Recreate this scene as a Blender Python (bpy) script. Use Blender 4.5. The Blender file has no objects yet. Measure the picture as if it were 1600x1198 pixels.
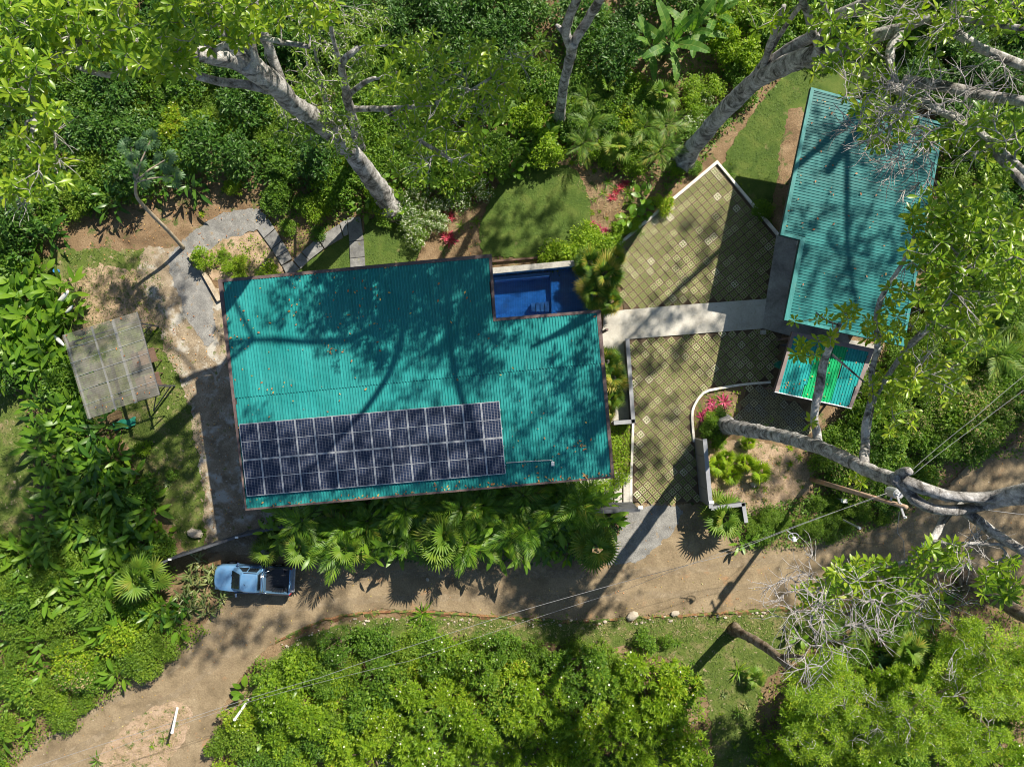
import bpy, bmesh, math, random
import numpy as np
from mathutils import Vector, Matrix
from mathutils.geometry import tessellate_polygon
random.seed(7); RNG = np.random.default_rng(7)
S = bpy.context.scene; COL = S.collection
R = math.radians

# ---------------------------------------------------------------- camera, sky, sun, exposure
CAM_H = 50.0; FPX = 1109.0
cam_data = bpy.data.cameras.new('camera'); cam = bpy.data.objects.new('camera', cam_data); COL.objects.link(cam)
cam.location = (0, 0, CAM_H); cam.rotation_euler = (0, 0, 0)
cam_data.sensor_width = 36.0; cam_data.lens = 36.0*FPX/1600; cam_data.clip_end = 1000
S.camera = cam
SUN_AZ, SUN_EL = 37.0, 43.5
world = bpy.data.worlds.new('World'); S.world = world; world.use_nodes = True
wn = world.node_tree; wn.nodes.clear()
sky = wn.nodes.new('ShaderNodeTexSky'); sky.sky_type = 'NISHITA'; sky.sun_disc = False
sky.sun_elevation = R(SUN_EL); sky.sun_rotation = R(SUN_AZ); sky.air_density = 1.0; sky.dust_density = 0.6
bg = wn.nodes.new('ShaderNodeBackground'); bg.inputs[1].default_value = 0.064
wo = wn.nodes.new('ShaderNodeOutputWorld')
wn.links.new(sky.outputs[0], bg.inputs[0]); wn.links.new(bg.outputs[0], wo.inputs[0])
sun_data = bpy.data.lights.new('sun', 'SUN'); sun_data.energy = 5.0; sun_data.angle = R(0.5); sun_data.color = (1.0, 0.915, 0.78)
sun = bpy.data.objects.new('sun', sun_data); COL.objects.link(sun)
sdir = Vector((math.sin(R(SUN_AZ))*math.cos(R(SUN_EL)), math.cos(R(SUN_AZ))*math.cos(R(SUN_EL)), math.sin(R(SUN_EL))))
sun.rotation_euler = sdir.to_track_quat('Z', 'Y').to_euler(); sun.location = sdir*80
S.view_settings.view_transform = 'Standard'; S.view_settings.look = 'None'
S.view_settings.exposure = 0.95; S.view_settings.gamma = 1.0; S.view_settings.use_curve_mapping = False
S.render.engine = 'CYCLES'
S.cycles.use_denoising = True
S.cycles.max_bounces = 5; S.cycles.diffuse_bounces = 3; S.cycles.glossy_bounces = 2
S.cycles.transmission_bounces = 3; S.cycles.transparent_max_bounces = 8
S.cycles.caustics_reflective = False; S.cycles.caustics_refractive = False
S.cycles.sample_clamp_indirect = 4.0
S.cycles.filter_width = 1.05

# ---------------------------------------------------------------- helpers
def P(px, py, z=0.0):
    """the place at height z that the photograph shows at px, py"""
    k = (CAM_H - z)/FPX
    return Vector(((px-800)*k, (599-py)*k, z))

def mesh_obj(name, V, F, mat=None, parent=None, rib=None, smooth=False, mats=None, midx=None):
    me = bpy.data.meshes.new(name)
    if isinstance(F, np.ndarray):
        V = np.asarray(V, dtype=np.float32); n = F.shape[1]
        me.vertices.add(len(V)); me.vertices.foreach_set('co', V.ravel())
        me.loops.add(F.size); me.loops.foreach_set('vertex_index', F.astype(np.int32).ravel())
        me.polygons.add(len(F)); me.polygons.foreach_set('loop_start', np.arange(0, F.size, n, dtype=np.int32))
        me.polygons.foreach_set('loop_total', np.full(len(F), n, dtype=np.int32))
    else:
        me.from_pydata([tuple(v) for v in V], [], F)
    for m in (mats or ([mat] if mat else [])): me.materials.append(m)
    if midx is not None: me.polygons.foreach_set('material_index', np.asarray(midx, dtype=np.int32))
    if rib is not None:
        a = me.attributes.new('rib', 'FLOAT', 'POINT'); a.data.foreach_set('value', np.asarray(rib, dtype=np.float32))
    if smooth: me.polygons.foreach_set('use_smooth', np.ones(len(me.polygons), dtype=bool))
    me.update(calc_edges=True)
    o = bpy.data.objects.new(name, me); COL.objects.link(o)
    if parent: o.parent = parent
    return o

def tag(o, label=None, cat=None, group=None, kind=None):
    if label: o['label'] = label
    if cat: o['category'] = cat
    if group: o['group'] = group
    if kind: o['kind'] = kind
    return o

def thing(name, label, cat, loc=(0, 0, 0), rot=(0, 0, 0), group=None, scale=1.0):
    o = bpy.data.objects.new(name, None); COL.objects.link(o)
    o.location = loc; o.rotation_euler = rot; o.scale = (scale,)*3; o.empty_display_size = 0.3
    return tag(o, label, cat, group)

def inst(name, src, parent=None, loc=(0, 0, 0), rot=(0, 0, 0), scale=1.0, matrix=None):
    """a copy of src sharing its mesh"""
    o = src.copy(); o.name = name; COL.objects.link(o); o.parent = parent
    for k in ('label', 'category', 'group', 'kind'):
        if k in o: del o[k]
    if matrix is not None: o.matrix_local = matrix
    else:
        o.location = loc; o.rotation_euler = rot; o.scale = (scale,)*3 if isinstance(scale, (int, float)) else scale
    return o

PROTO = []
def proto(o):
    """the first build of a kind; taken out of the scene once its copies stand"""
    PROTO.append(o); return o

class MB:
    """collects shapes into one mesh"""
    def __init__(s): s.V = []; s.F = []; s.mi = []
    def add(s, V, F, m=0):
        b = len(s.V); s.V += [tuple(v) for v in V]; s.F += [tuple(i+b for i in f) for f in F]; s.mi += [m]*len(F); return s
    def box(s, c, d, M=None, m=0):
        x, y, z = d[0]/2, d[1]/2, d[2]/2
        V = [Vector((sx*x, sy*y, sz*z))+Vector(c) for sz in (-1, 1) for sx, sy in ((-1, -1), (1, -1), (1, 1), (-1, 1))]
        if M is not None: V = [M @ v for v in V]
        return s.add(V, [(3, 2, 1, 0), (4, 5, 6, 7), (0, 1, 5, 4), (1, 2, 6, 5), (2, 3, 7, 6), (3, 0, 4, 7)], m)
    def prism(s, pts, z0, z1, m=0):
        """pts: list of (x,y); z0,z1 numbers or lists"""
        n = len(pts)
        a = sum(pts[i][0]*pts[(i+1) % n][1]-pts[(i+1) % n][0]*pts[i][1] for i in range(n))
        if a < 0: pts = pts[::-1]
        if a < 0 and not isinstance(z1, (int, float)): z1 = z1[::-1]
        if a < 0 and not isinstance(z0, (int, float)): z0 = z0[::-1]
        zb = [z0]*n if isinstance(z0, (int, float)) else z0
        zt = [z1]*n if isinstance(z1, (int, float)) else z1
        V = [(p[0], p[1], z) for p, z in zip(pts, zb)] + [(p[0], p[1], z) for p, z in zip(pts, zt)]
        tri = tessellate_polygon([[Vector((p[0], p[1], 0)) for p in pts]])
        F = []
        for t in tri:
            t = list(t)
            c = (pts[t[1]][0]-pts[t[0]][0])*(pts[t[2]][1]-pts[t[0]][1])-(pts[t[1]][1]-pts[t[0]][1])*(pts[t[2]][0]-pts[t[0]][0])
            if c < 0: t.reverse()
            F.append((t[2], t[1], t[0])); F.append((t[0]+n, t[1]+n, t[2]+n))
        F += [(i, (i+1) % n, (i+1) % n+n, i+n) for i in range(n)]
        return s.add(V, F, m)
    def tube(s, pts, rad, seg=8, m=0, cap=True):
        V, F = tube_geo(pts, rad, seg, cap=cap); return s.add(V, F, m)
    def build(s, name, mat, parent=None, smooth=False, bevel=0):
        o = mesh_obj(name, s.V, s.F, None, parent, mats=mat if isinstance(mat, list) else [mat], midx=s.mi, smooth=smooth)
        if bevel:
            b = o.modifiers.new('bevel', 'BEVEL'); b.width = bevel; b.segments = 2; b.limit_method = 'ANGLE'
        return o

def tube_geo(pts, rad, seg=8, rough=0.0, cap=True):
    pts = [Vector(p) for p in pts]; n = len(pts)
    if isinstance(rad, (int, float)): rad = [rad]*n
    V, F = [], []; prev = None
    for i, p in enumerate(pts):
        d = (pts[min(i+1, n-1)]-pts[max(i-1, 0)]).normalized()
        if prev is None: u = d.orthogonal().normalized()
        else: u = (prev - d*prev.dot(d)).normalized()
        prev = u; w = d.cross(u)
        for k in range(seg):
            a = 2*math.pi*k/seg
            r = rad[i]*(1+rough*(math.sin(a*3+i*.7)*.5+math.sin(a*2-i*.45)*.4+random.uniform(-.35, .35)))
            V.append(p+(u*math.cos(a)+w*math.sin(a))*r)
    for i in range(n-1):
        for k in range(seg):
            k2 = (k+1) % seg
            F.append((i*seg+k, i*seg+k2, (i+1)*seg+k2, (i+1)*seg+k))
    if cap:
        F.append(tuple(range(seg-1, -1, -1))); F.append(tuple((n-1)*seg+k for k in range(seg)))
    return V, F

def catmull(pts, step=0.5):
    """pts: list of tuples (any dimension); smooth curve through them"""
    A = [np.array(p, float) for p in pts]
    if len(A) < 3: A = [A[0], (A[0]+A[1])/2, A[1]]
    A = [2*A[0]-A[1]]+A+[2*A[-1]-A[-2]]; out = []
    for i in range(1, len(A)-2):
        n = max(2, int(np.linalg.norm((A[i+1]-A[i])[:3])/step))
        for k in range(n):
            t = k/n
            out.append(.5*((2*A[i])+(-A[i-1]+A[i+1])*t+(2*A[i-1]-5*A[i]+4*A[i+1]-A[i+2])*t*t+(-A[i-1]+3*A[i]-3*A[i+1]+A[i+2])*t**3))
    out.append(A[-2]); return out

def inside(x, y, poly):
    c = False; j = len(poly)-1
    for i in range(len(poly)):
        xi, yi = poly[i][0], poly[i][1]; xj, yj = poly[j][0], poly[j][1]
        if (yi > y) != (yj > y) and x < (xj-xi)*(y-yi)/(yj-yi)+xi: c = not c
        j = i
    return c

def inside_np(X, Y, poly):
    c = np.zeros(len(X), bool); j = len(poly)-1
    for i in range(len(poly)):
        xi, yi = poly[i][0], poly[i][1]; xj, yj = poly[j][0], poly[j][1]
        if yi != yj:
            m = ((yi > Y) != (yj > Y)) & (X < (xj-xi)*(Y-yi)/(yj-yi)+xi); c ^= m
        j = i
    return c

def wob(x, y, s=0):
    return (math.sin(x*1.7+s)+math.sin(y*2.3+s*2)+math.sin((x+y)*3.9+s)*.7+math.sin((x-y)*7.1+s)*.5)/3.2

def sheet(name, px_poly, z, mat, wobble=0.25, smooth=True, parent=None, step=0.16, seed=0, raw=False):
    if not raw: z = -.06+(z+.05)*.5
    pts = [tuple(P(x, y, z)) for x, y in px_poly]
    if smooth:
        q = catmull(pts+[pts[0]], step)[:-1]
    else:
        q = []
        for i in range(len(pts)):
            a = np.array(pts[i]); b = np.array(pts[(i+1) % len(pts)]); n = max(1, int(np.linalg.norm(b-a)/step)) if wobble else 1
            q += [a+(b-a)*k/n for k in range(n)]
    jt = .07 if wobble else 0
    q = [(p[0]+wobble*(wob(p[1]*1.3, p[0], seed)+.5*wob(p[1]*4.1, p[0]*3.7, seed))+random.uniform(-jt, jt), p[1]+wobble*(wob(p[0]*1.3, p[1], seed+3)+.5*wob(p[0]*4.3, p[1]*3.9, seed))+random.uniform(-jt, jt)) for p in q]
    tri = tessellate_polygon([[Vector((p[0], p[1], 0)) for p in q]])
    F = []
    for t in tri:
        t = list(t)
        c = (q[t[1]][0]-q[t[0]][0])*(q[t[2]][1]-q[t[0]][1])-(q[t[1]][1]-q[t[0]][1])*(q[t[2]][0]-q[t[0]][0])
        if c < 0: t.reverse()
        F.append(tuple(t))
    o = mesh_obj(name, [(p[0], p[1], z) for p in q], F, mat, parent)
    return o

# ---------------------------------------------------------------- materials
def nt(name):
    m = bpy.data.materials.new(name); m.use_nodes = True; t = m.node_tree; t.nodes.clear()
    out = t.nodes.new('ShaderNodeOutputMaterial'); return m, t, out
def N(t, typ, **kw):
    n = t.nodes.new('ShaderNode'+typ)
    for k, v in kw.items():
        if k.startswith('i_'): n.inputs[k[2:].replace('_', ' ')].default_value = v
        else: setattr(n, k, v)
    return n
def ramp(t, fac, stops):
    r = t.nodes.new('ShaderNodeValToRGB'); e = r.color_ramp.elements
    while len(e) < len(stops): e.new(0.5)
    for el, (p, c) in zip(e, stops): el.position = p; el.color = (*c, 1) if len(c) == 3 else c
    t.links.new(fac, r.inputs[0]); return r.outputs[0]
def noise(t, vec, scale, detail=5, rough=0.6, dist=0.0):
    n = N(t, 'TexNoise'); n.inputs['Scale'].default_value = scale; n.inputs['Detail'].default_value = detail
    n.inputs['Roughness'].default_value = rough; n.inputs['Distortion'].default_value = dist
    t.links.new(vec, n.inputs['Vector']); return n.outputs[0]
def mixc(t, fac, a, b, blend='MIX'):
    m = N(t, 'Mix', data_type='RGBA', blend_type=blend)
    for sock, v in ((m.inputs[0], fac), (m.inputs[6], a), (m.inputs[7], b)):
        if isinstance(v, (int, float)): sock.default_value = v
        elif isinstance(v, tuple): sock.default_value = (*v, 1)
        else: t.links.new(v, sock)
    return m.outputs[2]

def mat_noise(name, stops, scale=1.0, rough=0.8, bump=0.3, bscale=20, fine=None, spots=None, metal=0.0, world_space=True, spec=0.3, detail=8, objrand=0.0, bdist=0.02):
    m, t, out = nt(name)
    if world_space: vec = N(t, 'NewGeometry').outputs['Position']
    else: vec = N(t, 'TexCoord').outputs['Object']
    col = ramp(t, noise(t, vec, scale, detail, .62, .4), stops)
    if fine:
        f = ramp(t, noise(t, vec, fine[0], 4, .7), [(0.3, (1-fine[1],)*3), (0.7, (1+fine[1]*.6,)*3)])
        col = mixc(t, 1.0, col, f, 'MULTIPLY')
    for sp in (spots or []):   # (scale, lo, hi, colour)
        f = ramp(t, noise(t, vec, sp[0], 6, .65, .3), [(sp[1], (0, 0, 0)), (sp[2], (1, 1, 1))])
        col = mixc(t, f, col, sp[3])
    if objrand:
        oi = N(t, 'ObjectInfo'); f = ramp(t, oi.outputs['Random'], [(0, (1-objrand,)*3), (1, (1+objrand,)*3)])
        col = mixc(t, 1.0, col, f, 'MULTIPLY')
    b = N(t, 'BsdfPrincipled'); b.inputs['Roughness'].default_value = rough; b.inputs['Metallic'].default_value = metal
    b.inputs['Specular IOR Level'].default_value = spec
    t.links.new(col, b.inputs['Base Color'])
    if bump:
        bp = N(t, 'Bump'); bp.inputs['Strength'].default_value = bump; bp.inputs['Distance'].default_value = bdist
        t.links.new(noise(t, vec, bscale, 6, .7), bp.inputs['Height']); t.links.new(bp.outputs[0], b.inputs['Normal'])
    t.links.new(b.outputs[0], out.inputs[0]); return m

def mat_leaf(name, stops, trans=0.35, rough=0.42, spec=0.45, rib=(0.22, 0.30, 0.08), ribw=0.86, ribmix=0.6, hue=0.0):
    """leaf: colour by leaf and by plant, pale midrib, light passing through"""
    m, t, out = nt(name)
    g = N(t, 'NewGeometry'); oi = N(t, 'ObjectInfo')
    add = N(t, 'Math', operation='ADD'); mul = N(t, 'Math', operation='MULTIPLY'); mul.inputs[1].default_value = 0.62
    mul2 = N(t, 'Math', operation='MULTIPLY'); mul2.inputs[1].default_value = 0.38
    t.links.new(g.outputs['Random Per Island'], mul.inputs[0]); t.links.new(oi.outputs['Random'], mul2.inputs[0])
    t.links.new(mul.outputs[0], add.inputs[0]); t.links.new(mul2.outputs[0], add.inputs[1])
    col = ramp(t, add.outputs[0], stops)
    at = N(t, 'Attribute', attribute_name='rib', attribute_type='GEOMETRY')
    rf = ramp(t, at.outputs['Fac'], [(ribw, (0, 0, 0)), (min(1, ribw+.1), (ribmix,)*3)])
    col = mixc(t, rf, col, rib)
    b = N(t, 'BsdfPrincipled'); b.inputs['Roughness'].default_value = rough; b.inputs['Specular IOR Level'].default_value = spec
    t.links.new(col, b.inputs['Base Color'])
    tr = N(t, 'BsdfTranslucent'); tc = mixc(t, 1.0, col, (1.5, 1.6, 0.6), 'MULTIPLY'); t.links.new(tc, tr.inputs[0])
    mx = N(t, 'MixShader'); mx.inputs[0].default_value = trans
    t.links.new(b.outputs[0], mx.inputs[1]); t.links.new(tr.outputs[0], mx.inputs[2]); t.links.new(mx.outputs[0], out.inputs[0])
    return m

def mat_plain(name, c, rough=0.5, metal=0.0, spec=0.5, objrand=0.0, coat=0.0):
    m, t, out = nt(name); b = N(t, 'BsdfPrincipled')
    b.inputs['Base Color'].default_value = (*c, 1); b.inputs['Roughness'].default_value = rough
    b.inputs['Metallic'].default_value = metal; b.inputs['Specular IOR Level'].default_value = spec
    b.inputs['Coat Weight'].default_value = coat
    vec = N(t, 'TexCoord').outputs['Object']
    f = ramp(t, noise(t, vec, 3.5, 6, .7), [(0.3, (0.82,)*3), (0.7, (1.12,)*3)])
    t.links.new(mixc(t, 1.0, c, f, 'MULTIPLY'), b.inputs['Base Color'])
    t.links.new(b.outputs[0], out.inputs[0]); return m

MT = {}
MT['soil'] = mat_noise('soil', [(.3, (.10, .065, .035)), (.5, (.20, .135, .075)), (.7, (.30, .215, .13))], .55, .95, .8, 9, fine=(14, .45),
    spots=[(.9, .56, .64, (.065, .095, .022)), (5.5, .6, .66, (.09, .05, .025)), (11, .66, .7, (.45, .38, .28))], bdist=.06)
MT['road'] = mat_noise('road_dirt', [(.30, (.13, .098, .058)), (.5, (.225, .172, .105)), (.7, (.30, .235, .148))], .6, .95, .7, 7, fine=(10, .28),
    spots=[(.5, .6, .72, (.32, .18, .09)), (2.2, .58, .70, (.17, .12, .075)), (8, .66, .72, (.15, .10, .06)), (15, .68, .72, (.48, .40, .30))], bdist=.05)
MT['gravel_brown'] = mat_noise('brown_gravel', [(.3, (.15, .115, .075)), (.5, (.27, .215, .145)), (.7, (.38, .31, .22))], .8, .95, .8, 12, fine=(18, .5),
    spots=[(.7, .52, .62, (.40, .38, .33)), (9, .62, .67, (.12, .09, .05)), (1.6, .60, .68, (.12, .14, .04))], bdist=.05)
MT['gravel_grey'] = mat_noise('grey_gravel', [(.3, (.15, .148, .142)), (.7, (.31, .305, .285))], 1.2, .95, .9, 16, fine=(22, .5),
    spots=[(2.2, .6, .68, (.26, .20, .13))], bdist=.05)
MT['lawn'] = mat_noise('lawn_grass', [(.25, (.035, .075, .01)), (.5, (.075, .125, .018)), (.75, (.135, .17, .035))], .9, .9, .9, 28, fine=(26, .45),
    spots=[(.8, .62, .74, (.20, .17, .08))], bdist=.05)
MT['rough_grass'] = mat_noise('rough_grass', [(.25, (.05, .09, .012)), (.5, (.10, .14, .025)), (.68, (.22, .18, .09)), (.8, (.30, .22, .14))], .8, .95, .9, 20, fine=(20, .5),
    spots=[(3.1, .6, .66, (.36, .28, .19))], bdist=.05)
MT['dry_grass'] = mat_noise('dry_grass', [(.25, (.16, .13, .06)), (.5, (.36, .26, .17)), (.75, (.48, .36, .26))], 1.4, .95, .9, 18, fine=(18, .5),
    spots=[(2.1, .56, .64, (.09, .12, .03))], bdist=.05)
MT['red_earth'] = mat_noise('red_earth', [(.3, (.14, .065, .03)), (.55, (.28, .15, .075)), (.75, (.36, .25, .15))], 1.6, .95, 1, 9, fine=(12, .5),
    spots=[(1.6, .46, .54, (.07, .11, .02))], bdist=.06)
MT['concrete'] = mat_noise('pale_concrete', [(.3, (.34, .32, .28)), (.5, (.44, .425, .38)), (.7, (.52, .505, .46))], .6, .85, .25, 20, fine=(9, .12),
    spots=[(2.5, .55, .75, (.32, .30, .24))])
MT['concrete_old'] = mat_noise('stained_concrete', [(.3, (.20, .19, .17)), (.5, (.33, .32, .29)), (.7, (.43, .42, .38))], .9, .85, .3, 20, fine=(8, .2))
MT['slab'] = mat_noise('stone_slab', [(.3, (.10, .10, .10)), (.5, (.18, .18, .175)), (.7, (.26, .26, .25))], 1.4, .8, .4, 14, fine=(16, .25), objrand=.15,
    spots=[(2.5, .62, .7, (.16, .16, .09))])
MT['kerb'] = mat_noise('white_kerb', [(.3, (.55, .50, .42)), (.6, (.74, .71, .64))], 2.5, .8, .3, 20, fine=(15, .2), spots=[(1.4, .58, .68, (.42, .33, .22))])
MT['fascia'] = mat_noise('brown_fascia', [(.3, (.075, .05, .05)), (.6, (.13, .095, .09))], 1.6, .6, .15, 20, fine=(8, .2), spots=[(.8, .58, .7, (.24, .17, .14))])
MT['dark_wall'] = mat_noise('charcoal_wall', [(.3, (.055, .06, .068)), (.7, (.085, .09, .10))], .9, .6, .15, 25, fine=(10, .15))
MT['grey_panel'] = mat_noise('grey_wall_panel', [(.3, (.17, .165, .16)), (.7, (.235, .225, .21))], .8, .7, .15, 25, fine=(10, .12))
MT['house_wall'] = mat_noise('white_render', [(.3, (.50, .49, .46)), (.7, (.62, .61, .58))], .8, .8, .15, 25, fine=(10, .1))
MT['glass_dark'] = mat_plain('dark_window_glass', (.015, .02, .025), .05, 0, .8)
MT['alu'] = mat_plain('aluminium', (.62, .64, .66), .4, .6, .5)
MT['white'] = mat_plain('white_paint', (.78, .78, .76), .45)
MT['black'] = mat_plain('black_plastic', (.02, .02, .022), .45)
MT['steel'] = mat_plain('galvanised_steel', (.45, .46, .47), .45, .5)
MT['chrome'] = mat_plain('chrome', (.7, .72, .74), .15, 1)
MT['rubber'] = mat_plain('rubber', (.025, .025, .025), .8)
MT['timber'] = mat_noise('weathered_timber', [(.3, (.28, .22, .15)), (.7, (.50, .43, .33))], 3, .85, .4, 20, fine=(20, .3), world_space=False)
MT['rust_board'] = mat_noise('rusty_board', [(.3, (.09, .055, .04)), (.7, (.16, .10, .07))], 2, .85, .4, 20, fine=(14, .3))
MT['pole_wood'] = mat_noise('pole_wood', [(.3, (.30, .20, .13)), (.55, (.42, .30, .22)), (.75, (.50, .26, .12))], 1.3, .85, .4, 14, fine=(12, .3), world_space=False)
MT['wire'] = mat_plain('wire', (.30, .30, .31), .6, .2)

def mat_roof(name, c, c2, rough=0.42, dirt=(.16, .13, .09), A=5.3):
    m, t, out = nt(name); vec = N(t, 'NewGeometry').outputs['Position']
    col = ramp(t, noise(t, vec, .35, 6, .6, .3), [(.3, c), (.7, c2)])
    f = ramp(t, noise(t, vec, 7, 6, .7), [(.3, (.86,)*3), (.7, (1.1,)*3)]); col = mixc(t, 1.0, col, f, 'MULTIPLY')
    f2 = ramp(t, noise(t, vec, 1.3, 8, .75, .8), [(.60, (0, 0, 0)), (.82, (.35,)*3)]); col = mixc(t, f2, col, dirt)
    mp = N(t, 'Mapping'); mp.inputs['Rotation'].default_value = (0, 0, R(-A)); t.links.new(vec, mp.inputs[0])
    sep = N(t, 'SeparateXYZ'); t.links.new(mp.outputs[0], sep.inputs[0])
    fl = N(t, 'Math', operation='FLOOR'); t.links.new(sep.outputs[0], fl.inputs[0]); wnz = N(t, 'TexWhiteNoise', noise_dimensions='1D'); t.links.new(fl.outputs[0], wnz.inputs['W'])
    col = mixc(t, 1.0, col, ramp(t, wnz.outputs[0], [(0, (.90, .89, .88)), (1, (1.08, 1.07, 1.06))]), 'MULTIPLY')
    mp2 = N(t, 'Mapping'); mp2.inputs['Scale'].default_value = (5.5, .22, 1); t.links.new(mp.outputs[0], mp2.inputs[0])
    col = mixc(t, 1.0, col, ramp(t, noise(t, mp2.outputs[0], 1.0, 6, .7), [(.3, (.80,)*3), (.5, (1, 1, 1)), (.72, (1.22, 1.16, 1.12))]), 'MULTIPLY')
    col = mixc(t, ramp(t, noise(t, mp2.outputs[0], .8, 7, .75), [(.60, (0, 0, 0)), (.74, (.35,)*3)]), col, (.12, .17, .13))
    b = N(t, 'BsdfPrincipled'); b.inputs['Roughness'].default_value = rough; b.inputs['Specular IOR Level'].default_value = .25
    t.links.new(col, b.inputs['Base Color']); t.links.new(b.outputs[0], out.inputs[0]); return m
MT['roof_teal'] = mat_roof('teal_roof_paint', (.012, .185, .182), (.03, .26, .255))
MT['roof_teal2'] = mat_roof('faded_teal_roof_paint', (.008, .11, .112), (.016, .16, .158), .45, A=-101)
MT['roof_flash'] = mat_roof('teal_flashing', (.025, .165, .165), (.04, .215, .21), .5)
MT['roof_blue'] = mat_roof('blue_teal_sheet', (.012, .26, .25), (.02, .30, .30))
MT['roof_green'] = mat_roof('bright_green_sheet', (.006, .33, .11), (.012, .40, .15))

def mat_bark(name, c0, c1, c2, sc=1.6):
    m, t, out = nt(name); vec = N(t, 'NewGeometry').outputs['Position']
    col = ramp(t, noise(t, vec, sc, 9, .72, .8), [(.38, c0), (.48, c1), (.6, c2)])
    v = N(t, 'TexVoronoi', feature='DISTANCE_TO_EDGE'); v.inputs['Scale'].default_value = sc*1.8; t.links.new(vec, v.inputs['Vector'])
    f = ramp(t, v.outputs[0], [(.0, (.62,)*3), (.06, (1, 1, 1))]); col = mixc(t, .6, col, mixc(t, 1.0, col, f, 'MULTIPLY'))
    f = ramp(t, noise(t, vec, sc*7, 5, .7), [(.35, (.7,)*3), (.7, (1.15,)*3)]); col = mixc(t, 1.0, col, f, 'MULTIPLY')
    f = ramp(t, noise(t, vec, sc*.8, 6, .7), [(.6, (0, 0, 0)), (.7, (.5,)*3)]); col = mixc(t, f, col, (.09, .085, .05))
    b = N(t, 'BsdfPrincipled'); b.inputs['Roughness'].default_value = .85; b.inputs['Specular IOR Level'].default_value = .25
    bp = N(t, 'Bump'); bp.inputs['Strength'].default_value = 1; bp.inputs['Distance'].default_value = .14
    t.links.new(noise(t, vec, sc*3, 8, .75, .5), bp.inputs['Height']); t.links.new(bp.outputs[0], b.inputs['Normal'])
    t.links.new(col, b.inputs['Base Color']); t.links.new(b.outputs[0], out.inputs[0]); return m
MT['bark_pale'] = mat_bark('pale_bark', (.085, .08, .072), (.36, .345, .33), (.66, .645, .63))
MT['bark_twig'] = mat_bark('grey_twig_bark', (.30, .27, .25), (.48, .45, .43), (.62, .59, .57), 3)
MT['bark_brown'] = mat_bark('brown_bark', (.09, .06, .04), (.20, .15, .10), (.34, .28, .22))
MT['stem'] = mat_plain('green_stem', (.07, .09, .03), .7)

MT['leaf_canopy'] = mat_leaf('canopy_leaf', [(0, (.05, .13, .012)), (.35, (.13, .25, .014)), (.7, (.25, .37, .02)), (1, (.38, .42, .035))], .45, .33, .45, (.34, .40, .08))
MT['leaf_small'] = mat_leaf('small_leaf', [(0, (.05, .12, .012)), (.5, (.12, .22, .016)), (1, (.21, .29, .03))], .42, .4)
MT['leaf_bush'] = mat_leaf('bush_leaf', [(0, (.03, .095, .009)), (.45, (.08, .18, .012)), (.85, (.17, .28, .018)), (1, (.28, .30, .03))], .38, .5, .3)
MT['leaf_bright'] = mat_leaf('bright_leaf', [(0, (.08, .18, .01)), (.5, (.19, .31, .012)), (.9, (.31, .41, .018)), (1, (.42, .30, .04))], .45, .5, .3)
MT['leaf_dark'] = mat_leaf('dark_leaf', [(0, (.012, .055, .009)), (.5, (.034, .11, .012)), (1, (.085, .18, .016))], .3, .45, .3)
MT['leaf_vine'] = mat_leaf('vine_leaf', [(0, (.05, .12, .01)), (.5, (.12, .22, .014)), (1, (.22, .30, .025))], .42, .5, .3)
MT['leaf_big'] = mat_leaf('broad_leaf', [(0, (.045, .13, .012)), (.5, (.11, .23, .016)), (.88, (.20, .32, .02)), (1, (.36, .28, .05))], .42, .38, .4, (.2, .3, .08), .9)
MT['leaf_bigdark'] = mat_leaf('dark_broad_leaf', [(0, (.02, .075, .012)), (.6, (.05, .135, .014)), (1, (.13, .23, .02))], .36, .36, .45, (.12, .2, .05), .9)
MT['leaf_banana'] = mat_leaf('banana_leaf', [(0, (.05, .15, .025)), (.5, (.09, .20, .03)), (1, (.15, .26, .04))], .4, .5, .3, (.35, .42, .12), .955, .8)
MT['leaf_palm'] = mat_leaf('palm_leaf', [(0, (.04, .11, .012)), (.5, (.10, .20, .018)), (.85, (.18, .26, .03)), (1, (.34, .30, .06))], .38, .45, .35)
MT['leaf_palmgold'] = mat_leaf('golden_palm_leaf', [(0, (.03, .10, .012)), (.5, (.07, .17, .018)), (.72, (.16, .24, .02)), (.85, (.34, .32, .05)), (1, (.46, .36, .10))], .38, .45, .35)
MT['leaf_red'] = mat_leaf('crimson_leaf', [(0, (.20, .012, .03)), (.5, (.38, .03, .07)), (1, (.50, .12, .12))], .3, .4, .5, (.5, .2, .2))
MT['leaf_pink'] = mat_leaf('pink_leaf', [(0, (.30, .02, .08)), (.5, (.52, .06, .18)), (1, (.55, .20, .16))], .3, .4, .5, (.6, .3, .3))
MT['leaf_varieg'] = mat_leaf('variegated_leaf', [(0, (.04, .10, .02)), (.5, (.10, .16, .03)), (.75, (.26, .24, .08)), (1, (.32, .20, .16))], .3, .42, .5, (.4, .42, .22), .75, .7)
MT['leaf_umb'] = mat_leaf('grey_green_leaf', [(0, (.05, .12, .05)), (1, (.10, .19, .08))], .3, .5, .4, (.25, .35, .15), .9)
MT['petal_white'] = mat_leaf('white_petal', [(0, (.7, .7, .6)), (1, (.85, .83, .72))], .3, .6)
MT['petal_orange'] = mat_leaf('orange_petal', [(0, (.6, .14, .02)), (1, (.75, .25, .03))], .3, .6)
MT['seed_tan'] = mat_leaf('tan_seed_heads', [(0, (.28, .20, .11)), (1, (.46, .35, .20))], .3, .8, .2)
MT['litter'] = mat_leaf('fallen_leaf', [(0, (.22, .05, .02)), (.5, (.42, .16, .06)), (.8, (.5, .35, .08)), (1, (.5, .5, .2))], .1, .6)
MT['grass_blade'] = mat_leaf('grass_blade', [(0, (.05, .10, .014)), (.6, (.10, .16, .025)), (1, (.24, .23, .08))], .3, .6)
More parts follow.
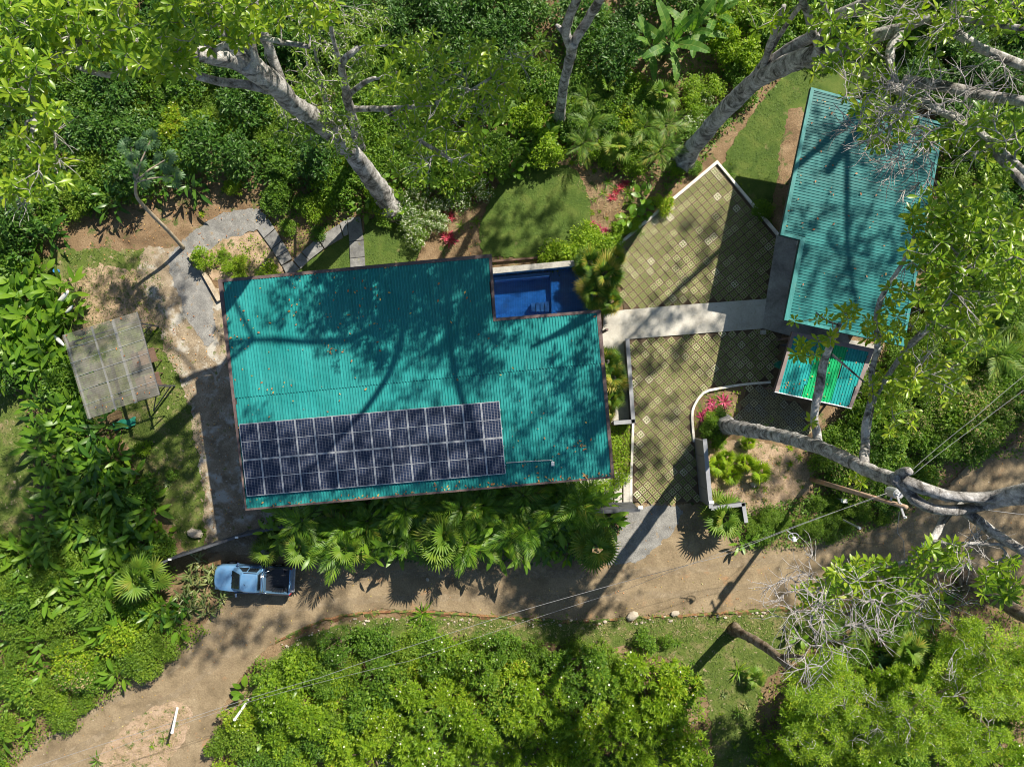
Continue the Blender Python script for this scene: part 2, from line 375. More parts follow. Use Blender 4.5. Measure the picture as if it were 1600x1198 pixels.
MT['dry_blade'] = mat_leaf('dry_blade', [(0, (.20, .16, .07)), (.7, (.42, .33, .2)), (1, (.10, .15, .03))], .3, .7)

# ---------------------------------------------------------------- ground, road, paths, lawns
def structure(o): return tag(o, kind='structure')
g = 130
nG = 90
gv, gf = [], []
for j in range(nG+1):
    for i in range(nG+1):
        x = -g+2*g*i/nG; y = -g+2*g*j/nG; far = max(0, max(abs(x), abs(y))-45)
        gv.append((x, y, -.075 - far*.02))
for j in range(nG):
    for i in range(nG):
        a = j*(nG+1)+i; gf.append((a, a+1, a+nG+2, a+nG+1))
structure(mesh_obj('ground', gv, gf, MT['soil'], smooth=True))

ROAD = [(-60, 1290), (30, 1195), (75, 1150), (170, 1085), (235, 1040), (290, 1005), (335, 950), (350, 935), (325, 890), (345, 862), (440, 868), (600, 865), (800, 870), (930, 862), (960, 840), (975, 815), (988, 787), (1092, 787), (1105, 805),
        (1135, 825), (1165, 850), (1250, 850), (1320, 838), (1400, 812), (1450, 780), (1490, 752), (1520, 722), (1600, 690), (1750, 640), (1800, 800), (1700, 870), (1600, 905), (1500, 905), (1420, 905), (1340, 910), (1290, 930), (1235, 948),
        (1100, 958), (1000, 962), (900, 968), (800, 962), (650, 953), (560, 957), (500, 972), (430, 1005), (390, 1040), (360, 1085), (345, 1120), (335, 1198), (320, 1290)]
sheet_road = structure(sheet('dirt_road', ROAD, .03, MT['road'], .16))
structure(sheet('gravel_driveway', [(962, 842), (985, 800), (1000, 790), (1062, 792), (1050, 830), (1010, 868), (985, 880), (950, 880)], .045, MT['gravel_grey'], .15))
structure(sheet('gravel_yard', [(222, 385), (262, 385), (300, 402), (345, 462), (470, 500), (520, 860), (430, 872), (345, 862), (322, 855), (318, 780), (308, 700), (292, 620), (262, 560), (245, 500), (215, 440)], .0, MT['gravel_brown'], .25))
structure(sheet('gravel_path', [(262, 400), (290, 372), (330, 343), (372, 328), (408, 330), (418, 352), (400, 360), (355, 372), (325, 392), (300, 412), (318, 430), (335, 500), (325, 540), (295, 500), (270, 440)], .02, MT['gravel_grey'], .12))
structure(sheet('dry_grass_patch', [(95, 440), (150, 415), (215, 425), (245, 470), (240, 520), (190, 500), (120, 520), (85, 490)], -.03, MT['dry_grass'], .3))
structure(sheet('rough_grass', [(40, 425), (80, 398), (150, 388), (230, 398), (250, 440), (265, 520), (290, 590), (310, 660), (320, 750), (322, 835), (290, 860), (255, 800), (225, 760), (195, 690), (185, 640), (120, 660), (60, 560), (70, 460)], -.05, MT['rough_grass'], .3))
structure(sheet('grass_clearing', [(-80, 590), (0, 600), (30, 630), (45, 680), (60, 740), (50, 810), (20, 850), (-80, 870)], -.04, MT['rough_grass'], .3))
structure(sheet('round_lawn', [(752, 400), (750, 352), (772, 300), (806, 268), (850, 255), (893, 262), (916, 296), (922, 350), (905, 385), (840, 402)], .03, MT['lawn'], .08))
structure(sheet('side_lawn', [(1126, 262), (1158, 205), (1205, 140), (1262, 98), (1340, 92), (1440, 60), (1440, 130), (1330, 200), (1290, 330), (1240, 380), (1216, 368), (1185, 330), (1150, 288)], .0, MT['lawn'], .15))
structure(sheet('bare_earth_strip', [(1232, 172), (1256, 172), (1252, 250), (1240, 330), (1222, 362), (1205, 340), (1215, 280), (1222, 220)], .02, MT['soil'], .15))
structure(sheet('lawn_strip', [(455, 432), (500, 396), (545, 362), (546, 440), (470, 442)], .02, MT['lawn'], .05))
structure(sheet('lawn_strip', [(569, 345), (610, 335), (660, 360), (640, 420), (572, 420)], .02, MT['lawn'], .08))
structure(sheet('grass_verge', [(900, 972), (1000, 966), (1100, 962), (1240, 955), (1300, 950), (1290, 990), (1200, 1060), (1180, 1120), (1190, 1200), (1120, 1200), (1100, 1080), (1020, 1020), (930, 1010), (700, 1000), (560, 1010), (450, 1040), (420, 1030), (500, 985), (560, 968), (700, 962)], -.01, MT['rough_grass'], .2))
structure(sheet('road_island', [(150, 1215), (165, 1165), (215, 1120), (262, 1095), (300, 1108), (290, 1150), (255, 1200), (230, 1225)], .05, MT['dry_grass'], .15))
structure(sheet('planting_bed', [(300, 395), (330, 375), (400, 362), (412, 372), (440, 425), (345, 440), (320, 420)], .01, MT['dry_grass'], .1))
structure(sheet('planting_bed', [(1100, 690), (1190, 690), (1260, 720), (1270, 760), (1200, 800), (1160, 800), (1108, 780)], .01, MT['dry_grass'], .12))
# red earth bank under the far road edge
mb = MB()
EDGE = [(430, 1000), (500, 968), (560, 956), (650, 953), (800, 962), (900, 968), (1000, 962), (1100, 957), (1235, 946), (1290, 928)]
e = catmull([tuple(P(x, y+2)) for x, y in EDGE], .35)
vv, ff = [], []
for i, p in enumerate(e):
    w = .22+.22*wob(p[0]*1.4, 3)+random.uniform(-.08, .08); o_ = .10*wob(p[0]*3, 1)
    for dy, z in ((.05+o_, -.03), (-.08+o_, .06+random.uniform(-.03, .05)), (-.3*w+o_, .04+random.uniform(-.03, .04)), (-w*1.3+o_, -.1)):
        vv.append((p[0], p[1]+dy, z))
for i in range(len(e)-1):
    for k in range(3): ff.append((i*4+k, i*4+k+1, (i+1)*4+k+1, (i+1)*4+k))
structure(mesh_obj('earth_bank', vv, ff, MT['red_earth']))

def mat_track():
    m, t, out = nt('wheel_worn_dirt'); vec = N(t, 'NewGeometry').outputs['Position']
    col = ramp(t, noise(t, vec, 1.2, 7, .65, .4), [(.3, (.25, .195, .125)), (.7, (.35, .275, .18))]); f = ramp(t, noise(t, vec, 12, 5, .7), [(.3, (.8,)*3), (.7, (1.12,)*3)]); col = mixc(t, 1.0, col, f, 'MULTIPLY')
    b = N(t, 'BsdfPrincipled'); b.inputs['Roughness'].default_value = .9; t.links.new(col, b.inputs['Base Color']); tr = N(t, 'BsdfTransparent')
    k = ramp(t, noise(t, vec, 1.7, 8, .75, .6), [(.40, (0, 0, 0)), (.60, (.85,)*3)]); mx = N(t, 'MixShader'); t.links.new(k, mx.inputs[0]); t.links.new(tr.outputs[0], mx.inputs[1]); t.links.new(b.outputs[0], mx.inputs[2]); t.links.new(mx.outputs[0], out.inputs[0]); return m
MT['track'] = mat_track()
cl = catmull([tuple(P(x, y)) for x, y in [(-40, 1235), (60, 1180), (180, 1112), (290, 1050), (372, 985), (450, 935), (600, 915), (800, 915), (1000, 912), (1200, 893), (1350, 865), (1460, 828), (1560, 790), (1700, 750)]], .3)
for off in (-.85, .85):
    V, F = [], []
    for i, p in enumerate(cl):
        a, b = cl[max(i-1, 0)], cl[min(i+1, len(cl)-1)]; d = Vector((b[0]-a[0], b[1]-a[1], 0)).normalized(); nn = Vector((-d.y, d.x, 0)); o_ = off+.12*wob(p[0]*.5, 2); w_ = .26+.07*wob(p[0]*2, off)+random.uniform(-.03, .03)
        for s in (-w_, w_): q = Vector(p)+nn*(o_+s); V.append((q.x, q.y, -.013))
    F = [(i*2, i*2+2, i*2+3, i*2+1) for i in range(len(cl)-1)]
    structure(mesh_obj('wheel_track', V, F, MT['track']))
CP = [(944, 487), (1060, 477), (1197, 467), (1197, 513), (1090, 521), (979, 530), (985, 660), (955, 660), (940, 530)]
mb = MB(); mb.prism([tuple(P(x, y))[:2] for x, y in CP], -.1, .085)
structure(mb.build('concrete_path', MT['concrete']))
mb = MB(); mb.prism([tuple(P(x, y))[:2] for x, y in [(1213, 366), (1300, 380), (1330, 560), (1232, 524), (1190, 513), (1197, 467)]], -.1, .10)
structure(mb.build('concrete_terrace', MT['concrete_old']))
mb = MB(); mb.prism([tuple(P(x, y))[:2] for x, y in [(1208, 610), (1238, 618), (1336, 640), (1380, 540), (1240, 515)]], -.1, .05)
structure(mb.build('shed_slab', MT['concrete_old']))
# entrance steps: pale slabs with dark joints
for k, (xa, xb) in enumerate([(898, 925), (927, 957), (960, 971.5), (974, 986)]):
    mb = MB(); mb.prism([tuple(P(x, y))[:2] for x, y in [(xa, 738), (xb, 738), (xb, 787), (xa, 787)]], -.1, .10+.03*k*0)
    structure(mb.build('entrance_slab', MT['concrete']))

# stepping slabs (each its own)
zs = lambda L: [(380+x/6.667, 320+y/6.667) for x, y in L]
SL = [[(150, 255), (262, 140), (330, 250), (220, 350)], [(222, 355), (335, 258), (405, 372), (300, 462)], [(303, 466), (408, 378), (470, 480), (352, 548)], [(355, 553), (474, 486), (510, 565), (405, 630)],
      [(410, 636), (512, 585), (590, 672), (470, 760)], [(524, 574), (604, 502), (688, 580), (602, 668)], [(612, 492), (772, 352), (838, 462), (692, 578)], [(782, 346), (1000, 204), (1042, 345), (850, 455)],
      [(1010, 192), (1078, 154), (1095, 310), (1050, 332)], [(1084, 138), (1225, 125), (1255, 368), (1108, 384)], [(1110, 390), (1256, 375), (1266, 543), (1114, 558)], [(1116, 563), (1267, 548), (1275, 700), (1122, 710)]]
pathroot = thing('stone_slab_path', 'curving path of dark grey stone slabs above the long teal roof', 'path')
for L in SL:
    c = [tuple(P(x, y))[:2] for x, y in zs(L)]
    mb = MB(); mb.prism(c, -.05, .075+random.uniform(0, .02)); o = mb.build('slab', MT['slab'], pathroot, bevel=.015)

# kerbs
def kerb(name, pts, w, h, mat, label, cat='kerb', parent=None, smooth=False, z0=-.05):
    q = [tuple(P(x, y)) for x, y in pts]
    if smooth: q = [tuple(p) for p in catmull(q, .4)]
    n = len(q); L, Rr = [], []
    for i in range(n):
        a = Vector(q[max(i-1, 0)]); b = Vector(q[min(i+1, n-1)]); d = (b-a).normalized(); nn = Vector((-d.y, d.x, 0))
        if 0 < i < n-1:
            d1 = (Vector(q[i])-a).normalized(); c = max(.5, d1.dot(d)); nn = nn/c
        L.append(Vector(q[i])+nn*w/2); Rr.append(Vector(q[i])-nn*w/2)
    V, F = [], []
    for a, b in zip(L, Rr): V += [(a.x, a.y, z0), (a.x, a.y, h), (b.x, b.y, h), (b.x, b.y, z0)]
    for i in range(n-1):
        for k in range(4): F.append((i*4+k, i*4+(k+1) % 4, (i+1)*4+(k+1) % 4, (i+1)*4+k))
    F += [(3, 2, 1, 0), tuple((n-1)*4+k for k in range(4))]
    o = mesh_obj(name, V, F, mat, parent)
    if label: tag(o, label, cat)
    return o
kerb('concrete_kerb', [(962, 386), (1120, 254), (1215, 367)], .2, .15, MT['kerb'], 'pale concrete kerb round the two outer sides of the diamond paver yard')
kerb('concrete_kerb', [(1203, 597), (1165, 600), (1120, 607), (1098, 614), (1084, 634), (1081, 652), (1084, 690)], .16, .16, MT['kerb'], 'curved white kerb round the flower bed with crimson plants', smooth=True)
kerb('concrete_kerb', [(989, 660), (986, 745), (986, 787)], .16, .13, MT['kerb'], 'straight white kerb beside the clipped hedge and paver driveway')
kerb('timber_edging', [(297, 398), (318, 424), (344, 470)], .28, .22, MT['timber'], 'pale timber edging from the gravel path to the roof corner', 'edging')
kerb('timber_edging', [(764, 409), (905, 398)], .14, .16, MT['rust_board'], 'low brown edging between the round lawn and the pool hedge', 'edging')

# ---------------------------------------------------------------- grass block pavers
B = .50
def paver_mesh():
    g = [.035, .085, .215, .265, .395, .445]; g = [.035, .10, .22, .28, .40, .465]
    x0, a, b, c, d, x1 = g; V, F, mi = [], [], []
    def q(p, m=0): b0 = len(V); V.extend(p); F.append((b0, b0+1, b0+2, b0+3)); mi.append(m)
    h = .05; hb = .022
    for ya, yb in ((x0, a), (b, c), (d, x1)): q([(x0, ya, h), (x1, ya, h), (x1, yb, h), (x0, yb, h)])
    for ya, yb in ((a, b), (c, d)):
        for xa, xb in ((x0, a), (b, c), (d, x1)): q([(xa, ya, h), (xb, ya, h), (xb, yb, h), (xa, yb, h)])
        for xa, xb in ((a, b), (c, d)):
            q([(xa, ya, hb), (xb, ya, hb), (xb, yb, hb), (xa, yb, hb)], 1)
            q([(xa, ya, h), (xb, ya, h), (xb, ya, hb), (xa, ya, hb)]); q([(xb, ya, h), (xb, yb, h), (xb, yb, hb), (xb, ya, hb)])
            q([(xb, yb, h), (xa, yb, h), (xa, yb, hb), (xb, yb, hb)]); q([(xa, yb, h), (xa, ya, h), (xa, ya, hb), (xa, yb, hb)])
    q([(x0, x0, 0), (x1, x0, 0), (x1, x0, h), (x0, x0, h)]); q([(x1, x0, 0), (x1, x1, 0), (x1, x1, h), (x1, x0, h)])
    q([(x1, x1, 0), (x0, x1, 0), (x0, x1, h), (x1, x1, h)]); q([(x0, x1, 0), (x0, x0, 0), (x0, x0, h), (x0, x1, h)])
    V = [(v[0]-.25, v[1]-.25, v[2]) for v in V]
    return V, F, mi
def mat_paver(name, lo, hi):
    m, t, out = nt(name); oi = N(t, 'ObjectInfo'); vec = N(t, 'NewGeometry').outputs['Position']
    base = ramp(t, oi.outputs['Random'], [(0, lo), (.35, (.235, .215, .105)), (.7, (.31, .285, .155)), (.93, (.39, .36, .22)), (1, hi)])
    f = ramp(t, noise(t, vec, .55, 5, .6, .3), [(.50, (0, 0, 0)), (.70, (.8,)*3)]); col = mixc(t, f, base, (.22, .20, .10))
    f = ramp(t, noise(t, vec, 9, 6, .75), [(.3, (.55,)*3), (.7, (1.35,)*3)]); col = mixc(t, 1.0, col, f, 'MULTIPLY')
    b = N(t, 'BsdfPrincipled'); b.inputs['Roughness'].default_value = .9; t.links.new(col, b.inputs['Base Color'])
    bp = N(t, 'Bump'); bp.inputs['Distance'].default_value = .02; t.links.new(noise(t, vec, 30, 5, .7), bp.inputs['Height']); t.links.new(bp.outputs[0], b.inputs['Normal'])
    t.links.new(b.outputs[0], out.inputs[0]); return m
MT['paver'] = mat_paver('mossy_paver', (.20, .19, .09), (.58, .54, .42))
MT['paver_grey'] = mat_paver('grey_paver', (.22, .22, .18), (.46, .45, .40))
MT['paver_grass'] = mat_noise('paver_grass', [(.3, (.065, .12, .015)), (.55, (.12, .17, .03)), (.75, (.20, .20, .075))], .9, .9, .8, 28, fine=(18, .4))
MT['joint'] = mat_noise('joint_soil', [(.3, (.065, .045, .03)), (.6, (.105, .075, .05))], 1.2, .95, .5, 20)
pv, pf, pmi = paver_mesh()
pm = mesh_obj('paver', pv, pf, None, mats=[MT['paver'], MT['paver_grass']], midx=pmi); proto(pm)
pm2 = mesh_obj('paver', pv, pf, None, mats=[MT['paver_grey'], MT['joint']], midx=pmi); proto(pm2)
def paver_yard(name, poly_px, ang, src, label, z=.0, drop=0.0, cap=300, avoid=None):
    poly = [tuple(P(x, y))[:2] for x, y in poly_px]
    base = sheet(name, poly_px, z, MT['joint'], 0, smooth=False, raw=True); tag(base, kind='structure')
    ca, sa = math.cos(ang), math.sin(ang); n = 0; rest_V, rest_F, rest_m = [], [], []
    xs = [p[0] for p in poly]; ys = [p[1] for p in poly]; cx, cy = sum(xs)/len(xs), sum(ys)/len(ys)
    cells = []
    for i in range(-60, 60):
        for j in range(-60, 60):
            x = cx+(i*ca-j*sa)*B; y = cy+(i*sa+j*ca)*B
            ok = inside(x, y, poly)
            if ok: cells.append((x, y))
    for x, y in cells:
        if drop and random.random() < drop: continue
        zz = z+.004+random.uniform(-.003, .012); tilt = (random.uniform(-.02, .02), random.uniform(-.02, .02), ang+random.uniform(-.012, .012))
        if n < cap:
            inst('paver', src, base, (x, y, zz), tilt)
        else:
            M = Matrix.Translation((x, y, zz)) @ Matrix.Rotation(ang, 4, 'Z'); b0 = len(rest_V)
            rest_V += [tuple(M @ Vector(v)) for v in pv]; rest_F += [tuple(k+b0 for k in f) for f in pf]; rest_m += pmi
        n += 1
    if rest_V: tag(mesh_obj('outer_pavers', rest_V, rest_F, None, base, mats=[m for m in src.data.materials], midx=rest_m), kind='stuff')
    print(name, n, 'pavers'); return base
Y1 = [(964, 390), (1120, 257), (1213, 369), (1197, 466), (1060, 476), (975, 484)]
Y2 = [(982, 531), (1090, 523), (1190, 514), (1222, 522), (1206, 594), (1165, 597), (1118, 604), (1094, 612), (1080, 634), (1078, 655), (1082, 692), (1092, 784), (989, 784), (991, 656)]
Y3 = [(1168, 602), (1206, 600), (1212, 622), (1250, 630), (1272, 690), (1190, 672), (1150, 662), (1160, 630)]
ang1 = math.atan2(254-386, 1120-962)*-1
paver_yard('paver_yard', Y1, ang1, pm, '')
paver_yard('paver_driveway', Y2, ang1+.03, pm, '')
paver_yard('paver_apron', Y3, ang1+.05, pm2, '')

# ---------------------------------------------------------------- buildings
def corrugate(poly, plane, ang, pitch, h, name, mat, parent, cut=None, lift=0.0, mats=None, matpick=None):
    """poly: plan outline; ribs run across ang. One sheet with real ribs."""
    ca, sa = math.cos(ang), math.sin(ang)
    uv = [(x*ca+y*sa, -x*sa+y*ca) for x, y in poly]
    if cut: pass
    u0 = min(p[0] for p in uv); u1 = max(p[0] for p in uv); V, F, mi = [], [], []
    def spans(u):
        ys = []
        for i in range(len(uv)):
            a, b = uv[i], uv[(i+1) % len(uv)]
            if (a[0] > u) != (b[0] > u): ys.append(a[1]+(u-a[0])/(b[0]-a[0])*(b[1]-a[1]))
        ys.sort(); return [(ys[k], ys[k+1]) for k in range(0, len(ys)-1, 2)]
    n = int((u1-u0)/pitch)+1
    for k in range(n):
        ua = u0+k*pitch; ub = min(ua+pitch, u1-1e-4)
        if ub-ua < .01: continue
        um = (ua+ub)/2
        sp = spans(um)
        for (v0, v1) in sp:
            sa_ = [s for s in spans(ua+1e-4) if s[0] < v1 and s[1] > v0]; sb_ = [s for s in spans(ub-1e-4) if s[0] < v1 and s[1] > v0]
            A = sa_[0] if sa_ and abs(sa_[0][0]-v0) < .3 and abs(sa_[0][1]-v1) < .3 else (v0, v1); Bb = sb_[0] if sb_ and abs(sb_[0][0]-v0) < .3 and abs(sb_[0][1]-v1) < .3 else (v0, v1)
            prof = [(0, 0), (.50, 0), (.62, h), (.88, h), (1, 0)]; b0 = len(V)
            for t_, hh in prof:
                u = ua+(ub-ua)*t_
                for w in (A[0]+(Bb[0]-A[0])*t_, A[1]+(Bb[1]-A[1])*t_):
                    x, y = u*ca-w*sa, u*sa+w*ca; V.append((x, y, plane(x, y)+hh+lift))
            for q in range(4): F.append((b0+q*2, b0+q*2+2, b0+q*2+3, b0+q*2+1)); mi.append(matpick((um-u0)/(u1-u0)) if matpick else 0)
    return mesh_obj(name, V, F, None, parent, mats=mats or [mat], midx=mi)

def plane3(a, b, c):
    n = (Vector(b)-Vector(a)).cross(Vector(c)-Vector(a)); a = Vector(a)
    return lambda x, y: a.z-(n.x*(x-a.x)+n.y*(y-a.y))/n.z

def edge_beam(name, a, b, wdt, h, mat, parent, off=0.0, up=.05):
    """beam along the roof edge a-b, its inner face on the edge shifted outwards by off"""
    a, b = Vector(a), Vector(b); d = (b-a); L = d.length; d.normalize(); nn = Vector((-d.y, d.x, 0)).normalized()
    mb = MB()
    pts = [a+nn*off, b+nn*off, b+nn*(off+wdt), a+nn*(off+wdt)]
    V = [(p.x, p.y, p.z-h+up) for p in pts]+[(p.x, p.y, p.z+up) for p in pts]
    mb.add(V, [(3, 2, 1, 0), (4, 5, 6, 7), (0, 1, 5, 4), (1, 2, 6, 5), (2, 3, 7, 6), (3, 0, 4, 7)])
    return mb.build(name, mat, parent)

# long house -----------------------------------------------------------
ZN, ZS = 7.2, 6.25
house = thing('house', 'long house with L-shaped corrugated teal roof, solar panels on its lower slope', 'house', P(660, 600, 0))
house.location = (0, 0, 0)
TL = P(341, 437, ZN); TR = P(768, 397, ZN+.02); BL = P(384, 797, ZS); BR = P(960, 746, ZS)
pl = plane3(TL, TR, BL)
def on(px, py, pln):          # where the sight line through px,py meets a sloping plane
    z = 6.5
    for _ in range(8): p = P(px, py, z); z = pln(p.x, p.y)
    return P(px, py, z)
outer = [on(*p, pl) for p in [(341, 437), (768, 397), (775, 497), (938, 484), (960, 746), (384, 797)]]
inner = [on(*p, pl) for p in [(347.5, 443), (763, 404), (769.5, 497.5), (932, 485), (954.5, 741.5), (386.5, 792)]]
inner = [on(*p, pl) for p in [(348, 441), (764, 403), (771, 502), (932, 489), (955, 743.5), (385.5, 794)]]
ang_h = math.atan2((TR-TL).y, (TR-TL).x)
roofp = MB(); roofp.prism([(p.x, p.y) for p in outer], [p.z-.28 for p in outer], [p.z-.10 for p in outer])
roof = roofp.build('roof', MT['fascia'], house)
mid_px = [(357, 632), (943, 580)]
ma, mbp = on(364, 622, pl), on(948, 566, pl)
# two courses of sheet with the lap between them
def split(poly, a, b, keep):
    out = []; s = lambda p: ((b.x-a.x)*(p[1]-a.y)-(b.y-a.y)*(p[0]-a.x))*keep
    for i in range(len(poly)):
        p, q = poly[i], poly[(i+1) % len(poly)]; sp, sq = s(p), s(q)
        if sp >= 0: out.append(p)
        if (sp > 0) != (sq > 0):
            t = sp/(sp-sq); out.append((p[0]+(q[0]-p[0])*t, p[1]+(q[1]-p[1])*t))
    return out
ip = [(p.x, p.y) for p in inner]
corrugate(split(ip, ma, mbp, 1), pl, ang_h, .175, .042, 'roof_sheet', MT['roof_teal'], roof, lift=.02)
corrugate(split(ip, ma, mbp, -1), pl, ang_h, .175, .042, 'roof_sheet', MT['roof_teal'], roof, lift=-.015)
fnames = ['fascia']*5+['gutter']
for i in range(6):
    a, b = inner[i], inner[(i+1) % 6]; oa, ob = outer[i], outer[(i+1) % 6]
    mb = MB(); up = .07
    pts = [a, b, ob, oa]
    V = [(p.x, p.y, p.z-.35) for p in pts]+[(p.x, p.y, p.z+up) for p in pts]
    mb.add(V, [(3, 2, 1, 0), (4, 5, 6, 7), (0, 1, 5, 4), (1, 2, 6, 5), (2, 3, 7, 6), (3, 0, 4, 7)])
    mb.build('fascia' if i < 5 else 'gutter', MT['fascia'], house)
# walls below
def shrink(pts, d):
    n = len(pts); out = []
    for i in range(n):
        a, b, c = [Vector((p[0], p[1])) for p in (pts[i-1], pts[i], pts[(i+1) % n])]
        d1 = (b-a).normalized(); d2 = (c-b).normalized(); n1 = Vector((d1.y, -d1.x)); n2 = Vector((d2.y, -d2.x))
        area = sum(pts[k][0]*pts[(k+1) % n][1]-pts[(k+1) % n][0]*pts[k][1] for k in range(n))
        s = -1 if area > 0 else 1
        m = (n1+n2); m = m/max(.3, m.dot(n1)) ; q = b+m*d*s; out.append((q.x, q.y))
    return out
wpoly = shrink([(p.x, p.y) for p in outer], 1.0)
mb = MB(); n = len(wpoly)
for i in range(n):
    a, b = Vector((*wpoly[i], 0)), Vector((*wpoly[(i+1) % n], 0)); d = (b-a).normalized(); nn = Vector((-d.y, d.x, 0))*.1
    V = []
    for z in (0, 1):
        for p in (a+nn, b+nn, b-nn, a-nn): V.append((p.x, p.y, (pl(p.x, p.y)-.3) if z else -.1))
    mb.add(V, [(3, 2, 1, 0), (4, 5, 6, 7), (0, 1, 5, 4), (1, 2, 6, 5), (2, 3, 7, 6), (3, 0, 4, 7)])
mb.build('wall', MT['house_wall'], house)
for i, cnt in ((0, 6), (2, 2), (3, 3), (4, 8), (5, 4)):     # windows set proud of the walls
    a, b = Vector((*wpoly[i], 0)), Vector((*wpoly[(i+1) % n], 0)); d = (b-a); L = d.length; d.normalize()
    nn = Vector((d.y, -d.x, 0)); c0 = sum((Vector((*p, 0)) for p in wpoly), Vector())/n
    if (a+nn-c0).length < (a-nn-c0).length: nn = -nn
    for k in range(cnt):
        c = a+d*(L*(k+.5)/cnt)+nn*.11; M = Matrix.Translation((c.x, c.y, 3.2)) @ Matrix.Rotation(math.atan2(d.y, d.x), 4, 'Z')
        w = L/cnt*.6
        m1 = MB(); m1.box((0, 0, 0), (w, .06, 2.2), M); wo_ = m1.build('window', MT['alu'], house)
        m2 = MB()
        for sx in (-1, 1): m2.box((sx*w*.24, 0, 0), (w*.44, .09, 2.04), M)
        m2.build('pane', MT['glass_dark'], wo_)
# rainwater pipe + post at the pool end
p1 = P(936, 500, .05); mb = MB(); mb.box((p1.x, p1.y-1, 2.2), (.14, .14, 4.4)); mb.build('post', MT['fascia'], house)

# conduit and box on the roof
mb = MB(); c = [on(x, y, pl)+Vector((0, 0, .09)) for x, y in [(791, 722.5), (820, 720.5), (860, 718.5)]]; mb.tube(c, .028, 6)
q = [on(860, 718.5, pl)+Vector((0, 0, .09)), on(863, 719.2, pl)+Vector((0, 0, .09)), on(863.3, 722, pl)+Vector((0, 0, .1))]; mb.tube(q, .028, 6)
mb.build('conduit', MT['steel'], house)
q = on(863.5, 724, pl); mb = MB(); mb.box((q.x, q.y, q.z+.12), (.19, .26, .16)); mb.build('junction_box', MT['white'], house, bevel=.015)

# solar array -----------------------------------------------------------
def mat_cells():
    m, t, out = nt('solar_cells'); uvn = N(t, 'TexCoord'); sep = N(t, 'SeparateXYZ'); t.links.new(uvn.outputs['Object'], sep.inputs[0])
    def grid(sock, freq, wd, off=0):
        a = N(t, 'Math', operation='MULTIPLY'); a.inputs[1].default_value = freq; t.links.new(sock, a.inputs[0])
        b = N(t, 'Math', operation='ADD'); b.inputs[1].default_value = off; t.links.new(a.outputs[0], b.inputs[0])
        c = N(t, 'Math', operation='PINGPONG'); c.inputs[1].default_value = .5; t.links.new(b.outputs[0], c.inputs[0])
        d = N(t, 'Math', operation='LESS_THAN'); d.inputs[1].default_value = wd; t.links.new(c.outputs[0], d.inputs[0]); return d.outputs[0]
    gx = grid(sep.outputs[0], 5.3, .065); gy = grid(sep.outputs[1], 10.6, .05); bus = grid(sep.outputs[0], 31.8, .07)
    mx = N(t, 'Math', operation='MAXIMUM'); t.links.new(gx, mx.inputs[0]); t.links.new(gy, mx.inputs[1])
    vec = N(t, 'NewGeometry').outputs['Position']
    base = ramp(t, noise(t, vec, .6, 4, .6), [(.3, (.005, .012, .036)), (.7, (.010, .022, .058))])
    c1 = mixc(t, bus, base, (.022, .028, .05)); c2 = mixc(t, mx.outputs[0], c1, (.17, .175, .20))
    b = N(t, 'BsdfPrincipled'); b.inputs['Roughness'].default_value = .18; b.inputs['Specular IOR Level'].default_value = .35; b.inputs['Coat Weight'].default_value = 0
    t.links.new(c2, b.inputs['Base Color']); t.links.new(b.outputs[0], out.inputs[0]); return m
MT['cells'] = mat_cells()
corn = [Vector(on(*p, pl)) for p in [(375, 662), (780.5, 626), (790.5, 739.5), (387, 775)]]
array = thing('solar_array', 'two rows of dark blue framed solar panels on the lower slope of the teal roof', 'solar panels')
lift = Vector((0, 0, .16))
sp_src = {}
for r_ in range(2):
    for c_ in range(14):
        def Q(u, v): return corn[0].lerp(corn[1], u).lerp(corn[3].lerp(corn[2], u), v)+lift
        u0, u1 = c_/14, (c_+1)/14; v0, v1 = r_*.5, (r_+1)*.5
        ctr = Q((u0+u1)/2, (v0+v1)/2); ex = (Q(u1, (v0+v1)/2)-Q(u0, (v0+v1)/2)); ey = (Q((u0+u1)/2, v0)-Q((u0+u1)/2, v1)); w, h = ex.length-.02, ey.length-.02
        X = ex.normalized(); Z = X.cross(ey).normalized(); Y = Z.cross(X); M = Matrix((X, Y, Z)).transposed().to_4x4(); M.translation = ctr
        if not sp_src:
            f = MB(); t_ = .035
            for sx in (-1, 1): f.box((sx*(w/2-t_/2), 0, 0), (t_, h, .04))
            for sy in (-1, 1): f.box((0, sy*(h/2-t_/2), 0), (w-2*t_, t_, .04))
            f.box((0, 0, .002), (w-2*t_, .03, .034))
            fr = f.build('frame', MT['alu'])
            gl = MB()
            for sy in (-1, 1): gl.box((0, sy*(h/4-.01), 0), (w-2*t_, h/2-.05, .022))
            pn = gl.build('solar_panel', MT['cells'])
            sp_src = dict(p=pn, f=fr); proto(pn); proto(fr)
        p_ = inst('solar_panel', sp_src['p'], array, matrix=M); inst('frame', sp_src['f'], p_)
for v in (.12, .38, .62, .88):
    mb = MB(); a = corn[0].lerp(corn[3], v)+Vector((0, 0, .09)); b = corn[1].lerp(corn[2], v)+Vector((0, 0, .09)); mb.tube([a-(b-a)*.003, b+(b-a)*.003], .03, 4); mb.build('mounting_rail', MT['alu'], array)

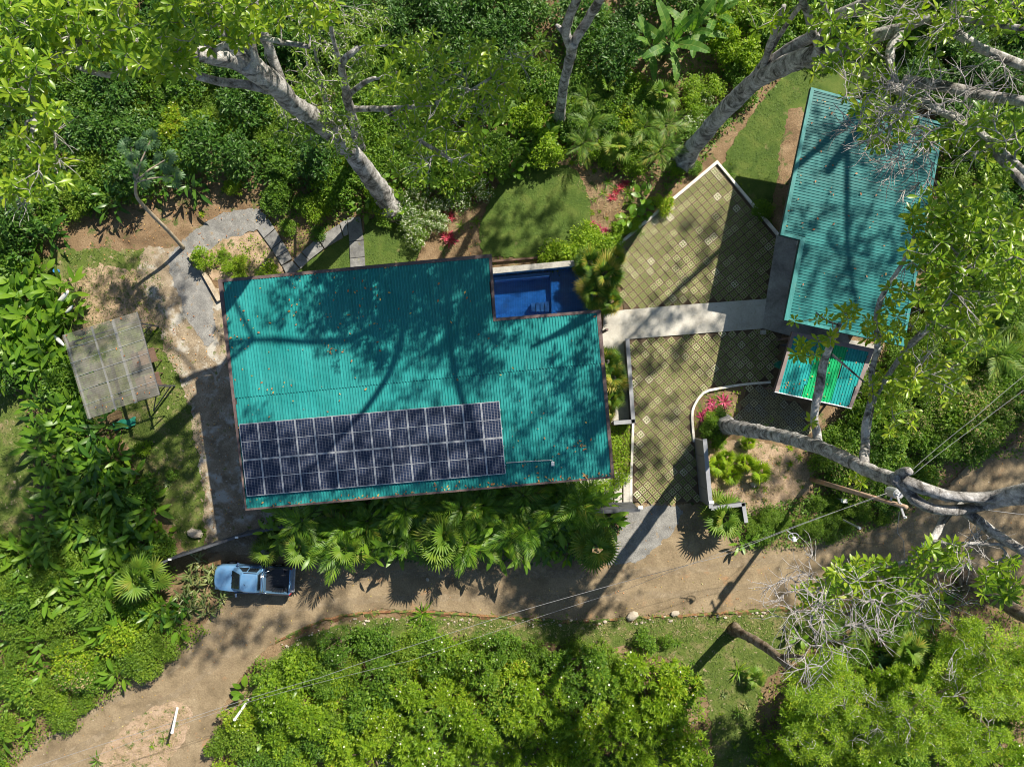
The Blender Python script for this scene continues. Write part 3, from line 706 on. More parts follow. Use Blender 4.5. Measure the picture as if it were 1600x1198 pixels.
# second house ------------------------------------------------------------
Z2 = 4.6
h2 = thing('house', 'second house with straight ribbed teal roof beside the diamond paver yard', 'house')
O2 = [(1267, 137), (1475, 193), (1412, 541), (1225, 500), (1250, 375), (1219, 367)]
pl2 = plane3(P(1267, 137, Z2+.5), P(1475, 193, Z2), P(1225, 500, Z2+.45))
outer2 = [on(*p, pl2) for p in O2]
I2 = [(1271.5, 142), (1471, 196), (1408, 535.5), (1233, 496.5), (1258, 371.5), (1226, 363.5)]
inner2 = [on(*p, pl2) for p in I2]
mb = MB(); mb.prism([(p.x, p.y) for p in outer2], [p.z-.3 for p in outer2], [p.z-.06 for p in outer2]); roof2 = mb.build('roof', MT['dark_wall'], h2)
d2 = (outer2[4]-outer2[3]); ang2 = math.atan2(d2.y, d2.x)
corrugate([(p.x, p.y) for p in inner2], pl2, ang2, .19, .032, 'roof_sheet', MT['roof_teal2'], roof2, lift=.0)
for i in (0, 1, 2, 3, 4, 5):
    a, b = inner2[i], inner2[(i+1) % 6]; oa, ob = outer2[i], outer2[(i+1) % 6]
    mb = MB(); pts = [a, b, ob, oa]
    V = [(p.x, p.y, p.z-.2) for p in pts]+[(p.x, p.y, p.z+.055) for p in pts]
    mb.add(V, [(3, 2, 1, 0), (4, 5, 6, 7), (0, 1, 5, 4), (1, 2, 6, 5), (2, 3, 7, 6), (3, 0, 4, 7)])
    mb.build('flashing', MT['roof_flash'], h2)
w2 = shrink([(p.x, p.y) for p in outer2], 1.0)
wsh = (Vector(w2[1])-Vector(w2[0])).normalized()*1.9
w2 = [w2[0]]+list(w2[1:])
for _i in (0, 3, 4, 5): w2[_i] = (w2[_i][0]+wsh.x, w2[_i][1]+wsh.y)
mb = MB(); mb.prism(w2, -.1, [pl2(*p)-.32 for p in w2]); mb.build('wall', MT['house_wall'], h2)
a, b = Vector((*w2[4], 0)), Vector((*w2[3], 0)); d = (b-a).normalized(); nn = Vector((-d.y, d.x, 0))
if (a+nn).length > (a-nn).length: nn = -nn
M = Matrix.Translation((a+b)/2+nn*.03+Vector((0, 0, 1.15))) @ Matrix.Rotation(math.atan2(d.y, d.x), 4, 'Z')
m1 = MB(); m1.box((0, 0, 0), (1.0, .08, 2.1), M); dr = m1.build('door', MT['timber'], h2)
m1 = MB(); m1.box((.4, -.08, 0), (.12, .06, .04), M); m1.box((.4, .08, 0), (.12, .06, .04), M); m1.build('handle', MT['chrome'], dr)
for s in (-1.9, 1.9):
    m1 = MB(); m1.box((s, 0, .3), (1.4, .08, 1.2), M); wn_ = m1.build('window', MT['alu'], h2)
    m1 = MB(); m1.box((s, 0, .3), (1.28, .11, 1.08), M); m1.build('pane', MT['glass_dark'], wn_)
q = P(1193, 519, .3); mb = MB(); mb.box((q.x, q.y, .2), (.3, .3, .4)); tag(mb.build('concrete_block', MT['concrete'], bevel=.02), 'small pale concrete block at the end of the terrace by the paver driveway', 'block')

# striped shed ---------------------------------------------------------------
Z3 = 3.0
shed = thing('shed', 'small open shed with striped teal and bright green roof sheets', 'shed')
pl3 = plane3(P(1238, 518, Z3+.25), P(1366, 545, Z3+.25), P(1210, 612, Z3))
o3 = [on(*p, pl3) for p in [(1238, 518), (1366, 545), (1330, 638), (1210, 612)]]
i3 = [on(*p, pl3) for p in [(1240.5, 525.5), (1357, 550), (1325, 636.5), (1216, 613)]]
mb = MB(); mb.prism([(p.x, p.y) for p in o3], [p.z-.2 for p in o3], [p.z-.05 for p in o3]); roof3 = mb.build('roof', MT['fascia'], shed)
ang3 = math.atan2((o3[1]-o3[0]).y, (o3[1]-o3[0]).x)
def lerp_poly(t0, t1): return [i3[0].lerp(i3[1], t0), i3[0].lerp(i3[1], t1), i3[3].lerp(i3[2], t1), i3[3].lerp(i3[2], t0)]
for t0, t1, mname, lf in ((0, .335, 'roof_blue', .02), (.335, .54, 'roof_green', .0), (.54, .72, 'roof_green', .012), (.72, 1, 'roof_blue', .02)):
    q = lerp_poly(t0, t1-.002); corrugate([(p.x, p.y) for p in q], pl3, math.atan2((i3[3]-i3[0]).y, (i3[3]-i3[0]).x)+math.pi/2, .19, .045, 'roof_sheet', MT[mname], roof3, lift=lf)
for i in (0, 1, 3):
    a, b = i3[i], i3[(i+1) % 4]; oa, ob = o3[i], o3[(i+1) % 4]; mb = MB(); pts = [a, b, ob, oa]
    V = [(p.x, p.y, p.z-.25) for p in pts]+[(p.x, p.y, p.z+.065) for p in pts]
    mb.add(V, [(3, 2, 1, 0), (4, 5, 6, 7), (0, 1, 5, 4), (1, 2, 6, 5), (2, 3, 7, 6), (3, 0, 4, 7)]); mb.build('fascia', mat_noise('grey_brown_trim', [(.3, (.17, .13, .125)), (.7, (.25, .20, .19))], 1.2, .6, .1) if i == 0 else bpy.data.materials['grey_brown_trim'], shed)
mb = MB(); mb.tube([o3[3]+Vector((0, 0, .03)), o3[2]+Vector((0, 0, .03))], .045, 6); mb.build('gutter', MT['white'], shed)
w3 = shrink([(p.x, p.y) for p in o3], .3)
for p in w3: mb = MB(); mb.box((p[0], p[1], 1.4), (.12, .12, 2.8)); mb.build('post', MT['fascia'], shed)
wb = shrink([(p.x, p.y) for p in o3], .6); mb = MB()
for i in (0, 1):
    a, b = wb[i], wb[i+1]; d = (Vector(b)-Vector(a)).normalized()*.05; nn = Vector((-d.y, d.x))
    mb.prism([(a[0]+nn.x, a[1]+nn.y), (b[0]+nn.x, b[1]+nn.y), (b[0]-nn.x, b[1]-nn.y), (a[0]-nn.x, a[1]-nn.y)], 0, 2.5)
mb.build('wall', MT['dark_wall'], shed)
# green bin beside it
q = P(1217, 570, .5); t = thing('bin', 'small green bin tucked against the side of the striped shed', 'bin', (q.x, q.y, 0.05))
mb = MB(); mb.tube([(0, 0, 0), (0, 0, .7)], [.2, .26], 12); mb.build('bin_body', mat_plain('green_plastic', (.01, .16, .10), .5), t)
mb = MB(); mb.tube([(0, 0, .705), (0, 0, .75), (0, 0, .79)], [.29, .28, .12], 12); mb.build('lid', bpy.data.materials['green_plastic'], t)

# clear-roofed shelter --------------------------------------------------------
def mat_poly():
    m, t, out = nt('clear_corrugated_plastic'); vec = N(t, 'NewGeometry').outputs['Position']
    tr = N(t, 'BsdfTransparent'); tr.inputs[0].default_value = (.80, .82, .80, 1)
    d = N(t, 'BsdfPrincipled'); d.inputs['Roughness'].default_value = .35
    c = ramp(t, noise(t, vec, .8, 7, .7, .5), [(.3, (.24, .22, .17)), (.55, (.36, .345, .30)), (.75, (.46, .43, .36))]); t.links.new(c, d.inputs['Base Color'])
    f = ramp(t, noise(t, vec, .5, 6, .7), [(.3, (.22,)*3), (.7, (.48,)*3)])
    mx = N(t, 'MixShader'); t.links.new(f, mx.inputs[0]); t.links.new(tr.outputs[0], mx.inputs[1]); t.links.new(d.outputs[0], mx.inputs[2]); t.links.new(mx.outputs[0], out.inputs[0]); return m
MT['poly'] = mat_poly()
Z4 = 2.8
sh = thing('shelter', 'open garden shelter roofed in clear corrugated plastic on the grass', 'shelter')
o4 = [P(98, 524, Z4), P(215, 487, Z4+.15), P(250, 616, Z4+.15), P(138, 655, Z4)]
pl4 = plane3(o4[0], o4[1], o4[3])
for k in range(6):
    q = [o4[0].lerp(o4[3], k/6), o4[1].lerp(o4[2], k/6), o4[1].lerp(o4[2], (k+1)/6-.004), o4[0].lerp(o4[3], (k+1)/6-.004)]
    an = math.atan2((o4[3]-o4[0]).y, (o4[3]-o4[0]).x)
    corrugate([(p.x, p.y) for p in q], pl4, an, .14, .010, 'roof_sheet', MT['poly'], sh, lift=.05+.01*(k % 2))
for k in range(1, 6):
    a = o4[0].lerp(o4[3], k/6)+Vector((0, 0, .10)); b = o4[1].lerp(o4[2], k/6)+Vector((0, 0, .10)); mb = MB(); mb.tube([a, b], .012, 5); mb.build('lap_strip', MT['alu'], sh)
for t_, w in ((.02, .06), (.38, .07), (.66, .10), (.985, .06)):
    a = o4[0].lerp(o4[1], t_)-Vector((0, 0, .06)); b = o4[3].lerp(o4[2], t_)-Vector((0, 0, .06)); mb = MB(); mb.tube([a, b], w, 4); mb.build('purlin', MT['steel'] if t_ < .9 else MT['dark_wall'], sh)
for t_ in (.1, .88):
    a = o4[0].lerp(o4[3], t_)-Vector((0, 0, .16)); b = o4[1].lerp(o4[2], t_)-Vector((0, 0, .16)); mb = MB(); mb.tube([a, b], .06, 4); mb.build('rafter', MT['dark_wall'], sh)
for u in (.05, .95):
    for v in (.12, .88):
        p = o4[0].lerp(o4[1], u).lerp(o4[3].lerp(o4[2], u), v); mb = MB(); mb.box((p.x, p.y, (p.z-.12)/2), (.1, .1, p.z-.12)); mb.build('post', MT['dark_wall'], sh)
for y0, sgn in ((512, 1), (606, 1)):   # triangular steel brackets past the open side
    a = P(219 if y0 < 550 else 246, y0, 2.5); b = P(236 if y0 < 550 else 266, y0-2, 2.4); c = P(222 if y0 < 550 else 240, y0+ (12 if y0 < 550 else 36), 1.6); mb = MB(); mb.tube([a, b, c], .045, 5); mb.tube([a, c], .04, 5); mb.build('bracket', MT['black'], sh)
for k, (a, b) in enumerate([((216, 545), (247, 572)), ((225, 585), (252, 608))]):
    p = P((a[0]+b[0])/2-7, (a[1]+b[1])/2, .8); t = thing('work_table', ['rusty brown table top under the shelter edge, upper of two', 'rusty brown table top under the shelter edge, lower of two'][k], 'table', (p.x, p.y, -.05), (0, 0, .3))
    mb = MB(); mb.box((0, 0, .8), (1.7, 1.0, .05)); mb.build('table_top', MT['rust_board'], t)
    for sx in (-.75, .75):
        for sy in (-.42, .42): mb = MB(); mb.box((sx, sy, .385), (.06, .06, .77)); mb.build('leg', MT['rust_board'], t)
# green tarp on the grass
tv, tf = [], []
for j in range(7):
    for i in range(14):
        p = P(178+i*2.7, 672-j*2.2+1.5*math.sin(i*.9)-i*.55, 0); tv.append((p.x, p.y, .03+.10*abs(math.sin(i*1.3+j*.9))+.05*random.random()))
for j in range(6):
    for i in range(13): tf.append((j*14+i, j*14+i+1, (j+1)*14+i+1, (j+1)*14+i))
tag(mesh_obj('tarp', tv, tf, mat_plain('green_tarp', (.02, .22, .15), .6), smooth=True), 'crumpled green tarp lying on the grass below the clear shelter', 'tarp')

# pool ------------------------------------------------------------------------
def mat_water():
    m, t, out = nt('pool_water'); vec = N(t, 'NewGeometry').outputs['Position']
    tr = N(t, 'BsdfTransparent'); tr.inputs[0].default_value = (.42, .70, .95, 1)
    gl = N(t, 'BsdfGlossy'); gl.inputs['Roughness'].default_value = .06
    bp = N(t, 'Bump'); bp.inputs['Strength'].default_value = .9; bp.inputs['Distance'].default_value = .32
    mp = N(t, 'Mapping'); mp.inputs['Scale'].default_value = (1.0, .55, 1); t.links.new(vec, mp.inputs[0])
    t.links.new(noise(t, mp.outputs[0], 8, 6, .62, 1.8), bp.inputs['Height'])
    fr = N(t, 'Fresnel'); fr.inputs[0].default_value = 1.33; t.links.new(bp.outputs[0], fr.inputs['Normal']); t.links.new(bp.outputs[0], gl.inputs['Normal'])
    mx = N(t, 'MixShader'); t.links.new(fr.outputs[0], mx.inputs[0]); t.links.new(tr.outputs[0], mx.inputs[1]); t.links.new(gl.outputs[0], mx.inputs[2]); t.links.new(mx.outputs[0], out.inputs[0]); return m
def mat_tile():
    m, t, out = nt('pool_tile'); vec = N(t, 'NewGeometry').outputs['Position']
    c = ramp(t, noise(t, vec, .9, 4, .6), [(.3, (.04, .16, .38)), (.7, (.09, .28, .55))])
    b = N(t, 'TexBrick'); b.inputs['Scale'].default_value = 3; b.inputs['Color1'].default_value = (1, 1, 1, 1); b.inputs['Color2'].default_value = (.86, .86, .9, 1); b.inputs['Mortar'].default_value = (1.5, 1.5, 1.5, 1); b.inputs['Mortar Size'].default_value = .02; b.offset = 0; t.links.new(vec, b.inputs['Vector'])
    # light patches the moving surface throws on the tiles are left to the water; ripple stays a tile-free tone
    c = mixc(t, 1.0, c, b.outputs['Color'], 'MULTIPLY')
    pr = N(t, 'BsdfPrincipled'); pr.inputs['Roughness'].default_value = .4; t.links.new(c, pr.inputs['Base Color']); t.links.new(pr.outputs[0], out.inputs[0]); return m
MT['water'] = mat_water(); MT['tile'] = mat_tile(); MT['tile_pale'] = mat_noise('pale_pool_tile', [(.3, (.22, .34, .60)), (.7, (.30, .44, .70))], 1, .4, 0)
pool = thing('swimming_pool', 'blue tiled swimming pool in the notch of the long teal roof', 'pool')
PZ = 1.55
def WP(L, z): return [tuple(P(x, y, z))[:2] for x, y in L]
out_px = [(764, 419), (862, 410), (926, 404), (934, 500), (768, 516)]
wat_px = [(768, 428), (862, 419), (921, 413), (929, 495), (772, 510)]
ow, iw = WP(out_px, PZ), WP(wat_px, PZ)
mb = MB()
for i in range(5):
    j = (i+1) % 5; pts = [iw[i], iw[j], ow[j], ow[i]]; mb.prism(pts, -.2, PZ+.06)
mb.build('coping', MT['concrete_old'], pool)
mb = MB(); mb.prism(iw, -.05, .02); mb.build('pool_floor', MT['tile'], pool)
mb = MB()
for i in range(5):
    j = (i+1) % 5; a, b = Vector(iw[i]), Vector(iw[j]); d = (b-a).normalized(); nn = Vector((d.y, -d.x))
    ctr = Vector((sum(p[0] for p in iw)/5, sum(p[1] for p in iw)/5))
    if (a+nn-ctr).length > (a-nn-ctr).length: nn = -nn
    mb.prism([tuple(a+nn*.002), tuple(b+nn*.002), tuple(b+nn*.06), tuple(a+nn*.06)], .02, PZ-.02)
mb.build('pool_wall', MT['tile'], pool)
mb = MB(); mb.prism(WP([(773, 439), (859, 431), (860, 425), (772, 433)], 1.1), .02, 1.08); mb.build('ledge', MT['tile_pale'], pool)
mb = MB(); mb.prism(WP([(860, 424), (919, 419), (926, 490), (862, 494)], .6), .02, .55); mb.build('shelf', MT['tile'], pool)
for k in range(4):
    mb = MB(); x = 830+k*7.2; mb.prism(WP([(x, 473-k*.5), (x+6, 472.5-k*.5), (x+6.5, 486), (x+.5, 486)], .9), .02, .72); mb.build('step', MT['tile_pale'], pool)
mb = MB(); mb.prism(WP([(768.4, 428.4), (862, 419.4), (920.6, 413.4), (928.6, 494.6), (772.4, 509.6)], PZ-.12), PZ-.121, PZ-.12)
wm = sheet('water_surface', [(768.4, 428.4), (862, 419.4), (920.6, 413.4), (928.6, 494.6), (772.4, 509.6)], PZ-.12, MT['water'], 0, smooth=False, parent=pool, raw=True)

# walls and fence ----------------------------------------------------------------
def wall_px(name, label, pts, h, th, mat, cat='wall', joints=0, cap=None, jmat=None):
    """pts: foot of the wall in the photograph"""
    t = thing(name, label, cat)
    for s in range(len(pts)-1):
        a, b = P(*pts[s]), P(*pts[s+1]); d = b-a; L = d.length; d.normalize(); n = max(1, joints if isinstance(joints, int) else joints[s]); ang = math.atan2(d.y, d.x)
        for k in range(n):
            c = a+d*(L*(k+.5)/n); w = L/n-(.03 if n > 1 else 0)
            mb = MB(); mb.box((0, 0, 0), (w, th, h), Matrix.Translation((c.x, c.y, h/2-.05)) @ Matrix.Rotation(ang, 4, 'Z')); mb.build('wall_panel', mat, t)
        mb = MB(); c = (a+b)/2; mb.box((0, 0, 0), (L+th, th*1.25, .06), Matrix.Translation((c.x, c.y, h-.02)) @ Matrix.Rotation(ang, 4, 'Z')); mb.build('coping', cap or MT['dark_wall'], t)
    return t
MT['cap_grey'] = mat_noise('grey_cap', [(.3, (.20, .21, .23)), (.7, (.30, .31, .33))], 1, .6, .1)
gw = wall_px('gate_wall', 'tall grey panelled wall on the bed side of the driveway mouth', [(1087, 684), (1096, 782)], 2.4, .22, MT['grey_panel'], 'wall', 4, MT['cap_grey'])
wall_px('gate_wall', 'short charcoal wall turning from the driveway mouth towards the road', [(1099, 785), (1145, 779), (1149, 804)], 2.3, .2, MT['dark_wall'], 'wall', [2, 1], MT['cap_grey'])
wall_px('gate_wall', 'charcoal panelled wall between the entrance slabs and the front planting', [(905, 789), (987, 785.5)], 2.8, .2, MT['dark_wall'], 'wall', 3, MT['dark_wall'])
wall_px('low_wall', 'low charcoal wall between the concrete path and the paver driveway', [(976.5, 533), (985.5, 657), (958, 659)], 1.1, .22, MT['dark_wall'], 'wall', 1, MT['cap_grey'])
for (x, y, z), lb in (((1112, 785, 2.5), 'small white box lamp on the corner of the driveway gate wall'), ((1001, 793, 2.85), 'small white box lamp on the end of the charcoal entrance wall')):
    p = P(x, y, z); t = thing('wall_lamp', lb, 'lamp', (p.x, p.y, z-.16)); mb = MB(); mb.box((0, 0, .09), (.34, .2, .1)); mb.build('lamp_body', MT['white'], t, bevel=.02); mb = MB(); mb.box((0, 0, .02), (.2, .12, .04)); mb.build('base', MT['black'], t)
fpts = [(235, 884), (288, 862), (340, 845), (388, 829), (440, 817), (470, 812)]
fence = thing('fence', 'charcoal board fence slanting down behind the parked pickup truck', 'fence')
for k in range(len(fpts)-1):
    a, b = P(*fpts[k]), P(*fpts[k+1]); d = b-a; L = d.length; ang = math.atan2(d.y, d.x)
    for z in range(6):
        c = (a+b)/2; mb = MB(); mb.box((0, 0, 0), (L-.06, .05, .30), Matrix.Translation((c.x, c.y, .2+z*.33)) @ Matrix.Rotation(ang, 4, 'Z')); mb.build('plank', MT['dark_wall'], fence)
    mb = MB(); mb.box((0, 0, 0), (L, .14, .05), Matrix.Translation(((a+b).x/2, (a+b).y/2, 2.03)) @ Matrix.Rotation(ang, 4, 'Z')); mb.build('top_rail', MT['dark_wall'], fence)
for k, p in enumerate(fpts):
    a = P(*p); mb = MB(); mb.box((a.x, a.y, 1.05), (.12, .12, 2.1)); po = mb.build('post', MT['dark_wall'], fence)
    mb = MB(); mb.box((a.x, a.y, 2.13), (.22, .12, .06)); mb.build('post_cap', MT['white'] if k in (1, 3) else MT['dark_wall'], po)

# pickup truck ---------------------------------------------------------------------
def truck():
    p = P(393.5, 905, 1.0); t = thing('pickup_truck', 'blue double-cab pickup truck with black open bed parked nose to the shrubs', 'pickup truck', (p.x, p.y, .03), (0, 0, math.pi+R(-3.2)))
    paint, tt, out = nt('blue_car_paint'); b = N(tt, 'BsdfPrincipled'); b.inputs['Base Color'].default_value = (.15, .33, .54, 1); b.inputs['Metallic'].default_value = .35; b.inputs['Roughness'].default_value = .32; b.inputs['Coat Weight'].default_value = .8; b.inputs['Coat Roughness'].default_value = .06
    vec = N(tt, 'TexCoord').outputs['Object']; f = ramp(tt, noise(tt, vec, 3, 6, .7), [(.35, (.28, .32, .42)), (.65, (.045, .19, .44))]); c = mixc(tt, .2, (.15, .33, .54), f); tt.links.new(c, b.inputs['Base Color']); tt.links.new(b.outputs[0], out.inputs[0])
    def outline(xs):   # list of (x, halfwidth) front to back
        return [(x, w) for x, w in xs]+[(x, -w) for x, w in reversed(xs)]
    def loft(rings, m, closed_top=True):
        V, F = [], []; n = len(rings[0][0])
        for pts, z in rings:
            zz = z if isinstance(z, list) else [z]*n
            V += [(q[0], q[1], h) for q, h in zip(pts, zz)]
        for r in range(len(rings)-1):
            for k in range(n): F.append((r*n+k, r*n+(k+1) % n, (r+1)*n+(k+1) % n, (r+1)*n+k)[::-1])
        F.append(tuple(range(n)))
        if closed_top: F.append(tuple((len(rings)-1)*n+k for k in range(n))[::-1])
        return V, F
    # body: nose and cab sill
    nose = [(2.62, .30), (2.58, .55), (2.45, .76), (2.2, .88), (1.6, .92), (.6, .92), (-.75, .92)]
    sc = lambda L, f, dx=0: [(x+dx, w*f) for x, w in L]
    n7 = len(nose)
    hz = [.98, 1.0, 1.03, 1.06, 1.11, 1.14, 1.14]; hz2 = hz+hz[::-1]
    V, F = loft([(outline(nose), .42), (outline(sc(nose, 1.01)), .75), (outline(sc(nose, .985)), [h-.12 for h in hz2]), (outline(sc(nose, .93, -.03)), [h-.02 for h in hz2]), (outline(sc(nose, .6, -.05)), [h+.03 for h in hz2])], 0)
    body = mesh_obj('body', V, F, paint, t, smooth=True); m = body.modifiers.new('b', 'BEVEL'); m.width = .02; m.limit_method = 'ANGLE'; m.angle_limit = R(50)
    # bed
    mb = MB(); x0, x1, w, th = -2.62, -.8, .91, .07
    mb.box(((x0+x1)/2, w-th/2, .83), (x1-x0, th, .62)); mb.box(((x0+x1)/2, -w+th/2, .83), (x1-x0, th, .62)); mb.box((x1-th/2, 0, .83), (th, 2*w-2*th-.004, .62))
    mb.build('bed', paint, t, bevel=.02)
    mb = MB(); mb.box(((x0+x1)/2, 0, .60), (x1-x0-.15, 2*w-2*th-.01, .05))
    for k in range(7): mb.box(((x0+x1)/2, -.66+k*.22, .632), (x1-x0-.2, .09, .014))
    for s in (-1, 1): mb.box((-1.78, s*.66, .70), (.75, .32, .2))
    mb.build('bed_liner', MT['black'], t)
    for s in (-1, 1): mb = MB(); mb.box(((x0+x1)/2, s*(w-.03), 1.155), (x1-x0, .10, .025)); mb.build('bed_rail', MT['black'], t)
    mb = MB(); mb.box((x0-.035, 0, .86), (.07, 1.72, .56)); tg = mb.build('tailgate', paint, t, bevel=.02); mb = MB(); mb.box((x0-.08, 0, .98), (.03, .2, .07)); mb.build('handle', MT['chrome'], tg)
    mb = MB(); mb.box((x0-.12, 0, .46), (.2, 1.7, .16)); mb.build('bumper', MT['steel'], t, bevel=.03)
    mb = MB(); mb.box((2.5, 0, .42), (.3, 1.5, .2)); mb.build('bumper', MT['black'], t, bevel=.05)
    # cabin
    belt = outline([(1.32, .62), (1.22, .80), (.9, .845), (-.72, .845)]); roofl = outline([(.52, .46), (.42, .60), (.2, .655), (-.62, .655)])
    V, F = loft([(belt, 1.10), (sc(roofl, 1.03, .03), 1.70), (roofl, 1.765), (sc(roofl, .8, .0), 1.79)], 0)
    mesh_obj('cab', V, F, paint, t, smooth=False).modifiers.new('b', 'BEVEL').width = .025
    def pane(name, q, mat=MT['glass_dark'], off=.012, par=t):
        q = [Vector(v) for v in q]; nn = (q[1]-q[0]).cross(q[2]-q[0]).normalized()
        if nn.z < 0: nn = -nn; q = q[::-1]
        V = [v+nn*off for v in q]+[v-nn*.02 for v in q]; k = len(q)
        F = [tuple(range(k)), tuple(range(2*k-1, k-1, -1))]+[((i+1) % k, i, i+k, (i+1) % k+k) for i in range(k)]
        return mesh_obj(name, V, F, mat, par)
    pane('windscreen', [(1.29, -.60, 1.16), (1.29, .60, 1.16), (1.02, .74, 1.33) if 0 else (.60, .50, 1.67), (.60, -.50, 1.67)], off=.03)
    pane('rear_window', [(-.72, .62, 1.25), (-.72, -.62, 1.25), (-.66, -.52, 1.62), (-.66, .52, 1.62)], off=.02)
    for s in (-1, 1):
        for xa, xb, ya, yb in ((.85, .16, .42, .16), (.08, -.6, .08, -.55)):
            pane('side_window', [(xa, s*.835, 1.16), (xb, s*.838, 1.16), (yb, s*.69, 1.63), (ya, s*.685, 1.63)], off=.02)
        for xa, xb in ((1.15, .14), (.12, -.70)):
            mb = MB(); mb.box(((xa+xb)/2, s*.925, .78), (xa-xb-.03, .02, .58)); d_ = mb.build('door', paint, t, bevel=.008); mb = MB(); mb.box((xb+.14, s*.945, .98), (.16, .03, .035)); mb.build('handle', MT['chrome'], d_)
        mb = MB(); mb.box((0, 0, 0), (.14, .24, .17), Matrix.Translation((.93, s*1.07, 1.17)) @ Matrix.Rotation(s*.25, 4, 'Z')); mb.build('wing_mirror', MT['chrome'], t, bevel=.03)
        mb = MB(); mb.box((2.42, s*.68, .86), (.24, .28, .14)); mb.build('headlight', MT['chrome'], t, bevel=.04)
        mb = MB(); mb.box((x0-.05, s*.87, .9), (.08, .1, .34)); mb.build('tail_light', mat_plain('red_lens', (.4, .01, .01), .2) if 'red_lens' not in bpy.data.materials else bpy.data.materials['red_lens'], t)
        for x in (1.62, -1.62):
            mb = MB(); mb.tube([(x, s*.70, .38), (x, s*.94, .38)], .385, 20); wl = mb.build('wheel', MT['rubber'], t); mb = MB(); mb.tube([(x, s*.90, .38), (x, s*.955, .38)], [.24, .20], 12); mb.build('rim', MT['alu'], wl)
        mb = MB(); mb.tube([(.3, s*.66, 1.80), (-.6, s*.66, 1.80)], .02, 6); mb.build('roof_rail', MT['black'], t)
    mb = MB()
    for dx in (0, .14): mb.tube([(-.86-dx, -.72, 1.16), (-.84-dx, -.66, 1.62), (-.84-dx, .66, 1.62), (-.86-dx, .72, 1.16)], .032, 8)
    for s in (-1, 1): mb.tube([(-.98, s*.67, 1.62), (-1.55, s*.86, 1.18)], .028, 8)
    mb.build('roll_bar', MT['chrome'], t, smooth=True)
    mb = MB(); mb.box((2.56, 0, .8), (.1, .9, .2)); mb.build('grille', MT['black'], t)
    mb = MB(); mb.tube([(.25, .12, 1.79), (.12, .14, 1.9)], [.02, .008], 5); mb.build('aerial', MT['black'], t)
    for s in (-1, 1): mb = MB(); mb.tube([(1.36, s*.3, 1.16), (1.12, s*.05-.1, 1.33)], .014, 4); mb.build('wiper', MT['black'], t)
truck()

# ---------------------------------------------------------------- leaves and plants
def leaf_t(L=1.0, W=.35, segs=3, peak=.6, fold=.25, droop=.15, tip=1.0):
    V, F, rb = [(0, 0, 0)], [], [1.0]; prev = [0]
    for i in range(1, segs+1):
        t = i/segs; cz = -droop*t*t*L
        if i == segs: V.append((L, 0, cz)); rb.append(1.0); cur = [len(V)-1]
        else:
            w = W/2*(math.sin(math.pi*min(1, t**(math.log(.5)/math.log(peak))))**.75)
            V += [(t*L, w, cz+fold*w), (t*L, 0, cz), (t*L, -w, cz+fold*w)]; rb += [0, 1, 0]; k = len(V); cur = [k-3, k-2, k-1]
        if len(prev) == 1 and len(cur) == 3: F += [(prev[0], cur[1], cur[0]), (prev[0], cur[2], cur[1])]
        elif len(prev) == 3 and len(cur) == 3:
            F += [(prev[0], prev[1], cur[1]), (prev[0], cur[1], cur[0]), (prev[1], prev[2], cur[2]), (prev[1], cur[2], cur[1])]
        elif len(prev) == 3: F += [(prev[0], prev[1], cur[0]), (prev[1], prev[2], cur[0])]
        prev = cur
    return np.array(V, float), np.array(F, int), np.array(rb, float)

def norm(a): return a/np.maximum(1e-9, np.linalg.norm(a, axis=-1, keepdims=True))
def scatter(tm, pos, dr, up, sc):
    """leaves of template tm at pos, pointing along dr, facing up"""
    V, F, rb = tm; pos = np.asarray(pos, float); n = len(pos); x = norm(np.asarray(dr, float)); up = np.asarray(up, float)
    z = norm(up-x*(x*up).sum(1, keepdims=True)); y = np.cross(z, x); s = np.broadcast_to(np.asarray(sc, float), (n,))[:, None, None]
    B_ = np.stack([x, y, z], 1)                       # n,3,3
    W = np.einsum('vk,nkj->nvj', V, B_)*s+pos[:, None, :]
    Fn = F[None]+(np.arange(n)*len(V))[:, None, None]
    return W.reshape(-1, 3), Fn.reshape(-1, F.shape[1]), np.tile(rb, n)
def merge(parts):
    V, F, rb, mi = [], [], [], []; b = 0
    for p in parts:
        V.append(p[0]); F.append(p[1]+b); rb.append(p[2]); mi.append(np.full(len(p[1]), p[3] if len(p) > 3 else 0)); b += len(p[0])
    return np.concatenate(V), np.concatenate(F), np.concatenate(rb), np.concatenate(mi)
def leaves_obj(name, g, mats, parent=None):
    mi = g[3] if len(g) > 3 else None
    return mesh_obj(name, g[0], g[1], None, parent, rib=g[2], mats=mats if isinstance(mats, list) else [mats], midx=mi)
def rnd(n, a=0., b=1.): return RNG.uniform(a, b, n)
def tube_np(pts, rad, seg=5):
    V, F = tube_geo(pts, rad, seg, cap=False); V = np.array([tuple(v) for v in V]); T = []
    for f in F: T += [(f[0], f[1], f[2]), (f[0], f[2], f[3])]
    return V, np.array(T), np.zeros(len(V))

def rosette_geo(n=10, L=.42, W=.15, lift=(.1, 1.0), fold=.3, droop=.15, peak=.66, segs=3):
    a = np.arange(n)*2.39996+rnd(n, -.25, .25); t = np.arange(n)/max(1, n-1); el = lift[0]+(lift[1]-lift[0])*t+rnd(n, -.15, .15)
    d = np.stack([np.cos(a)*np.cos(el), np.sin(a)*np.cos(el), np.sin(el)], 1)
    up = np.stack([-np.cos(a)*np.sin(el), -np.sin(a)*np.sin(el), np.cos(el)], 1)+rnd((n, 3), -.25, .25)
    return scatter(leaf_t(L, W, segs, peak, fold, droop), d*.03+np.array([0, 0, .1])*t[:, None]*L, d, up, rnd(n, .75, 1.1)*(1-.35*t))

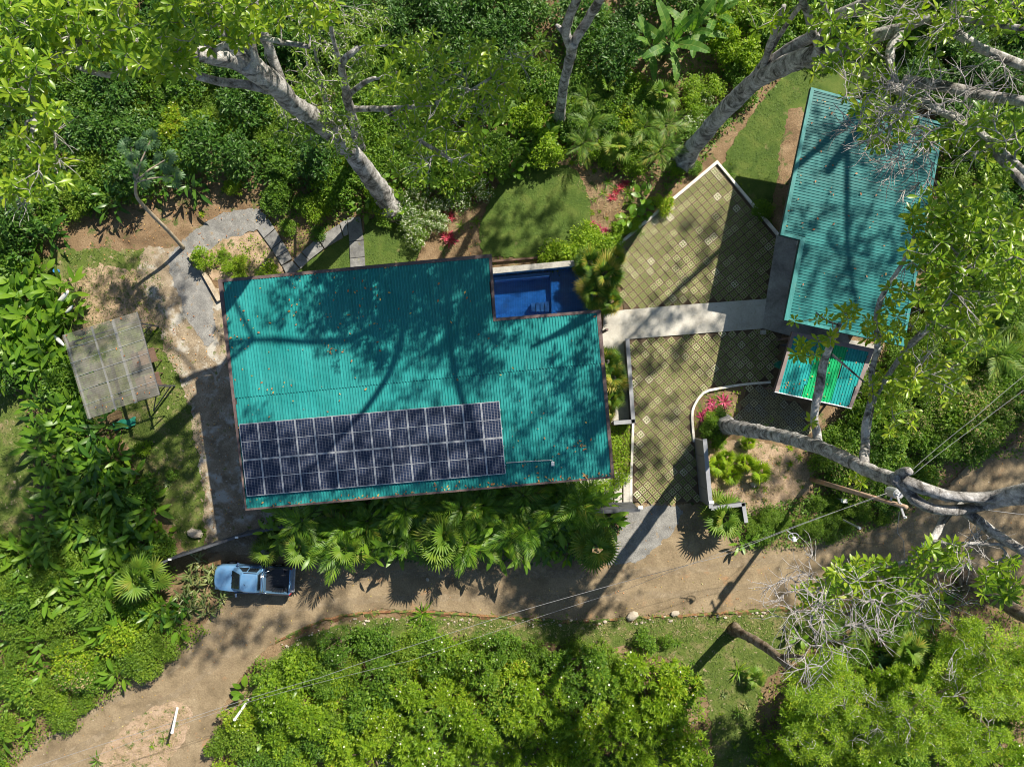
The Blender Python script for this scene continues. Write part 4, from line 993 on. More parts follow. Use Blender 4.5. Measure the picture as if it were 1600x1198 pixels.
def dome_bush(Rr=1.3, H=1.4, lumps=26, per=70, L=.22, W=.1, lr=.42, petals=0, segs=2, spread=1.0, pm=1, flat=False):
    parts = []
    for i in range(lumps):
        a = random.uniform(0, 6.283); q = random.random()**.5; r = Rr*q*.85; h = H*(.25+.75*math.sqrt(max(0, 1-q*q)))*random.uniform(.55, 1.25); r *= random.uniform(.85, 1.3)
        c = np.array([r*math.cos(a), r*math.sin(a), h]); lrr = lr*random.uniform(.7, 1.3)
        v = norm(RNG.normal(size=(per, 3))); v[:, 2] = np.abs(v[:, 2])*1.0-.15; v = norm(v)
        pos = c+v*lrr*rnd((per, 1), .55, 1.0)
        d = norm(v*.8+RNG.normal(size=(per, 3))*.55); up = norm(v*.6+np.array([0, 0, 1.0])+RNG.normal(size=(per, 3))*.35)
        parts.append((*scatter(leaf_t(L, W, segs, .55, .25, .15), pos, d, up, rnd(per, .6, 1.2)), 0))
        if petals:
            k = max(1, int(petals*random.uniform(.3, 1.7))); v = v[:k]; parts.append((*scatter(leaf_t(.09, .09, 2, .5, .1, 0), c+v*lrr*1.05, norm(np.cross(v, [0.3, .2, 1])), v+[0, 0, .6], rnd(k, .7, 1.3)), pm))
    st = []
    for i in range(7):
        a = random.uniform(0, 6.283); r = Rr*.5*random.random(); p = tube_np([(0, 0, 0), (r*.5*math.cos(a), r*.5*math.sin(a), H*.4), (r*math.cos(a), r*math.sin(a), H*.8)], [.05, .035, .015]); st.append((*p, 2))
    return merge(parts+st)
def tuft_bush(Rr=1.6, H=2.2, tufts=150, L=.28, W=.075, per=11, petals=0):
    """crown of upright leaf tufts on a domed surface"""
    parts = []; tm = leaf_t(L, W, 2, .6, .3, .1)
    nl = 9; lump = [(random.uniform(0, 6.28), random.random()**.5*.75, random.uniform(.3, .5)) for _ in range(nl)]
    P_, D_, U_ = [], [], []
    for i in range(tufts):
        la, lq, ls = random.choice(lump); cx, cy = Rr*lq*math.cos(la), Rr*lq*math.sin(la)
        th = random.uniform(0, 6.283); ph = math.acos(random.uniform(.05, 1)); s = Rr*ls
        n_ = np.array([math.sin(ph)*math.cos(th), math.sin(ph)*math.sin(th), math.cos(ph)]); base = np.array([cx, cy, H*(.55+.3*math.sqrt(max(0, 1-lq*lq)))])+n_*s*random.uniform(.8, 1.05)
        a = np.arange(per)*2.4+random.random()*6; el = rnd(per, .2, 1.25)
        n2 = norm(n_+np.array([0, 0, .7])); ux = norm(np.cross(n2, [0.1, 1, 0])); uy = np.cross(n2, ux)
        d = ux*np.cos(a)[:, None]*np.cos(el)[:, None]+uy*np.sin(a)[:, None]*np.cos(el)[:, None]+n2*np.sin(el)[:, None]
        P_.append(base+d*.02); D_.append(d); U_.append(n2[None]+RNG.normal(size=(per, 3))*.3)
        if petals and random.random() < petals: parts.append((*scatter(leaf_t(.13, .13, 2, .5, .1, 0), base[None]+n2*.2, ux[None], n2[None], 1.0), 1))
    P_, D_, U_ = np.concatenate(P_), np.concatenate(D_), np.concatenate(U_)
    parts.append((*scatter(tm, P_, D_, U_, rnd(len(P_), .7, 1.15)), 0))
    for la, lq, ls in lump: parts.append((*tube_np([(0, 0, 0), (Rr*lq*.4*math.cos(la), Rr*lq*.4*math.sin(la), H*.5), (Rr*lq*math.cos(la), Rr*lq*math.sin(la), H*.85)], [.07, .045, .02]), 2))
    return merge(parts)
def strap_plant(n=16, L=.7, W=.09, lift=(.35, 1.2), droop=.5, segs=5, fold=.35):
    return (*rosette_geo(n, L, W, lift, fold, droop, .45, segs), np.zeros(0))[:3]

# single big leaves with their stalk (mesh runs along +x, lifted by the stalk)
def stalk_leaf(L=.8, W=.25, stalk=.7, fold=.2, droop=.35, segs=5, peak=.5):
    lv = leaf_t(L, W, segs, peak, fold, droop); V = lv[0]+np.array([stalk, 0, 0]); s = tube_np([(0, 0, 0), (stalk, 0, 0)], [.018, .01], 4)
    return merge([(V, lv[1], lv[2], 0), (s[0], s[1], s[2]+1, 0)])
def fan_leaf(R0=.75, stalk=.8, rays=17, arc=2.15, droop=.22, pitch=.3):
    V, F, rb = [], [], []
    for i in range(rays):
        a0, a1 = -arc+2*arc*i/rays, -arc+2*arc*(i+1)/rays; a = (a0+a1)/2; l = R0*(1-.2*abs(a)/arc)*random.uniform(.88, 1.06); b = len(V); q = R0*.5; dz = -droop*R0*random.uniform(.1, 1.0)
        V += [(0, 0, 0), (math.cos(a0)*q, math.sin(a0)*q, -.05*R0), (math.cos(a)*q, math.sin(a)*q, .06*R0), (math.cos(a1)*q, math.sin(a1)*q, -.05*R0), (math.cos(a)*l, math.sin(a)*l, dz)]; rb += [0, 0, .7, 0, .5]
        F += [(b, b+1, b+2), (b, b+2, b+3), (b+1, b+4, b+2), (b+2, b+4, b+3)]
    return _fan_done(V, F, rb, stalk, pitch)
def _fan_done(V, F, rb, stalk, pitch):
    V = np.array(V, float); cp, sp_ = math.cos(pitch), math.sin(pitch); V = np.stack([V[:, 0]*cp+V[:, 2]*sp_, V[:, 1], -V[:, 0]*sp_+V[:, 2]*cp], 1)+np.array([stalk, 0, 0]); s = tube_np([(0, 0, 0), (stalk*.5, 0, .03), (stalk, 0, 0)], [.02, .016, .012], 4)
    return merge([(V, np.array(F), np.array(rb, float), 0), (*s, 0)])
def pinnate_leaf(L=1.8, n=20, ll=.5, w=.05, droop=.5, stalk=.3):
    parts = []; tm = leaf_t(1, w/ll*1.0, 3, .4, .4, .25); pts = []
    for i in range(9):
        t = i/8; pts.append((t*L, 0, .10*L*math.sin(t*math.pi)-droop*t*t*L*.5))
    f = lambda t: np.array([t*L, 0, .10*L*math.sin(t*math.pi)-droop*t*t*L*.5])
    P_, D_, S_ = [], [], []
    for i in range(n):
        t = (stalk/L)+(1-stalk/L)*i/(n-1); l = ll*(.45+.75*math.sin(math.pi*min(1, .12+t*.86)))
        for s in (-1, 1):
            a = 1.15-.75*t+random.uniform(-.06, .06); P_.append(f(t)); D_.append((math.cos(a), s*math.sin(a), -.18+random.uniform(-.1, .1))); S_.append(l)
    parts.append((*scatter(tm, P_, D_, np.tile([0, 0, 1.0], (len(P_), 1))+RNG.normal(size=(len(P_), 3))*.08, np.array(S_)), 0)); parts.append((*tube_np(pts, [.025-.0024*i for i in range(9)], 4), 0))
    return merge(parts)
def banana_leaf(L=2.3, W=.62, n=15, droop=.35, stalk=.35):
    V, F, rb = [], [], []
    f = lambda t: (stalk+t*L, .04*math.sin(t*3), .12*L*math.sin(t*2.4)-droop*t*t*L*.55); gap = 0
    for i in range(n):
        t0, t1 = i/n, (i+1)/n
        for s in (-1, 1):
            w0 = W/2*(math.sin(math.pi*min(.995, (t0*.93+.05)))**.45); w1 = W/2*(math.sin(math.pi*min(.995, (t1*.93+.05)))**.45)
            if random.random() < .22: gap = random.uniform(.05, .35)
            else: gap = 0.0
            tw = random.uniform(-.05, .05); c0, c1 = f(t0), f(t1); b = len(V); sweep = .10
            V += [c0, c1, (c1[0]+sweep*w1*2-gap*.12, c1[1]+s*w1, c1[2]+.07-.10*w1+tw*.6), (c0[0]+sweep*w0*2+gap*.02, c0[1]+s*w0, c0[2]+.07-.10*w0+tw)]; rb += [1, 1, 0, 0]
            F += [(b, b+1, b+2), (b, b+2, b+3)] if s < 0 else [(b, b+2, b+1), (b, b+3, b+2)]
    s = tube_np([(0, 0, 0), (stalk, 0, 0)]+[f(t) for t in (.2, .5, .8)], [.05, .035, .03, .02, .01], 5)
    return merge([(np.array(V, float), np.array(F), np.array(rb, float), 0), (s[0], s[1], s[2]+1, 0)])
def umbrella_leaf(R0=.42, stalk=.5, lobes=9):
    parts = []; a = np.linspace(-2.6, 2.6, lobes); d = np.stack([np.cos(a), np.sin(a), -.15*np.ones(lobes)], 1)
    parts.append((*scatter(leaf_t(1, .34, 4, .68, .2, .25), np.tile([stalk, 0, 0.0], (lobes, 1)), d, np.tile([0, 0, 1.0], (lobes, 1)), R0*(1-.12*np.abs(a)/2.6)), 0)); parts.append((*tube_np([(0, 0, 0), (stalk, 0, 0)], [.014, .01], 4), 0))
    return merge(parts)

def plant_with_leaves(name, label, cat, loc, lv, leafname, n, lift, stem_h, scale=1.0, group=None, spin=None, stem_r=.05, spread=.0, mat_stem=None, jit=.18, flop=0.0, stem_pts=None):
    """an Empty with a stem and n leaves, each leaf an object"""
    t = thing(name, label, cat, loc, (0, 0, random.uniform(0, 6.283) if spin is None else spin), group, scale)
    mb = MB(); mb.tube(stem_pts or [(0, 0, -.15), (0, 0, stem_h*.5), (0, 0, stem_h+.05)], [stem_r*1.3, stem_r*1.1, stem_r], 7); mb.build('stem', mat_stem or MT['stem'], t)
    for i in range(n):
        a = i*2.39996+random.uniform(-.2, .2); q = i/max(1, n-1); el = lift[0]+(lift[1]-lift[0])*q+random.uniform(-jit, jit)
        if spread: rr = spread*math.sqrt((i+.5)/n); off = Vector((rr*math.cos(a*1.7), rr*math.sin(a*1.7), 0)); z = stem_h*random.uniform(.2, 1.0)
        else: off = Vector((0, 0, 0)); z = stem_h-(.25*stem_h*(1-q) if stem_h > 1 else 0)
        M = Matrix.Translation(off+Vector((0, 0, z))) @ Matrix.Rotation(a, 4, 'Z') @ Matrix.Rotation(-el, 4, 'Y') @ Matrix.Rotation(random.uniform(-.3, .3), 4, 'X') @ Matrix.Scale(random.uniform(.8, 1.12)*(1-.18*q), 4)
        inst(leafname, random.choice(lv), t, matrix=M)
    return t

def protos(name, fn, mats, n=3): return [proto(leaves_obj(name, fn(), mats)) for _ in range(n)]
def with_mi(g, m=0): return (g[0], g[1], g[2], np.full(len(g[1]), m))
PR = {}
SB = lambda leaf, pet='petal_white': [MT[leaf], MT[pet], MT['bark_brown']]
PR['bush'] = protos('shrub', lambda: dome_bush(1.3, 1.5, 26, 62, .24, .11, .42), SB('leaf_bush'), 4)
PR['darkbush'] = protos('shrub', lambda: dome_bush(1.5, 2.2, 30, 62, .27, .12, .5), SB('leaf_dark'), 3)
PR['brightbush'] = protos('shrub', lambda: dome_bush(1.2, 1.4, 28, 62, .20, .10, .36), SB('leaf_bright'), 3)
PR['finebush'] = protos('shrub', lambda: dome_bush(1.2, 1.2, 34, 80, .15, .075, .34), SB('leaf_vine'), 3)
PR['flowerbush'] = protos('shrub', lambda: dome_bush(1.1, 1.3, 30, 60, .14, .07, .3, petals=12), SB('leaf_bush'), 2)
PR['orangebush'] = protos('shrub', lambda: dome_bush(1.2, 1.6, 26, 60, .22, .12, .4, petals=1, pm=1), SB('leaf_bush', 'petal_orange'), 2)
PR['tanbush'] = protos('shrub', lambda: dome_bush(1.3, 1.8, 26, 50, .20, .10, .4, petals=24, pm=1), SB('leaf_bush', 'seed_tan'), 2)
PR['tuft'] = protos('shrub', lambda: tuft_bush(1.6, 2.4, 170, .30, .08, 11, .05), SB('leaf_bright'), 4)
PR['tuftdark'] = protos('shrub', lambda: tuft_bush(1.5, 2.2, 150, .28, .09, 10, .04), SB('leaf_bush'), 3)
PR['smallplant'] = [proto(leaves_obj('garden_plant', with_mi(rosette_geo(26, .42, .09, (.2, 1.3), .3, .3, .5, 4)), MT['leaf_bright'])) for _ in range(3)]
PR['strap'] = [proto(leaves_obj('strap_leaf_plant', with_mi(rosette_geo(20, .8, .09, (.3, 1.25), .35, .4, .4, 5)), MT['leaf_big'])) for _ in range(2)]
PR['red'] = [proto(leaves_obj('crimson_plant', with_mi(rosette_geo(24, .52, .12, (.15, 1.2), .3, .3, .5, 4)), MT['leaf_red'])) for _ in range(2)]
PR['pink'] = [proto(leaves_obj('pink_plant', with_mi(rosette_geo(22, .62, .13, (.1, 1.1), .3, .3, .5, 4)), MT['leaf_pink'])) for _ in range(2)]
PR['palebush'] = [proto(leaves_obj('garden_plant', with_mi(rosette_geo(18, .5, .16, (.3, 1.3), .25, .3, .55, 4)), MT['leaf_varieg'])) for _ in range(2)]
PR['fern'] = None
LV = {}
LV['heli'] = protos('leaf', lambda: stalk_leaf(1.05, .31, .5, .15, .3), MT['leaf_big'], 4)
LV['helidark'] = protos('leaf', lambda: stalk_leaf(1.05, .27, .6, .15, .35), MT['leaf_bigdark'], 4)
LV['broad'] = protos('leaf', lambda: stalk_leaf(.8, .42, .5, .12, .3), MT['leaf_big'], 3)
LV['varieg'] = protos('leaf', lambda: stalk_leaf(.62, .17, .12, .25, .35), MT['leaf_varieg'], 3)
LV['fan'] = protos('frond', lambda: fan_leaf(1.0, .8), MT['leaf_palm'], 3)
LV['fangold'] = protos('frond', lambda: fan_leaf(1.15, .9, 19), MT['leaf_palmgold'], 3)
LV['fanbright'] = protos('frond', lambda: fan_leaf(.85, .3, 11, 1.15, pitch=.15), [MT['leaf_bright']], 2)
LV['pinn'] = protos('frond', lambda: pinnate_leaf(1.8, 18, .58, .05, .6), MT['leaf_palm'], 3)
LV['pinndark'] = protos('frond', lambda: pinnate_leaf(1.9, 17, .62, .062, .6), MT['leaf_big'], 3)
LV['fern'] = protos('frond', lambda: pinnate_leaf(1.2, 26, .26, .04, .7, .1), MT['leaf_bush'], 2)
LV['banana'] = protos('leaf', lambda: banana_leaf(2.4, .68), MT['leaf_banana'], 4)
LV['umb'] = protos('leaf', lambda: umbrella_leaf(), MT['leaf_umb'], 2)

# landmarks used to say which plant is meant
LM = [('the clear-roofed shelter', 175, 570), ('the blue pickup truck', 395, 903), ('the solar panels', 580, 700), ('the swimming pool', 850, 450), ('the round lawn', 838, 330), ('the banana clump', 1060, 60),
      ('the diamond paver yard', 1090, 370), ('the straight ribbed roof', 1340, 330), ('the striped shed', 1285, 578), ('the leaning utility pole', 1340, 772), ('the grey gate wall', 1098, 735), ('the paver driveway', 1040, 650),
      ('the driveway mouth', 1030, 810), ('the stone slab path', 490, 385), ('the pale forked trunk', 885, 110), ('the leaning trunk foot', 610, 305), ('the curved gravel path', 345, 355), ('the charcoal fence', 330, 862),
      ('the leaning white posts', 320, 1120), ('the road island', 225, 1150), ('the brown verge trunk', 1170, 1000), ('the upper left corner', 0, 0), ('the upper right corner', 1600, 0), ('the lower left corner', 0, 1198),
      ('the lower right corner', 1600, 1198), ('the bottom edge centre', 760, 1198), ('the long dirt road', 760, 915), ('the slanting brown trunk', 1550, 935), ('the long roof\'s front edge', 640, 790),
      ('the massive trunk foot', 1072, 240), ('the grass clearing', 20, 720), ('the top edge centre', 740, 0), ('the right edge road', 1600, 650)]
LM += [('the nearest road bend', 480, 985), ('the lower road verge', 900, 1000), ('the thicket right corner', 1130, 1198)]
QUEUE = []     # (object, adjective, noun, px, py)
def queue(o, adj, noun, px, py, cat, group=None):
    QUEUE.append((o, adj, noun, px, py)); o['category'] = cat
    if group: o['group'] = group
    return o
ORD = ['closest', 'second closest', 'third closest', 'fourth closest', 'fifth closest', 'sixth closest', 'seventh closest', 'eighth closest', 'ninth closest', 'tenth closest', 'eleventh closest', 'twelfth closest', 'thirteenth closest', 'fourteenth closest', 'fifteenth closest', 'sixteenth closest', 'seventeenth closest', 'eighteenth closest']
def write_labels():
    b = {}
    for o, adj, noun, px, py in QUEUE:
        i = min(range(len(LM)), key=lambda k: math.hypot(LM[k][1]-px, LM[k][2]-py)); dx, dy = px-LM[i][1], py-LM[i][2]; d = math.hypot(dx, dy)
        a = math.degrees(math.atan2(-dy, dx)) % 360
        side = ['right of', 'upper right of', 'above', 'upper left of', 'left of', 'lower left of', 'below', 'lower right of'][int((a+22.5)//45) % 8]
        b.setdefault((adj, noun, i, side), []).append((d, o))
    for (adj, noun, i, side), L in b.items():
        L.sort(key=lambda t: t[0])
        for k, (d, o) in enumerate(L):
            if len(L) == 1: o['label'] = f'{adj} {noun} {side} {LM[i][0]}'
            else: o['label'] = f'{adj} {noun} {side} {LM[i][0]}, {ORD[min(k, 17)].replace("closest", "nearest")}'

KIND = {  # proto key: (name, adjective, noun, category, group, mid-height)
 'bush': ('shrub', 'mid-green leafy', 'shrub', 1.0), 'darkbush': ('jungle_shrub', 'dark green tall', 'shrub', 1.6), 'brightbush': ('shrub', 'bright green', 'shrub', 1.0), 'finebush': ('leafy_vine_mound', 'fine-leaved green', 'vine mound', .8),
 'flowerbush': ('flowering_shrub', 'white-flowering', 'shrub', .9), 'orangebush': ('flowering_shrub', 'orange-flowering', 'shrub', 1.1), 'tanbush': ('shrub', 'tan-headed', 'shrub', 1.3), 'tuft': ('bushy_tree', 'lime green tufted', 'bush', 1.9), 'tuftdark': ('bushy_tree', 'deep green tufted', 'bush', 1.7),
 'smallplant': ('garden_plant', 'small bright', 'garden plant', .2), 'strap': ('strap_leaf_plant', 'strap-leaved', 'plant', .3), 'red': ('crimson_plant', 'crimson-leaved', 'plant', .25), 'pink': ('pink_plant', 'pink-leaved', 'plant', .25), 'palebush': ('garden_plant', 'pale variegated', 'garden plant', .2)}
CATS = {'vine mound': 'vine', 'shrub': 'shrub', 'bush': 'bush', 'garden plant': 'plant', 'plant': 'plant'}
GR = {'vine mound': 'leafy vine mounds over the slopes', 'shrub': 'shrubs of the garden and jungle edge', 'bush': 'tufted bushes of the thickets', 'garden plant': 'small plants of the beds', 'plant': 'coloured and strappy plants of the beds'}
def put(key, px, py, s=1.0, z0=-.12, sz=None):
    name, adj, noun, zm = KIND[key]; p = P(px, py, zm*s+z0)
    o = inst(name, random.choice(PR[key]), None, (p.x, p.y, z0), (random.uniform(-.08, .08), random.uniform(-.08, .08), random.uniform(0, 6.283)), (s, s, (sz or s)*random.uniform(.85, 1.15)))
    o['kind'] = 'thing'
    return queue(o, adj, noun, px, py, CATS[noun], GR[noun])
BIG = {  # key: name, adj, noun, leaves, leafname, n, lift, stem_h, stem_r, spread, midz
 'heli': ('heliconia_clump', 'glossy paddle-leaved', 'clump', 'heli', 'leaf', 15, (.2, 1.2), 1.1, .04, .55, 1.2), 'helidark': ('heliconia_clump', 'dark paddle-leaved', 'clump', 'helidark', 'leaf', 15, (.2, 1.2), 1.3, .04, .55, 1.5),
 'broad': ('broad_leaf_plant', 'round broad-leaved', 'plant', 'broad', 'leaf', 12, (.2, 1.1), .8, .03, .4, .9), 'varieg': ('variegated_cordyline', 'cream and green striped', 'cordyline', 'varieg', 'leaf', 20, (.1, 1.2), .9, .05, .45, .9),
 'fan': ('fan_palm', 'green fan', 'palm', 'fan', 'frond', 13, (-.1, 1.3), 1.8, .08, 0, 2.0), 'fangold': ('fan_palm', 'golden-edged fan', 'palm', 'fangold', 'frond', 17, (-.2, 1.35), 3.4, .12, 0, 3.4), 'fanbright': ('fan_palm', 'lime young fan', 'palm', 'fanbright', 'frond', 11, (.0, 1.25), .6, .06, 0, .8),
 'pinn': ('feather_palm', 'feather-leaved', 'palm', 'pinn', 'frond', 10, (.05, 1.1), 1.6, .08, 0, 1.8), 'pinndark': ('feather_palm', 'dark feather-leaved', 'palm', 'pinndark', 'frond', 10, (.05, 1.1), 1.5, .08, 0, 1.7),
 'fern': ('tree_fern', 'lacy', 'fern', 'fern', 'frond', 11, (.0, .8), .7, .06, 0, .7), 'banana': ('banana_plant', 'split-leaved', 'banana plant', 'banana', 'leaf', 9, (-.05, 1.0), 2.2, .14, 0, 2.6), 'umb': ('umbrella_leaf_tree', 'grey-green umbrella-leaved', 'tree', 'umb', 'leaf', 14, (-.1, 1.0), .8, .05, .6, 1.0)}
BG = {'clump': 'paddle-leaved clumps', 'plant': 'broad-leaved plants', 'cordyline': 'striped cordylines behind the truck', 'palm': 'palms of the garden', 'fern': 'lacy ferns', 'banana plant': 'banana plants', 'tree': 'umbrella-leaved trees'}
def big(key, px, py, s=1.0, h=None, n=None, lift=None, spin=None, z0=-.1, loc=None, stem_pts=None):
    name, adj, noun, lvk, ln, nn, lf, sh_, sr, sp, zm = BIG[key]
    h = h or sh_; z = (zm-sh_+h)*s
    p = P(px, py, z+z0) if loc is None else loc
    t = plant_with_leaves(name, None, None, (p.x, p.y, z0), LV[lvk], ln, n or nn, lift or lf, h, s, None, spin, sr, sp, None, stem_pts=stem_pts)
    return queue(t, adj, noun, px, py, noun if noun != 'clump' else 'plant', BG[noun])

def area(poly, spacing, mix, jitter=.75, smin=.8, smax=1.2, avoid=None, keep=1.0, hx=None):
    """stand plants through a patch of the photograph; mix: [(key, weight)]"""
    keys = [k for k, w in mix]; ws = [w for k, w in mix]
    xs = [p[0] for p in poly]; ys = [p[1] for p in poly]; y = min(ys)+spacing*.4; row = 0; n = 0
    while y < max(ys):
        x = min(xs)+(spacing*.5 if row % 2 else spacing*.1)
        while x < max(xs):
            a, b = x+random.uniform(-1, 1)*spacing*jitter*.5, y+random.uniform(-1, 1)*spacing*jitter*.5
            if inside(a, b, poly) and random.random() < keep and not (avoid and any(inside(a, b, q) for q in avoid)):
                k = random.choices(keys, ws)[0]; s = random.uniform(smin, smax)
                put(k, a, b, s) if k in KIND else big(k, a, b, s, h=(BIG[k][7]+random.uniform(*hx) if hx else None)); n += 1
            x += spacing
        y += spacing*.87; row += 1
    return n

# --- undergrowth: nobody could count it
def undergrowth(name, polys, per_m2, L, W, mat, hmax=.6, avoid=[], hnoise=.7, z0=-.1, segs=2, flat=.6):
    V = []; n = 0; parts = []
    for poly in polys:
        q = [tuple(P(x, y, .2))[:2] for x, y in poly]; xs = [p[0] for p in q]; ys = [p[1] for p in q]
        A = (max(xs)-min(xs))*(max(ys)-min(ys)); m = int(A*per_m2); X = rnd(m, min(xs), max(xs)); Y = rnd(m, min(ys), max(ys)); k = inside_np(X, Y, q)
        for av in avoid: k &= ~inside_np(X, Y, [tuple(P(x, y, .1))[:2] for x, y in av])
        X, Y = X[k], Y[k]; m = len(X)
        if not m: continue
        hh = (np.sin(X*.9+Y*.5)+np.sin(Y*1.3-X*.4)+np.sin(X*2.1+1)*.6+np.sin(Y*2.7+X)*.5)/6.2+.5
        Z = z0+hmax*np.clip(hh, 0, 1)**1.2*rnd(m, .5, 1.0)+rnd(m, 0, hmax*.25)
        a = rnd(m, 0, 6.283); el = rnd(m, -.2, .6); d = np.stack([np.cos(a)*np.cos(el), np.sin(a)*np.cos(el), np.sin(el)], 1)
        up = np.stack([RNG.normal(size=m)*(1-flat), RNG.normal(size=m)*(1-flat), np.ones(m)], 1)
        parts.append((*scatter(leaf_t(L, W, segs, .5, .2, .15), np.stack([X, Y, Z], 1), d, up, rnd(m, .55, 1.3)), 0)); n += m
    g_ = merge(parts); o = leaves_obj(name, g_, mat); print(name, n); return tag(o, kind='stuff')

# ---------------------------------------------------------------- planting
VINE = [[(-60, 830), (60, 850), (200, 860), (235, 895), (260, 950), (330, 985), (300, 1010), (235, 1045), (170, 1090), (80, 1150), (20, 1200), (-60, 1250)]]
JUNGLE = [[(-80, 120), (430, 120), (440, 250), (415, 295), (380, 260), (300, 270), (215, 310), (100, 330), (0, 400), (-80, 400)], [(400, -60), (900, -60), (900, 240), (830, 250), (760, 290), (740, 330), (700, 330), (640, 330), (560, 350), (430, 330), (400, 250)],
          [(860, -60), (1250, -60), (1220, 130), (1160, 180), (1100, 250), (1050, 300), (1000, 300), (930, 260), (860, 250)], [(1440, -60), (1680, -60), (1680, 720), (1520, 715), (1470, 760), (1420, 800), (1300, 840), (1160, 845), (1120, 810), (1170, 800), (1270, 770), (1260, 700), (1300, 680), (1340, 640), (1380, 545), (1420, 540), (1480, 200)]]
LEFT = [[(-60, 400), (60, 400), (110, 520), (150, 660), (190, 680), (230, 760), (250, 850), (220, 880), (-60, 860), (20, 850), (60, 800), (60, 740), (40, 670), (30, 620), (-60, 590)]]
SOUTH = [[(330, 1210), (350, 1110), (400, 1050), (470, 1010), (560, 1000), (700, 990), (930, 1005), (1020, 1020), (1100, 1075), (1120, 1210)], [(1190, 1210), (1180, 1120), (1210, 1050), (1290, 980), (1310, 940), (1480, 900), (1680, 905), (1680, 1290), (1190, 1290)]]
FRONT = [[(415, 790), (960, 760), (985, 790), (965, 840), (925, 868), (800, 880), (600, 875), (450, 872), (400, 850)]]
undergrowth('jungle_undergrowth', JUNGLE, 26, .24, .12, MT['leaf_bush'], .7)
undergrowth('vine_ground_cover', VINE, 75, .16, .09, MT['leaf_vine'], 1.1)
undergrowth('slope_undergrowth', LEFT, 30, .24, .11, MT['leaf_bush'], .7)
undergrowth('thicket_undergrowth', SOUTH, 26, .22, .10, MT['leaf_vine'], .8)
undergrowth('front_undergrowth', FRONT, 20, .3, .12, MT['leaf_dark'], .8)
undergrowth('roadside_creeper', [[(1140, 822), (1170, 792), (1270, 772), (1420, 798), (1440, 790), (1400, 815), (1320, 842), (1250, 853), (1170, 860)]], 110, .14, .08, MT['leaf_bush'], .9)
undergrowth('bed_ground_cover', [[(420, 275), (560, 330), (545, 345), (480, 395), (455, 400), (420, 345), (400, 320)], [(300, 395), (400, 365), (438, 425), (350, 435)], [(1084, 640), (1100, 612), (1165, 602), (1160, 625), (1150, 660), (1120, 690), (1086, 690)], [(770, 412), (900, 400), (905, 392), (840, 404), (770, 402)]], 30, .16, .06, MT['leaf_bright'], .25)
hedge = undergrowth('clipped_hedge', [[(953, 664), (984, 662), (983, 752), (960, 765), (900, 768), (900, 755), (957, 745)]], 300, .2, .07, MT['leaf_bright'], 1.0, flat=.3)
del hedge['kind']; tag(hedge, 'dense bright green clipped hedge between the long roof and the white kerb', 'hedge'); hedge.name = 'hedge'

# grass blades on the lawns and verges
LAWNS = [[(752, 400), (750, 352), (772, 300), (806, 268), (850, 255), (893, 262), (916, 296), (922, 350), (905, 385), (840, 402)], [(1126, 262), (1158, 205), (1205, 140), (1262, 98), (1340, 92), (1262, 140), (1230, 170), (1216, 368), (1185, 330), (1150, 288)], [(455, 432), (500, 396), (545, 362), (546, 440)], [(569, 345), (610, 335), (660, 360), (640, 420), (572, 420)]]
undergrowth('lawn_blades', LAWNS, 160, .10, .02, MT['grass_blade'], .06, z0=.02, flat=.2)
undergrowth('rough_grass_blades', [[(40, 425), (80, 398), (150, 388), (230, 398), (250, 440), (265, 520), (290, 590), (310, 660), (320, 750), (322, 835), (290, 860), (255, 800), (225, 760), (195, 690), (185, 640), (120, 660), (60, 560), (70, 460)], [(-60, 590), (0, 600), (30, 630), (45, 680), (60, 740), (50, 810), (20, 850), (-60, 870)],
   [(900, 972), (1100, 964), (1240, 955), (1290, 990), (1200, 1060), (1180, 1200), (1120, 1200), (1100, 1080), (1020, 1020), (700, 1000), (500, 1010), (450, 1010), (560, 968)]], 60, .16, .035, MT['grass_blade'], .1, z0=-.04, flat=.2)
undergrowth('dry_stalks', [[(95, 440), (150, 415), (215, 425), (245, 470), (240, 520), (190, 500), (120, 520), (85, 490)], [(160, 1205), (175, 1165), (215, 1125), (262, 1100), (292, 1110), (285, 1150), (250, 1195)], [(1110, 700), (1190, 700), (1250, 730), (1200, 795), (1120, 785)], [(560, 965), (1240, 958), (1200, 1000), (700, 990)], [(870, 270), (1000, 300), (960, 380), (925, 370), (915, 300)], [(700, 310), (750, 320), (745, 395), (690, 395)]], 40, .22, .03, MT['dry_blade'], .1, z0=-.02, flat=.2)
undergrowth('leaf_litter', [[(270, 270), (420, 280), (430, 340), (300, 400), (40, 420), (30, 350), (200, 320)], [(860, 200), (1000, 250), (1000, 330), (950, 390), (900, 270)], [(240, 500), (330, 470), (400, 780), (330, 850), (300, 650)], [(690, 300), (755, 300), (750, 395), (680, 395)], [(1110, 700), (1250, 720), (1200, 795), (1120, 785)]], 3.5, .13, .06, MT['litter'], .05, z0=.02)
undergrowth('roadside_weeds', [[(440, 868), (600, 866), (800, 872), (930, 866), (930, 876), (800, 882), (600, 876), (440, 880)], [(430, 1000), (560, 955), (800, 958), (1000, 957), (1240, 942), (1300, 924), (1300, 940), (1240, 960), (1000, 974), (800, 976), (560, 972), (440, 1016)], [(30, 1190), (170, 1080), (290, 1000), (345, 940), (355, 950), (300, 1015), (180, 1095), (60, 1185)], [(218, 390), (262, 560), (300, 660), (325, 860), (312, 860), (285, 700), (245, 570), (205, 420)], [(1165, 858), (1320, 846), (1440, 800), (1440, 810), (1330, 852), (1170, 866)]], 9, .17, .06, MT['leaf_vine'], .12, z0=-.04)
undergrowth('road_litter', [ROAD], 1.1, .13, .06, MT['litter'], .02, z0=-.015)
